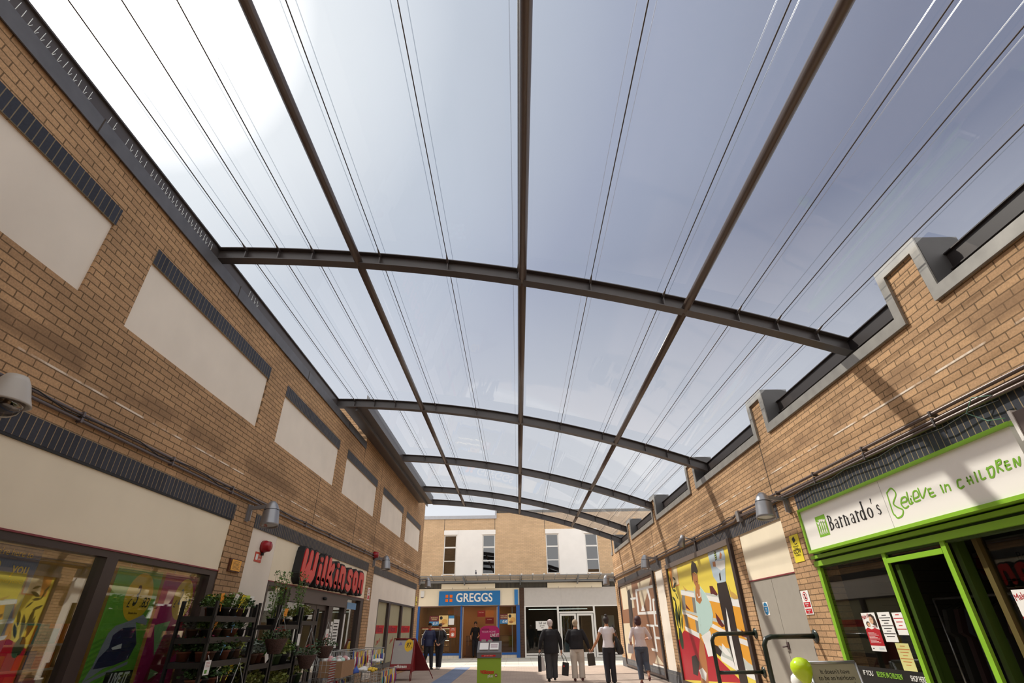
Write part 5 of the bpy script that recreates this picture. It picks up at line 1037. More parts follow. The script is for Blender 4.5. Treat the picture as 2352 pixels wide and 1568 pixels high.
t_ = thing('window_notice', 'orange red notice with a white drink symbol on the left bakery pane', 'notice', (-3.55, 30.95, 1.0)); s = MB(); s.box(-3.72, -3.38, 30.952, 30.955, .98, 1.45); s.build('sheet', mat('notice_orange', (.42, .06, .02), .5), t_); f = lambda u, v, c=0: (u, 30.952 - c, v); s = MB(); s.prism(f, ell(-3.55, 1.12, .09, .09), 0, .001, 0); s.prism(f, ell(-3.55, 1.12, .075, .075), 0, .0015, 1); s.prism(f, [(-3.60, 1.06), (-3.50, 1.06), (-3.50, 1.17), (-3.60, 1.17)], 0, .002, 0); s.build('symbol', [PAPER, MATS['notice_orange']], t_); text('GRAB\none a day', f, -3.55, 1.37, .06, PAPER, 'lettering', t_, c=.001)
text('tasty', lambda u, v, c=0: (u, 32.4 - c, v), -3.75, 2.25, .32, mat('window_script_orange', (.65, .16, .04), .5), 'window_script', None, 1, .002, shear=.2); o = bpy.data.objects['window_script']; tag(o, 'orange handwritten tasty lettering high in the left bakery window', 'lettering')
# empty shop
t_ = thing('shopfront', 'white framed vacant shopfront with double doors, right of the bakery', 'shopfront', (3.2, 30.97, 0))
s = MB(); s.box(.345, 6.38, 30.93, 30.98, 2.44, 3.335); s.build('fascia', mat('fascia_grey_white', (.55, .52, .49), .5, var=.03), t_); bx('fascia_joint', (2.40, 2.412, 30.927, 30.93, 2.46, 3.33), MATS['joint_line'], t_)
for b in ((.34, .42, 30.92, 31.0, 0, 2.44), (2.14, 2.24, 30.92, 31.0, 0, 2.44), (4.12, 4.22, 30.92, 31.0, 0, 2.44), (6.3, 6.38, 30.92, 31, 0, 2.44)): bx('post', b, WHITEP, t_)
for b in ((.42, 2.14, 30.92, 31.0, 0, .10), (.42, 2.14, 30.92, 31.0, .15, .22), (4.22, 6.3, 30.92, 31.0, 0, .10), (4.22, 6.3, 30.92, 31.0, .15, .22), (.34, 6.38, 30.92, 31.0, 2.38, 2.44), (2.24, 4.12, 30.92, 31.0, 2.06, 2.14)): bx('rail', b, WHITEP, t_)
bx('riser', (.42, 6.3, 30.97, 31.0, .08, .16), mat('riser_grey', (.3, .3, .3), .5), t_)
for a, b in ((2.27, 3.16), (3.20, 4.09)):
    s = MB(); s.box(a, a + .10, 30.94, 30.99, .01, 2.04); s.box(b - .10, b, 30.94, 30.99, .01, 2.04); s.box(a, b, 30.94, 30.99, 1.94, 2.04); s.box(a, b, 30.94, 30.99, .01, .24); d = s.build('door', WHITEP, t_); bx('pane', (a + .1, b - .1, 30.96, 30.966, .24, 1.94), GLASSB, d)
for b in ((.42, 2.14, 30.96, 30.966, .22, 2.38), (4.22, 6.3, 30.96, 30.966, .22, 2.38), (2.24, 4.12, 30.96, 30.966, 2.14, 2.38)): bx('pane', b, GLASSB, t_)
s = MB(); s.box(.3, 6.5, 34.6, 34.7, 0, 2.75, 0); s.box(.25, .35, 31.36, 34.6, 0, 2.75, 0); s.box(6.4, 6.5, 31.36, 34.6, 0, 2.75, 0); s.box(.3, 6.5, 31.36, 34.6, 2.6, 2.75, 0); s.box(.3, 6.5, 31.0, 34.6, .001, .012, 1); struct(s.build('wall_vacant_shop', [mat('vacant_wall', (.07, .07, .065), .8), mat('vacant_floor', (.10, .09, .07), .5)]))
t_ = thing('window_notice', 'white handwritten notice with black lettering in the vacant shop window', 'notice', (1.3, 30.95, 1.3)); s = MB(); s.box(.95, 1.72, 30.952, 30.957, 1.33, 1.70); s.box(1.03, 1.45, 30.952, 30.957, 1.26, 1.33); s.build('sheet', PAPER, t_); f = lambda u, v, c=0: (u, 30.952 - c, v); text('full set', f, 1.32, 1.60, .17, BLKT, 'lettering', t_, .9); text('gel nails\nonly', f, 1.3, 1.44, .09, BLKT, 'lettering', t_, .9)
o = MB().box(4.7, 5.4, 32.0, 32.05, 1.35, 1.95).build('interior_picture', mat('pic_grey', (.25, .27, .27), .6)); tag(o, 'pale blue grey picture board standing inside the vacant shop', 'picture')
o = MB().box(.6, 3.9, 31.7, 31.74, 2.27, 2.30).build('interior_strip_light', mat('dim_light', (.9, .95, .9), emit=1.5)); tag(o, 'row of small lights under the vacant shop ceiling', 'strip light')
t_ = thing('alarm_box', 'white rounded alarm box on the left end of the bakery fascia', 'alarm box', (-5.35, 30.9, 3.1)); s = MB(); s.prism(lambda u, v, c=0: (u, 30.93 - c, v), [(-5.42, 3.24), (-5.22, 3.24), (-5.22, 2.98), (-5.25, 2.93), (-5.39, 2.93), (-5.42, 2.98)], 0, .07); s.build('cover', WHITEP, t_); bx('base_strip', (-5.39, -5.25, 30.88, 30.93, 2.90, 2.93), PNV, t_)
s = MB(); s.ball((-2.28, 29.8, 4.02), .05, .08, .09, 0, 10, 8); s.ball((-2.28, 29.75, 4.14), .03, .035, .035, 0, 10, 6); s.tube([(-2.28, 29.72, 4.14), (-2.28, 29.68, 4.13)], [.01, .003], 6); s.tube([(-2.28, 29.86, 3.99), (-2.28, 29.98, 3.93)], [.03, .015], 6)
o = s.build('pigeon', mat('pigeon_grey', (.10, .10, .12), .6)); tag(o, 'small dark pigeon perched on the glass canopy', 'bird')
# ------------------------------------------------------------------ plants
POTM = [mat('pot_' + n, c, .6) for n, c in (('terracotta', (.20, .07, .04)), ('black', (.02, .02, .02)), ('brown', (.10, .05, .03)), ('green', (.05, .09, .03)))]
LEAF = [mat('leaf_' + n, c, .5) for n, c in (('dark', (.035, .075, .018)), ('mid', (.09, .17, .03)), ('olive', (.17, .19, .035)), ('grey', (.20, .24, .20)), ('bright', (.10, .30, .03)))]
FLO = [mat('petal_' + n, c, .5) for n, c in (('yellow', (.80, .55, .02)), ('red', (.50, .015, .02)), ('white', (.75, .72, .65)), ('orange', (.80, .22, .02)), ('pink', (.60, .08, .20)), ('purple', (.18, .05, .30)), ('wine', (.18, .01, .02)))]
PLAST = mat('wicker_brown', (.085, .045, .035), .7, var=.3, scale=60, bump=.6)
def foliage(kind, r, h, n, rs):
    s = MB()
    for k in range(n):
        a = rs.uniform(0, 2 * math.pi); rr = r * math.sqrt(rs.random()); z0 = 0
        if kind == 'grass':
            tip = Vector((math.cos(a) * rr * 1.4, math.sin(a) * rr * 1.4, h * rs.uniform(.6, 1))); base = Vector((math.cos(a) * rr * .4, math.sin(a) * rr * .4, 0)); w = Vector((-math.sin(a), math.cos(a), 0)) * .004
            mid = (base + tip) / 2 + Vector((0, 0, h * .12)); s.poly((base - w, base + w, mid + w, mid - w)); s.poly((mid - w, mid + w, tip)); continue
        if kind == 'tall': zc = h * rs.random(); rr = r * (.25 + .35 * rs.random()); c = Vector((math.cos(a) * rr, math.sin(a) * rr, zc))
        else: zc = h * (.25 + .75 * rs.random()) * (1 - .45 * (rr / r) ** 2); c = Vector((math.cos(a) * rr, math.sin(a) * rr, zc))
        L_ = rs.uniform(.026, .052); d = Vector((math.cos(a + rs.uniform(-1, 1)), math.sin(a + rs.uniform(-1, 1)), rs.uniform(-.4, .9))).normalized(); w = d.cross(Vector((rs.uniform(-1, 1), rs.uniform(-1, 1), 1))).normalized() * L_ * .42
        s.poly((c, c + d * L_ * .45 + w, c + d * L_ + Vector((0, 0, -.004)), c + d * L_ * .45 - w))
        if k % 7 == 0: s.tube([(0, 0, 0), tuple(c * .6), tuple(c)], .0018, 4, cap=False)
    if kind == 'tall': s.tube([(0, 0, 0), (.01, .01, h * .5), (0, 0, h)], .004, 5)
    return s
def pot_bm(r, h):
    s = MB(); s.lathe((0, 0, 0), (0, 0, 1), [(.001, 0), (r * .72, 0), (r * .95, h * .82), (r * 1.05, h * .82), (r * 1.05, h), (r * .93, h), (r * .9, h * .9), (.001, h * .9)], 14); return s
protos = []
rs = random.Random(3)
spec = [('bush', .10, .15, 110, 0, 0, 1), ('bush', .11, .14, 130, 1, 1, 0), ('grass', .08, .20, 90, 4, 0, None), ('bush', .11, .17, 130, 2, 1, 2), ('bush', .10, .13, 110, 3, 2, None), ('tall', .12, .62, 150, 1, 1, 3), ('bush', .10, .16, 120, 0, 2, 4), ('bush', .11, .15, 120, 2, 3, None), ('bush', .10, .14, 120, 0, 1, 6)]
for kind, r, h, n, lf, pt, fl in spec:
    a = pot_bm(.075, .10).data('pot', [POTM[pt]]); b = foliage(kind, r * 1.25, h * 1.2, int(n * 1.5), rs).data('foliage', [LEAF[lf]]); c = None
    if fl is not None:
        s = MB()
        for k in range(9 if kind != 'tall' else 4):
            an = rs.uniform(0, 6.28); rr = rs.uniform(.02, r * .85); z = h * rs.uniform(.7, 1.08); u = Vector((rs.uniform(-.5, .5), rs.uniform(-.5, .5), 1)).normalized(); q = u.orthogonal().normalized(); v = u.cross(q); cc = Vector((math.cos(an) * rr, math.sin(an) * rr, z))
            for p_ in range(5): t0 = p_ * 1.257; e = q * math.cos(t0) + v * math.sin(t0); f = q * math.cos(t0 + .6) + v * math.sin(t0 + .6); g = q * math.cos(t0 - .6) + v * math.sin(t0 - .6); s.poly((cc, cc + f * .013, cc + e * .021 + u * .003, cc + g * .013))
        c = s.data('flowers', [FLO[fl]])
    protos.append((a, b, c))
pn = ['red flowered plant', 'yellow flowered plant', 'bright green grass tuft', 'white flowered shrub', 'silver grey plant', 'tall caned climber', 'pink flowered plant', 'olive green herb', 'wine flowered plant']
LABELM = [mat('label_' + n, c, .5) for n, c in (('yellow', (.80, .62, .03)), ('orange', (.80, .30, .03)), ('white', (.75, .75, .72)), ('blue', (.10, .30, .55)), ('lime', (.45, .60, .08)))]
def plant(p, loc, where, sc=1.0, tagm=None):
    a, b, c = protos[p]
    g = thing('potted_plant', f'potted {pn[p]}, {where}', 'potted plant', loc, 'potted plants on the black racks'); g.rotation_euler.z = rs.uniform(0, 6); g.scale = (sc, sc, sc)
    for nm, me, z in (('pot', a, 0), ('foliage', b, .085), ('flowers', c, .085)):
        if me is None: continue
        o = bpy.data.objects.new(nm, me); COL.objects.link(o); o.parent = g; o.location = (0, 0, z)
        if nm == 'foliage': fo = o
        if nm == 'flowers': o.parent = fo; o.location = (0, 0, 0)
    if tagm is not None:
        s = MB(); s.box(-.001, .001, -.035, .035, .0, .12); s.box(-.001, .001, -.006, .006, -.08, 0); o = s.build('care_label', LABELM[tagm]); o.parent = g; o.rotation_euler = (rs.uniform(-.2, .2), rs.uniform(0, .3), -g.rotation_euler.z + rs.uniform(-.5, .1)); o.location = Vector((.085, 0, .13)); o.location.rotate(Matrix.Rotation(-g.rotation_euler.z, 3, 'Z'))
    return g
RK = mat('rack_black', (.008, .008, .008), .5); RKS = mat('rack_shelf_edge', (.018, .015, .014), .5)
def rack(x0, x1, y0, y1, top, shelves, lab, mids=()):
    t_ = thing('display_rack', lab, 'display rack', ((x0 + x1) / 2, (y0 + y1) / 2, 0), 'black slotted metal plant racks')
    for x in (x0, x1):
        for y in (y0, y1, *mids):
            s = MB(); s.box(x - .014, x - .009, y - .02, y + .02, 0, top); s.box(x + .009, x + .014, y - .02, y + .02, 0, top)
            s.box(x - .014, x + .014, y - .02, y - .014, 0, top); s.box(x - .014, x + .014, y + .014, y + .02, 0, top)
            for k in range(int(top / .06) + 1): s.box(x - .014, x + .014, y - .018, y + .018, k * .06, min(k * .06 + .016, top))
            s.build('upright', RK, t_)
    for z in shelves:
        s = MB(); s.box(x0 - .014, x1 + .014, y0, y1, z - .008, z); s.box(x1 + .005, x1 + .018, y0, y1, z - .055, z + .006); s.box(x0 - .018, x0 - .005, y0, y1, z - .055, z + .006); s.box(x0, x1, y0 - .006, y0 + .006, z - .055, z); s.box(x0, x1, y1 - .006, y1 + .006, z - .055, z); s.build('shelf', RKS, t_)
    return t_
XB, XF = -3.98, -3.58
R1 = rack(XB, XF, 6.62, 7.66, 1.68, (.12, .40, .78, 1.06, 1.30, 1.52), 'widest black slotted rack of plants, in front of the magenta poster')
R2 = rack(XB, XF, 7.74, 8.36, 1.70, (.12, .60, .97), 'narrow black plant rack with low shelves between the two taller filled racks')
R3 = rack(XB, XF, 8.45, 9.20, 1.70, (.12, .52, .92, 1.44), 'black plant rack with tall climbing plants in front of the entrance glass')
R4 = rack(XB, XF, 9.32, 10.05, 1.70, (.12, .62, .95, 1.50), 'farthest black plant rack, nearest the store doors')
import itertools
def row(n, y0, y1, z, x, where, kinds, sc=1.0, tags=True):
    for k in range(n):
        y = y0 + (y1 - y0) * (k + .5) / n; p = kinds[k % len(kinds)]
        side = ['first', 'second', 'third', 'fourth', 'fifth', 'sixth', 'seventh', 'eighth'][k]
        plant(p, (x + rs.uniform(-.03, .03), y, z), f'{side} from near end, {where}', sc, (k + p) % 5 if tags and rs.random() < .6 else None)
row(5, 6.75, 7.62, 1.525, -3.70, 'top shelf of widest rack', [1, 1, 3, 6, 8]); row(3, 6.95, 7.6, 1.525, -3.88, 'back of top shelf, widest rack', [0, 8, 1])
row(5, 6.7, 7.62, 1.305, -3.70, 'second shelf of widest rack', [1, 4, 6, 0, 8], .9); row(4, 6.66, 7.6, 1.305, -3.88, 'back of second shelf, widest rack', [4, 0, 0, 4], .85)
row(6, 6.66, 7.62, 1.065, -3.70, 'third shelf of widest rack', [0, 6, 1, 0, 3, 4]); row(5, 6.66, 7.62, 1.065, -3.88, 'back of third shelf, widest rack', [0, 8, 7, 0, 6]); row(6, 6.66, 7.62, .785, -3.70, 'fourth shelf of widest rack', [0, 8, 0, 1, 6, 3], 1.1)
row(3, 7.78, 8.34, .975, -3.72, 'middle shelf of narrow rack', [4, 4, 0], 1.2, False); row(3, 7.78, 8.34, .605, -3.72, 'lower shelf of narrow rack', [7, 3, 7], 1.2, False)
row(3, 8.5, 9.16, 1.445, -3.74, 'top shelf of third rack', [5, 5, 3], .9); row(4, 8.48, 9.18, .925, -3.72, 'middle shelf of third rack', [2, 7, 7, 1], 1.3, False); row(4, 8.48, 9.18, .525, -3.72, 'lower shelf of third rack', [7, 7, 3, 7], 1.3, False)
row(3, 9.36, 10.0, 1.505, -3.74, 'top shelf of farthest rack', [5, 7, 3], .9, False); row(3, 9.36, 10.0, .625, -3.74, 'lower shelf of farthest rack', [7, 3, 7], 1.3, False)
# hanging baskets
def basket(x, y, z, lab, hook):
    g = thing('hanging_basket', lab, 'hanging basket', (x, y, z), 'brown wicker hanging baskets')
    s = MB(); s.lathe((x, y, z), (0, 0, 1), [(.001, -.17), (.08, -.17), (.15, 0), (.155, .01), (.14, .01), (.001, -.02)], 16); s.build('basket', PLAST, g)
    b = foliage('bush', .19, .16, 160, rs).data('foliage', [LEAF[0]]); o = bpy.data.objects.new('foliage', b); COL.objects.link(o); o.parent = g; o.location = (0, 0, -.02)
    c = protos[0][2]; o2 = bpy.data.objects.new('flowers', c); COL.objects.link(o2); o2.parent = o; o2.location = (0, 0, .01)
    s = MB()
    for k in range(3): a = k * 2.094 + .4; s.tube([(x + .145 * math.cos(a), y + .145 * math.sin(a), z), (x, y, z + .38)], .003, 5)
    s.tube([(x, y, z + .38), (x, y, z + .42)], .003, 5); s.build('chain', mat('chain_grey', (.35, .36, .34), .4), g)
basket(-3.38, 8.02, 1.26, 'brown wicker hanging basket on the side of the narrow rack', None); basket(-3.36, 9.25, 1.02, 'lower brown wicker hanging basket in front of the third rack', None); basket(-3.38, 10.1, 1.12, 'brown wicker hanging basket on the farthest rack beside the doors', None)
basket(-3.36, 7.05, .66, 'brown wicker hanging basket at the bottom edge on the widest rack', None)
t_ = thing('price_tag', 'white price tag with a green square hanging from the widest rack', 'price tag', (-3.53, 6.66, 1.0)); s = MB(); s.box(-3.535, -3.532, 6.60, 6.72, .94, 1.08); s.build('card', PAPER, t_); s = MB(); s.box(-3.532, -3.5312, 6.62, 6.67, .955, .99); s.build('green_square', LEAF[4], t_); s = MB(); [s.box(-3.532, -3.5312, 6.62, 6.70, 1.06 - .014 * k, 1.064 - .014 * k) for k in range(4)]; s.build('print', mat('tag_print', (.45, .2, .2), .6), t_); s = MB(); s.tube([(-3.53, 6.66, 1.08), (-3.55, 6.66, 1.13)], .003, 5); s.build('string', PAPER, t_)
t_ = thing('price_tag', 'tilted pale price card hanging on the narrow rack', 'price tag', (-3.54, 8.4, 1.08)); s = MB(); s.obox((-3.545, 8.2, 1.05), Vector((1, 0, 0)), Vector((0, .85, .5)).normalized(), Vector((0, -.5, .85)).normalized(), .0015, .05, .06); s.build('card', PAPER, t_)
t_ = thing('price_tag', 'upright white price tag between the third and farthest racks', 'price tag', (-3.54, 9.5, 1.25)); s = MB(); s.box(-3.54, -3.537, 9.2, 9.3, 1.16, 1.32); s.build('card', PAPER, t_)
s = MB()
for k in range(34): zz = .25 + k * .019; s.tube([(-3.36, 10.45, zz), (-3.33, 10.62, zz + .008), (-3.36, 10.8, zz)], .006, 5, m=0 if (k // 1) % 2 else 1)
o = s.build('coiled_hose_stack', [mat('coil_red', (.30, .02, .025), .5), mat('coil_grey', (.42, .42, .42), .5)]); tag(o, 'red and grey ribbed stack of coiled edging beside the farthest rack', 'garden edging')
# ------------------------------------------------------------------ wire cages of goods
WR = mat('cage_wire', (.42, .42, .40), .35, .6)
def cage(x0, x1, y0, y1, top, lab):
    t_ = thing('wire_cage', lab, 'wire cage', ((x0 + x1) / 2, (y0 + y1) / 2, 0), 'wire goods cages outside the store')
    def panel(p, q, n, nm):
        s = MB(); p = Vector(p); q = Vector(q)
        for k in range(n + 1): a = p + (q - p) * k / n; s.tube([(a.x, a.y, .12), (a.x, a.y, top)], .0035, 4)
        for k in range(9): z = .12 + (top - .12) * k / 8; s.tube([(p.x, p.y, z), (q.x, q.y, z)], .0035 if k not in (0, 8) else .007, 4)
        s.build(nm, WR, t_)
    panel((x1, y0, 0), (x1, y1, 0), 10, 'side_panel'); panel((x0, y0, 0), (x1, y0, 0), 6, 'side_panel'); panel((x0, y1, 0), (x1, y1, 0), 6, 'side_panel'); panel((x0, y0, 0), (x0, y1, 0), 10, 'side_panel')
    s = MB(); s.box(x0, x1, y0, y1, .11, .13); s.build('base', WR, t_)
    for a in (x0 + .04, x1 - .04):
        for b in (y0 + .04, y1 - .04): s = MB(); s.lathe((a - .012, b, .05), (1, 0, 0), [(.001, 0), (.05, 0), (.05, .025), (.001, .025)], 12); s.box(a - .01, a + .01, b - .01, b + .01, .07, .12); s.build('castor', BLACK, t_)
cage(-3.95, -3.45, 11.05, 11.95, 1.02, 'nearest wire cage of goods, holding the brown cardboard box'); cage(-3.95, -3.45, 12.15, 13.35, .98, 'middle wire cage full of brushes with the blue dustpan'); cage(-3.95, -3.45, 13.6, 14.9, .98, 'farthest wire cage, with white cloths on top'); cage(-3.3, -2.9, 12.4, 13.9, .60, 'low front wire cage of hanging packets')
CB = mat('cardboard', (.33, .19, .10), .8, var=.08)
t_ = thing('cardboard_box', 'open brown cardboard box of cloth balls on the nearest cage', 'box', (-3.5, 11.5, .62)); s = MB(); s.box(-3.75, -3.32, 11.05, 11.06, .60, .86); s.box(-3.75, -3.32, 11.84, 11.85, .60, .86); s.box(-3.75, -3.74, 11.05, 11.85, .60, .86); s.box(-3.33, -3.32, 11.05, 11.85, .60, .86); s.box(-3.75, -3.32, 11.05, 11.85, .60, .61); s.build('carton', CB, t_)
for k in range(16):
    s = MB(); s.ball((-3.42 - .09 * (k % 4) + rs.uniform(-.01, .01), 11.15 + .17 * (k // 4) + rs.uniform(-.02, .02), .85 + rs.uniform(0, .04)), .055, .07, .05, n=9, k=6); o = s.build('cloth_ball', [PAPER, mat('cloth_mint', (.5, .68, .6), .8), mat('cloth_pink', (.65, .35, .35), .8)][k % 3]); tag(o, ['white', 'mint', 'pink'][k % 3] + ' cloth ball heaped in the open cardboard box', 'cloth', ['white', 'mint', 'pink'][k % 3] + ' cloth balls in the cardboard box')
s0 = MB(); s0.box(-.3, .3, -.012, .012, 0, .34)
STRIP = mat('kraft_card', (.66, .50, .22), .7, var=.1, scale=20)
GC = [mat('goods_' + n, c, .5) for n, c in (('blue', (.04, .10, .42)), ('purple', (.16, .05, .25)), ('yellow', (.75, .50, .03)), ('red', (.50, .03, .03)), ('black', (.03, .03, .03)), ('white', (.7, .7, .7)), ('teal', (.10, .35, .38)))]
def hanging(x, y, z, h, w_, m_, nm, lab, grp):
    s = MB(); s.box(x, x + .012, y, y + w_, z - h, z); o = s.build(nm, m_)
    q = MB(); q.tube([(x + .006, y + w_ / 2, z), (x + .006, y + w_ / 2, z + .035)], .003, 4); q.build('hook', SILVER, o)
    if nm == 'carded_pack': q = MB(); q.ball((x + .022, y + w_ / 2, z - h * .55), .018, w_ * .35, h * .28, n=8, k=6); q.build('product', GC[rs.randrange(7)], o)
    tag(o, lab, 'carded goods', grp)
for k in range(7): hanging(-3.44, 12.2 + .165 * k, .97 - .01 * (k % 3), .30, .08, STRIP if k % 2 == 0 else GC[(k * 3) % 7], 'carded_pack', 'kraft card backed pack hooked on the middle cage' if k % 2 == 0 else 'bright pack hooked between the kraft cards on the middle cage', 'kraft packs on the middle cage' if k % 2 == 0 else 'bright packs on the middle cage')
for k in range(8): hanging(-3.44, 13.65 + .155 * k, .95, .30, .07, STRIP if k % 2 else GC[(k * 2 + 1) % 7], 'carded_pack', 'kraft card backed pack hooked on the farthest cage' if k % 2 else 'bright pack hooked on the farthest cage', 'kraft packs on the farthest cage' if k % 2 else 'bright packs on the farthest cage')
for k in range(12): hanging(-2.885, 12.45 + .12 * k, .60, .32, .06, STRIP if k % 2 == 0 else GC[(k * 5 + 2) % 7], 'carded_pack', 'kraft card backed pack on the low front cage' if k % 2 == 0 else 'coloured pack on the low front cage', 'kraft packs on the low front cage' if k % 2 == 0 else 'coloured packs on the low front cage')
t_ = thing('dustpan_and_brush', 'blue long handled dustpan leaning in the middle cage', 'dustpan', (-3.5, 12.45, .7)); s = MB(); s.tube([(-3.55, 12.5, .98), (-3.50, 12.42, .72)], .012, 8); s.build('handle', GC[0], t_); s = MB(); s.lathe((-3.47, 12.42, .74), (.1, 0, -1), [(.012, 0), (.05, .03), (.10, .14), (.095, .16), (.001, .16)], 12); s.build('pan', GC[0], t_)
for (x, y, z, sc_, lab) in ((-3.35, 12.75, .62, 1, 'heap of white cloths on the front of the middle cage'), (-3.4, 13.95, .72, 1.2, 'heap of white cloths on the front of the farthest cage')):
    s = MB(); [s.ball((x + rs.uniform(-.06, .06), y + (k - 2.5) * .09, z + rs.uniform(0, .03)), .08 * sc_, .07, .035, n=9, k=6) for k in range(6)]; o = s.build('cloth_heap', PAPER); tag(o, lab, 'cloths')
for k in range(10): s = MB(); y = 11.1 + .085 * k; s.box(-3.5, -3.46, y, y + .05, .25 + .02 * (k % 3), .5 + .03 * (k % 2)); o = s.build('bottled_goods', GC[k % 7]); tag(o, 'coloured upright pack low in the nearest cage', 'goods', 'upright packs low in the nearest cage')
t_ = thing('yellow_gloves', 'bunch of yellow gloves on the nearest low cage top', 'gloves', (-3.1, 12.3, .6)); s = MB(); [s.ball((-3.1 + rs.uniform(-.1, .1), 12.45 + rs.uniform(-.1, .25), .62 + rs.uniform(0, .04)), .04, .07, .03, n=8, k=5) for k in range(8)]; s.build('gloves', GC[2], t_)
# ------------------------------------------------------------------ pavement sign left
t_ = thing('pavement_sign', 'maroon framed A board showing 97p by the filmed windows', 'pavement sign', (-3.3, 18.6, 0))
MR = mat('aboard_maroon', (.22, .012, .015), .4); AP = mat('aboard_panel', (.40, .38, .37), .4)
A0, A1 = Vector((-3.98, 18.05, 0)), Vector((-3.42, 18.05, 0)); B0, B1 = Vector((-3.80, 19.2, 0)), Vector((-3.10, 19.2, 0))
# the board faces the camera and leans back; its twin leans forward behind it
fx0, fx1 = -4.02, -3.36; bot, ztop = 18.25, 1.12
def AF(u, v, c=0): return (u, bot + .42 * v / ztop - c, v)
def ABk(u, v, c=0): return (u + .62 * (1 - v / ztop), bot + .84 - .42 * v / ztop + c, v)
s = MB()
for u in (fx0, fx1): s.tube([AF(u, 0), AF(u, ztop)], .014, 8)
for v in (.30, ztop): s.tube([AF(fx0, v), AF(fx1, v)], .014, 8)
s.build('front_frame', MR, t_); s = MB(); s.prism(AF, [(fx0 + .015, .31), (fx1 - .015, .31), (fx1 - .015, 1.07), (fx0 + .015, 1.07)], -.004, .004, 0); s.prism(AF, [(fx0 + .015, .31), (fx1 - .015, .31), (fx1 - .015, .44), (fx0 + .015, .44)], .004, .006, 1)
s.prism(AF, ell(-3.52, .93, .14, .17), .004, .0065, 2); s.prism(AF, [(-3.86, .93), (-3.74, .94), (-3.76, 1.0), (-3.80, 1.03)], .004, .006, 3); s.prism(AF, ell(-3.80, .82, .07, .03), .004, .006, 4); s.prism(AF, ell(-3.46, .76, .05, .03), .004, .007, 4); s.build('panel', [AP, MR, PY, mat('iron_lilac', (.25, .22, .40), .5), mat('print_pale', (.42, .42, .38), .5)], t_)
text('97', AF, -3.54, .93, .19, BLKT, 'lettering', t_, .75, .002, c=.007, th=.002, shear=.2); text('p', AF, -3.43, .88, .08, BLKT, 'lettering', t_, .8, c=.007, th=.002); text('wilkinson', AF, -3.69, .375, .12, WSIGN, 'lettering', t_, .85, .002, c=.0065, th=.002)
s = MB()
for u in (-3.38, -2.98): pass
s.prism(lambda u, v, c=0: (-3.34 + c, u, v), [(bot + .36, 1.10), (bot + .48, 1.10), (bot + .88, .22), (bot + .10, .22)], -.012, .0); s.build('side_board', MR, t_)
s = MB(); s.tube([(-3.34, bot + .45, 1.12), (-2.78, bot + .95, 0)], .013, 8); s.tube([(-3.98, bot + .45, 1.12), (-3.98, bot + .95, 0)], .013, 8); s.tube([(-3.34, bot + .45, 1.12), (-3.34, bot + .1, 0)], .013, 8); s.build('rear_legs', MR, t_)
s = MB(); s.prism(lambda u, v, c=0: (u, bot + .42 + .45 * (1.1 - v) + c, v), [(-3.98, 1.10), (-3.34, 1.10), (-2.90, .22), (-3.98, .22)], 0, .012); s.build('rear_board', mat('aboard_dark_maroon', (.15, .006, .01), .5), t_)
# ------------------------------------------------------------------ catalogue stand
k = thing('catalogue_stand', 'lime green and grey catalogue stand with a magenta arched top in mid arcade', 'catalogue stand', (-.61, 12, 0))
KG = mat('kiosk_lime', (.27, .41, .035), .4); KD = mat('kiosk_grey', (.14, .13, .13), .4)
s = MB(); s.box(-.85, -.37, 12.0, 12.38, 0, .84); s.build('body', KG, k); s = MB(); KF = lambda u, v, c=0: (u, v, c)
s.box(-.86, -.36, 11.985, 12.39, .84, .92); q = MB(); side = [(12.0 - .02, .92), (12.40, .92), (12.40, 1.13), (12.36, 1.13), (11.98, .94)]
s.prism(lambda u, v, c=0: (c, u, v), side, -.86, -.36); s.build('desk', KD, k)
s = MB(); arc = [(-.83, 1.10), (-.41, 1.10), (-.41, 1.33), (-.43, 1.37), (-.47, 1.40), (-.53, 1.415), (-.70, 1.415), (-.76, 1.40), (-.81, 1.37), (-.83, 1.33)]; KB = lambda u, v, c=0: (u, 12.38 - c, v); s.prism(KB, arc, -.012, .012, 0); s.prism(KB, [(-.62, 1.20), (-.41, 1.20), (-.41, 1.10), (-.50, 1.10)], .012, .014, 1); s.build('header', [PM, BLKT], k)
text('WE GIVE', KB, -.71, 1.345, .042, BLKT, 'lettering', k, 1, c=.013, th=.002); text('YOUR HOME', KB, -.64, 1.30, .052, mat('header_pink', (.75, .35, .5), .5), 'lettering', k, 1, .001, c=.013, th=.002); text('LIVE IT', KB, -.515, 1.235, .075, WSIGN, 'lettering', k, .85, .002, c=.015, th=.002)
sl_ = Vector((0, .38, .19)).normalized(); nn = Vector((0, -.19, .38)).normalized()
for cx, lab in ((-.72, 'left white page of the open catalogue on the stand'), (-.51, 'right printed page of the open catalogue on the stand')):
    s = MB(); s.obox(Vector((cx, 12.15, 1.035)) + nn * .006, Vector((1, 0, 0)), sl_, nn, .092, .125, .005); s.build('catalogue_page', PAPER, k)
s = MB(); [s.obox(Vector((-.51, 12.15, 1.035)) + nn * .012 + sl_ * (.07 - .03 * j), Vector((1, 0, 0)), sl_, nn, .07, .008, .0006) for j in range(5)]; s.build('page_print', mat('page_pinkgrey', (.45, .32, .36), .6), k)
KFt = lambda u, v, c=0: (u, 12.0 - c, v); s = MB(); s.prism(lambda u, v, c=0: (u, 11.985 - c, v), [(-.76, .865), (-.48, .865), (-.47, .88), (-.48, .895), (-.76, .895), (-.77, .88)], 0, .003, 0); s.build('badge', RED, k); text('pick it click it collect it', lambda u, v, c=0: (u, 11.985 - c, v), -.62, .88, .022, WSIGN, 'lettering', k, .9, c=.0035, th=.001)
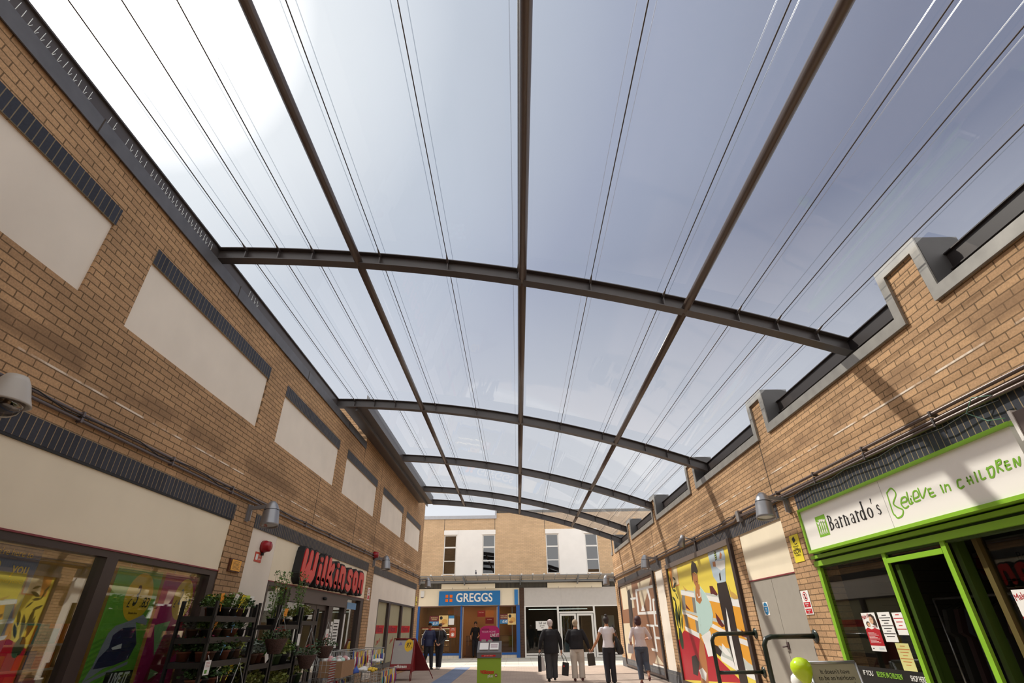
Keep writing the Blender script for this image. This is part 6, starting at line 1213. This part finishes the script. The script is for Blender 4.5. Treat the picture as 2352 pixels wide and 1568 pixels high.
text('Wilkinson', KFt, -.65, .60, .085, RED, 'lettering', k, .8, .003, shear=.15); text('plus', KFt, -.58, .535, .075, WSIGN, 'lettering', k, .9); s = MB(); s.prism(KFt, ell(-.465, .545, .028, .03), 0, .002, 0); s.prism(KFt, [(-.485, .54), (-.445, .54), (-.445, .55), (-.485, .55)], .002, .003, 1); s.prism(KFt, [(-.47, .525), (-.46, .525), (-.46, .565), (-.47, .565)], .002, .003, 1); s.build('plus_mark', [MR, WSIGN], k)
s = MB(); s.box(-.79, -.70, 12.33, 12.37, 1.10, 1.16); s.box(-.65, -.56, 12.33, 12.37, 1.10, 1.155); s.build('leaflet_holder', AP, k)
# ------------------------------------------------------------------ balloon and pavement sign right
t_ = thing('balloon', 'lime green balloon tied low in front of the grey doors', 'balloon', (3.35, 7.0, .8)); s = MB(); s.lathe((3.30, 7.0, 1.02), (.25, .1, -1), [(.001, 0), (.05, .012), (.095, .045), (.115, .09), (.115, .13), (.095, .19), (.055, .25), (.02, .285), (.001, .29)], 20); s.build('skin', mat('balloon_lime', (.48, .66, .02), .18), t_); s = MB(); s.tube([(3.375, 7.03, .74), (3.4, 7.05, .5), (3.45, 7.1, .3)], .0025, 5); s.build('string', PAPER, t_)
t_ = thing('balloon', 'white balloon half hidden below the lime green one', 'balloon', (3.4, 7.1, .6)); s = MB(); s.lathe((3.34, 7.15, .87), (.1, .1, -1), [(.001, 0), (.05, .012), (.09, .045), (.105, .09), (.10, .14), (.06, .22), (.02, .27), (.001, .28)], 20); s.build('skin', mat('balloon_white', (.8, .8, .78), .2), t_)
t_ = thing('pavement_sign', 'silver framed pavement sign about treasure in front of the charity shop', 'pavement sign', (3.75, 6.98, 0)); AF2 = lambda u, v, c=0: (u, 6.98 + .2 * v - c, v + 0)
s = MB()
for u in (3.49, 4.06): s.tube([AF2(u, 0), AF2(u, .95)], .016, 8)
for v in (.12, .955): s.tube([AF2(3.49, v), AF2(4.06, v)], .018, 8)
s.build('front_frame', SILVER, t_); s = MB(); s.prism(AF2, [(3.50, .13), (4.05, .13), (4.05, .94), (3.50, .94)], -.006, .004); s.build('panel', mat('board_greige', (.36, .33, .24), .4), t_); s = MB(); s.tube([(3.49, 7.2, .95), (3.49, 7.55, 0)], .014, 8); s.tube([(4.06, 7.2, .95), (4.06, 7.55, 0)], .014, 8); s.build('rear_legs', SILVER, t_)
text("It doesn't have\nto be an heirloom\nto be a treasure!", AF2, 3.78, .80, .062, BLKT, 'lettering', t_, .95, c=.005, th=.001)
# ------------------------------------------------------------------ people
def loft(s, rings, n=16, m=0):
    prev = None
    for (c, rx, ry) in rings:
        i = s.ring(Vector(c), Vector((1, 0, 0)), Vector((0, 1, 0)), rx, n, ry)
        if prev is not None:
            for q in range(n): s.f.append((prev + q, prev + (q + 1) % n, i + (q + 1) % n, i + q)); s.m.append(m); s.sm.append(True)
        else: s.f.append(tuple(i + q for q in reversed(range(n)))); s.m.append(m); s.sm.append(False)
        prev = i
    s.f.append(tuple(prev + q for q in range(n))); s.m.append(m); s.sm.append(False)
def fuse(s, name, m, parent, vox=.011, it=3):
    me = s.data(name, [m]); o = bpy.data.objects.new(name, me); COL.objects.link(o)
    bm = bmesh.new(); bm.from_mesh(me); bmesh.ops.recalc_face_normals(bm, faces=bm.faces); bm.to_mesh(me); bm.free()
    r = o.modifiers.new('r', 'REMESH'); r.mode = 'VOXEL'; r.voxel_size = vox; r.use_smooth_shade = True
    q = o.modifiers.new('s', 'SMOOTH'); q.factor = .5; q.iterations = it
    dg = bpy.context.evaluated_depsgraph_get(); me2 = bpy.data.meshes.new_from_object(o.evaluated_get(dg)); me2.name = name; me2.materials.clear(); me2.materials.append(m); o.modifiers.clear(); o.data = me2
    return local_parent(o, parent)
def V(*a): return Vector(a)
SKN = mat('skin', (.50, .25, .16), .55); SKD = mat('skin_tan', (.40, .18, .09), .55)
def hand(s, w, d, side, curl=.5):
    """palm, four bent fingers of unequal length and a thumb from the palm's side; d = forearm direction"""
    d = d.normalized(); a = V(0, 1, 0) if abs(d.y) < .8 else V(0, 0, 1); across = (a - d * a.dot(d)).normalized(); palm = d.cross(across).normalized() * side
    s.tube([w, w + d * .035, w + d * .085], [.024, .030, .032], 8)
    for k, L_ in enumerate((.066, .076, .072, .056)):
        b = w + d * .082 + across * (.0255 - .017 * k); m1 = b + (d * math.cos(curl * .5) + palm * math.sin(curl * .5)) * L_ * .5; m2 = m1 + (d * math.cos(curl * 1.4) + palm * math.sin(curl * 1.4)) * L_ * .5
        s.tube([b, m1, m2], [.0088, .0082, .0070], 6)
    b = w + d * .03 + across * .022; s.tube([b, b + across * .026 + d * .022 + palm * .008, b + across * .036 + d * .052 + palm * .018], [.012, .010, .008], 6)
def person(lab, loc, rz, h, P):
    g = thing('person', lab, 'person', loc, None, rz); u = h / 1.65
    sk = P.get('skin', SKN); fat = P.get('fat', 1.0)
    hipz, sh = .86 * u, 1.34 * u
    legs = P['legs']              # per side: knee, ankle, toe (x offset, y, z)
    arms = P['arms']              # per side: elbow, wrist
    S = [-1, 1]
    hip = [V(.09 * k * u * fat, 0, hipz) for k in S]; shd = [V(.175 * k * u * min(fat, 1.12), 0, sh) for k in S]
    body = MB()
    loft(body, [((0, 0, .80 * u), .12 * fat, .09 * fat), ((0, 0, .90 * u), .155 * fat, .105 * fat), ((0, 0, 1.06 * u), .12 * fat, .085 * fat), ((0, .0, 1.22 * u), .15 * fat, .10 * fat), ((0, 0, 1.34 * u), .155 * fat, .08), ((0, 0, 1.385 * u), .07, .055), ((0, .005, 1.44 * u), .047, .047), ((0, .01, 1.50 * u), .045, .05)])
    hc = V(0, .015 * u, 1.545 * u)
    body.ball(hc + V(0, -.004, .012), .073 * u, .088 * u, .098 * u, n=16, k=12); body.ball(hc + V(0, .028, -.045), .052 * u, .052 * u, .055 * u, n=12, k=8)
    body.tube([hc + V(0, .080, .012), hc + V(0, .098, -.016), hc + V(0, .088, -.024)], [.007, .013, .009], 6)
    for k in S: body.ball(hc + V(.074 * k * u, -.002, -.008), .010, .018, .028, n=8, k=6)
    for i, k in enumerate(S):
        e, w = V(*arms[i][0]), V(*arms[i][1]); body.tube([shd[i] + V(-.05 * k, 0, .005), shd[i], (shd[i] + e) / 2, e, (e + w) / 2, w], [.036, .046, .043, .036, .036, .025], 10)
        hand(body, w, (w - e), -k if P.get('palm_in', 1) else k, P.get('curl', .6))
        kn, an, toe = (V(*q) for q in legs[i]); body.tube([hip[i], (hip[i] + kn) / 2, kn, (kn + an) / 2, an], [.085 * fat, .070 * fat, .044, .046, .032], 12)
        body.tube([an + V(0, -.04, -.03), an + V(0, .02, -.035), toe], [.028, .034, .022], 8)
    fuse(body, 'body', sk, g, .0085, 3)
    # top
    tm, hem, sl, lo = P['top'], P['hem'], P['sleeve'], P.get('loose', .018)
    t_ = MB(); f = fat
    rr = [((0, 0, hem), .165 * f + lo, .115 * f + lo * .8)]
    if hem < .88 * u: rr.append(((0, 0, .90 * u), .165 * f + lo, .118 * f + lo * .8))
    rr += [((0, 0, 1.06 * u), .128 * f + lo + P.get('boxy', 0), .09 * f + lo), ((0, 0, 1.22 * u), .155 * f + lo, .105 * f + lo), ((0, 0, 1.335 * u), .165 * f + lo * .6, .085 + lo * .6), ((0, 0, 1.378 * u), .085, .066), ((0, 0, 1.40 * u), .060, .056)]
    loft(t_, rr, 20)
    for i, k in enumerate(S):
        e, w = V(*arms[i][0]), V(*arms[i][1])
        if sl == 'long': t_.tube([shd[i] + V(-.06 * k, 0, .004), shd[i] + V(-.012 * k, 0, -.004), (shd[i] + e) / 2, e, (e + w) / 2, w + (e - w) * .04], [.050, .060 + lo * .4, .056 + lo * .5, .048 + lo * .4, .044 + lo * .3, .036 + lo * .3], 12)
        elif sl == 'three': t_.tube([shd[i] + V(-.06 * k, 0, .004), shd[i] + V(-.012 * k, 0, -.004), (shd[i] + e) / 2, e, e + (w - e) * .35], [.050, .058, .053, .045, .043], 12)
        else: t_.tube([shd[i] + V(-.06 * k, 0, .004), shd[i] + V(-.012 * k, 0, -.004), shd[i] + (e - shd[i]) * .38], [.050, .058, .056], 12)
    fuse(t_, P.get('topname', 'top'), tm, g, .012, 4)
    # trousers
    b_ = MB(); tw = max(P.get('wide', .012), .014)
    loft(b_, [((0, 0, .76 * u), .12 * f, .10 * f), ((0, -.005, .84 * u), .170 * f, .122 * f), ((0, -.004, .93 * u), .160 * f, .110 * f), ((0, 0, P.get('waist', 1.0) * u), .142 * f, .100 * f)], 20)
    for i, k in enumerate(S):
        kn, an, toe = (V(*q) for q in legs[i]); cut = P.get('crop', [0, 0])[i]; end = an + (kn - an) * cut
        b_.tube([hip[i] + V(0, 0, .02), (hip[i] + kn) / 2, kn, (kn + end) / 2, end + V(0, 0, .0)], [.098 * f, .088 * f + tw * .5, .066 + tw, .060 + tw, .050 + tw * 1.3], 14)
    fuse(b_, 'trousers', P['legm'], g, .012, 4)
    if P.get('cuffs'):
        for i in (0, 1): kn, an, toe = (V(*q) for q in legs[i]); cut = P['crop'][i]; end = an + (kn - an) * cut; dd = (kn - an).normalized(); s = MB(); s.lathe(end - dd * .01, dd, [(.050, 0), (.066, 0), (.068, .05), (.055, .05)], 16); local_parent(s.build('rolled_cuff', P['cuffs']), g)
    for i, k in enumerate(S):
        kn, an, toe = (V(*q) for q in legs[i]); s = MB(); fd = (toe - an); fd.z *= 1; s.tube([an + V(0, -.055, -.035), an + V(0, -.02, -.028), an + fd * .55 + V(0, 0, -.006), toe + V(0, .012, 0)], [.026, .040, .038, .022], 10); fuse(s, 'shoe', P['shoe'], g, .009, 2)
    # hair
    hm = P['hair']; s = MB(); st = P['hairstyle']
    if st == 'short': s.ball(hc + V(0, -.014, .028), .091 * u, .098 * u, .096 * u, n=16, k=10); s.ball(hc + V(0, -.035, -.03), .078 * u, .066 * u, .068 * u, n=12, k=8)
    elif st == 'bun': s.ball(hc + V(0, -.014, .026), .088 * u, .097 * u, .098 * u, n=16, k=10); s.ball(hc + V(0, -.04, -.03), .070 * u, .055 * u, .06 * u, n=12, k=8); s.ball(hc + V(.0, -.05, .125), .046, .046, .040, n=12, k=8)
    elif st == 'bob': s.ball(hc + V(0, -.014, .026), .096 * u, .102 * u, .102 * u, n=16, k=10); s.ball(hc + V(0, -.03, -.045), .104 * u, .080 * u, .090 * u, n=14, k=8)
    elif st == 'cap': s.ball(hc + V(0, -.006, .040), .082 * u, .094 * u, .072 * u, n=16, k=10)
    if st == 'cap':
        q = fuse(s, 'cap', P['cap'], g, .010, 2); b2 = MB(); b2.lathe(hc + V(0, .055, .048), (0, .1, 1), [(.001, -.004), (.085, -.006), (.085, .002), (.001, .006)], 18); local_parent(b2.build('brim', P['cap']), g)
        s3 = MB(); s3.ball(hc + V(0, -.02, -.01), .076 * u, .080 * u, .07 * u, n=14, k=8); fuse(s3, 'hair', hm, g, .010, 2)
    else: fuse(s, 'hair', hm, g, .010, 2)
    s = MB()
    for k in S: s.ball(hc + V(.028 * k, .080, .008), .010, .006, .007, n=8, k=5)
    local_parent(s.build('eyes', BLKT), g); s = MB(); s.ball(hc + V(0, .082, -.052), .020, .008, .006, n=8, k=5); local_parent(s.build('mouth', mat('lips', (.35, .08, .07), .5)), g)
    return g, u, hc
def lg(lx, ky, ay, az=.075, kx=0, kz=.46): return ((lx + kx, ky, kz), (lx, ay, az), (lx + (.015 if lx > 0 else -.015), ay + .13, max(az - .045, .025)))
BLKC = mat('wool_black', (.012, .011, .014), .9, bump=.3, scale=40); GRYT = mat('trouser_charcoal', (.045, .045, .05), .85, bump=.3, scale=30); CRMT = mat('trouser_cream', (.52, .46, .40), .85, bump=.3, scale=30)
TEEW = mat('tee_white', (.70, .66, .70), .85, bump=.35, scale=25); PINKW = mat('top_pale_pink', (.66, .58, .60), .85, bump=.35, scale=25); DJ = mat('jeans_black', (.018, .018, .025), .85); BJ = mat('jeans_grey_blue', (.07, .085, .12), .85, bump=.3, scale=30)
SHB = mat('shoe_black', (.015, .014, .014), .5); SHR = mat('shoe_brown_red', (.12, .03, .03), .5)
HW_ = mat('hair_white', (.62, .52, .50), .8, bump=.5, scale=60); HG_ = mat('hair_ash_blonde', (.38, .29, .20), .8, bump=.5, scale=60); HD = mat('hair_dark', (.025, .015, .015), .6, bump=.4, scale=60)
person('older woman with white hair walking away in a long black cardigan and charcoal trousers', (.97, 17.5, 0), R(4), 1.58,
       dict(legs=[lg(-.085, .02, -.03), lg(.10, .10, .12, .09, kz=.47)], arms=[((-.30, -.03, 1.04), (-.33, .04, .80)), ((.30, .02, 1.02), (.32, .07, .78))], top=BLKC, topname='cardigan', hem=.70, sleeve='long', loose=.035, boxy=.035, fat=1.12, legm=GRYT, wide=.03, shoe=SHB, hair=HW_, hairstyle='short'))
person('woman with ash blonde hair walking away in a black sweater and cream trousers', (1.74, 17.5, 0), R(-3), 1.57,
       dict(legs=[lg(-.095, .0, -.02), lg(.12, .05, -.02, .08, kz=.46)], arms=[((-.28, .02, 1.05), (-.20, .14, .93)), ((.31, .0, 1.02), (.38, .06, .80))], top=BLKC, topname='sweater', hem=.80, sleeve='long', loose=.032, boxy=.04, fat=1.12, legm=CRMT, wide=.03, shoe=SHR, hair=HG_, hairstyle='short'))
person('slim woman with dark bun walking away in white short sleeved top and black jeans', (2.50, 16.2, 0), R(2), 1.63,
       dict(skin=SKD, legs=[lg(-.085, .04, -.02), lg(.085, .06, .02, kz=.47)], arms=[((-.30, -.04, 1.06), (-.42, .06, .86)), ((.27, .03, 1.08), (.20, .16, .95))], top=TEEW, hem=.86, sleeve='cap', loose=.006, fat=.98, legm=DJ, wide=.006, shoe=SHB, hair=HD, hairstyle='bun'))
person('woman with dark bobbed hair walking away in a pale pink top and rolled jeans', (3.42, 16.3, 0), R(-6), 1.62,
       dict(legs=[lg(-.08, .03, .0), ((.10, .02, .50), (.11, -.20, .20), (.12, -.10, .10))], arms=[((-.27, -.05, 1.08), (-.25, .08, .90)), ((.30, .04, 1.08), (.18, .20, 1.06))], top=PINKW, hem=.87, sleeve='three', loose=.008, fat=1.02, legm=BJ, wide=.018, crop=[.12, .35], cuffs=mat('cuff_pale', (.22, .20, .20), .8), shoe=SHR, hair=mat('hair_auburn', (.05, .015, .02), .6, bump=.4, scale=60), hairstyle='bob'))
NAVY = mat('jacket_navy', (.018, .025, .075), .6); TRB = mat('jacket_black', (.014, .013, .018), .6)
g, u, hc = person('man in a dark cap and navy tracksuit jacket with white sleeve stripes near the bakery', (-3.62, 23.35, 0), R(-150), 1.60,
       dict(skin=SKD, legs=[lg(-.09, .10, .16), ((.10, -.02, .47), (.11, -.24, .14), (.12, -.12, .06))], arms=[((-.26, .02, 1.04), (-.20, .20, .98)), ((.28, -.02, 1.03), (.27, .04, .80))], top=NAVY, topname='jacket', hem=.78, sleeve='long', loose=.03, boxy=.03, fat=1.06, legm=DJ, wide=.015, shoe=SHB, hair=HD, hairstyle='cap', cap=BLKC))
s = MB(); s.tube([(.20, .04, 1.33), (.285, .035, 1.18), (.335, .02, 1.03), (.335, .06, .84)], .012, 6); local_parent(s.build('sleeve_stripe', WSIGN), g); s = MB(); s.lathe((0, .012, 1.35), (0, .15, 1), [(.062, 0), (.070, .0), (.064, .035), (.052, .035)], 16); local_parent(s.build('collar', RED), g)
g, u, hc = person('man in a black tracksuit jacket, cap and sunglasses with hands together near the bakery', (-3.20, 23.45, 0), R(172), 1.58,
       dict(legs=[lg(-.07, .06, .12), lg(.06, .0, -.06)], arms=[((-.27, .02, 1.05), (-.07, .20, .86)), ((.27, .02, 1.05), (.06, .21, .86))], top=TRB, topname='jacket', hem=.80, sleeve='long', loose=.026, boxy=.03, legm=DJ, wide=.012, shoe=mat('trainer_white', (.7, .7, .68), .5), hair=HD, hairstyle='cap', cap=mat('cap_grey', (.08, .05, .05), .8)))
s = MB(); s.box(-.068, .068, hc.y + .078, hc.y + .094, hc.z - .002, hc.z + .024); local_parent(s.build('sunglasses', BLKT), g); s = MB(); s.tube([(0, .155, .85), (0, .155, 1.1), (0, .13, 1.33)], .005, 5); local_parent(s.build('zip', SILVER), g)
s = MB(); s.tube([(-.085, .02, 1.365), (-.15, .03, 1.35), (-.225, .02, 1.27)], .022, 6); local_parent(s.build('shoulder_stripe', WSIGN), g)
person('shop worker in dark clothes standing inside the bakery doorway', (-2.42, 32.35, 0), R(178), 1.74,
       dict(legs=[lg(-.09, .01, 0), lg(.09, .01, 0)], arms=[((-.26, .0, 1.10), (-.20, .18, 1.0)), ((.27, .0, 1.10), (.24, .14, .95))], top=BLKC, topname='tunic', hem=.86, sleeve='three', loose=.02, legm=DJ, shoe=SHB, hair=HD, hairstyle='short'))
# bags
BGB = mat('bag_black', (.014, .014, .017), .45); BGT = mat('bag_teal', (.01, .035, .045), .5)
def tote(lab, x, y, z0, z1, w_, d_, m_, handle_to, nm='tote_bag', cat='bag', tilt=0, dec=None):
    t_ = thing(nm, lab, cat, (x, y, z0)); s = MB(); q = lambda u, v, c=0: (x + u * math.cos(tilt) - v * math.sin(tilt), y + c, z0 + u * math.sin(tilt) + v * math.cos(tilt)); H_ = z1 - z0
    s.prism(q, [(-w_ * .48, 0), (w_ * .48, 0), (w_ * .5, H_ * .6), (w_ * .46, H_), (-w_ * .46, H_), (-w_ * .5, H_ * .6)], -d_ / 2, d_ / 2); s.build('bag_body', m_, t_)
    if handle_to:
        s = MB(); hx, hy, hz_ = handle_to; a = q(-w_ * .25, H_ * .98); b = q(w_ * .25, H_ * .98); s.tube([a, ((a[0] + hx) / 2 - .02, hy, (a[2] + hz_) / 2 + .02), (hx, hy, hz_), ((b[0] + hx) / 2 + .02, hy, (b[2] + hz_) / 2 + .02), b], .009, 6); s.build('handle', m_, t_)
    if dec: s = MB(); dec(s, q, H_, d_); s.build('print', dec.m, t_)
    return t_
def d1(s, q, H_, d_): s.prism(q, ell(-.05, H_ * .7, .02, .025), -d_ / 2 - .002, -d_ / 2)
d1.m = RED
tote('black tote bag with a small red mark hanging from the white haired woman’s right hand'.replace('’', "'"), 1.36, 17.58, .14, .47, .20, .09, BGB, (1.30, 17.58, .72), tilt=-.12, dec=d1)
tote('white paper carrier bag in the left hand of the woman in the long black cardigan', .74, 17.52, .27, .62, .13, .10, mat('bag_paper_white', (.62, .58, .56), .6), (.66, 17.52, .74), 'carrier_bag', tilt=.2)
tote('narrow black carrier bag beside the white paper one in the same left hand', .62, 17.50, .25, .64, .10, .09, BGB, (.66, 17.50, .74), 'carrier_bag')
tote('dark carrier bag with gold print in the right hand of the woman in cream trousers', 2.17, 17.55, .38, .69, .22, .09, mat('bag_dark_brown', (.045, .038, .03), .4), (2.13, 17.55, .75), 'carrier_bag', tilt=.06)
tote('dark teal handbag held at the left side of the woman in the black sweater', 1.50, 17.62, .74, .97, .19, .10, BGT, (1.55, 17.62, 1.02), 'handbag')
tote('white plastic bag hanging from the left hand of the woman in rolled jeans', 3.14, 16.42, .72, .95, .15, .10, mat('bag_plastic_white', (.68, .64, .66), .45), (3.19, 16.38, .90), 'carrier_bag', tilt=-.1)
t_ = thing('shoulder_bag', 'large soft black shoulder bag on the right side of the woman in the white top', 'bag', (2.76, 16.1, .7)); s = MB(); s.tube([(2.67, 16.12, 1.40), (2.70, 16.02, 1.25), (2.74, 16.05, 1.10)], .012, 6); s.tube([(2.67, 16.24, 1.40), (2.72, 16.36, 1.2), (2.76, 16.3, 1.05)], .012, 6); s.tube([(2.67, 16.12, 1.40), (2.67, 16.18, 1.425), (2.67, 16.24, 1.40)], .012, 6); s.build('strap', BGB, t_)
s = MB(); s.tube([(2.72, 16.14, 1.14), (2.745, 16.14, 1.02), (2.79, 16.14, .84), (2.82, 16.14, .72), (2.82, 16.14, .70)], [.03, .075, .105, .085, .03], 14); o = fuse(s, 'bag_body', BGB, t_, .012, 3); o.parent = None; o.matrix_parent_inverse = Matrix.Identity(4); o.parent = t_; o.matrix_parent_inverse = Matrix.Translation(-t_.location)
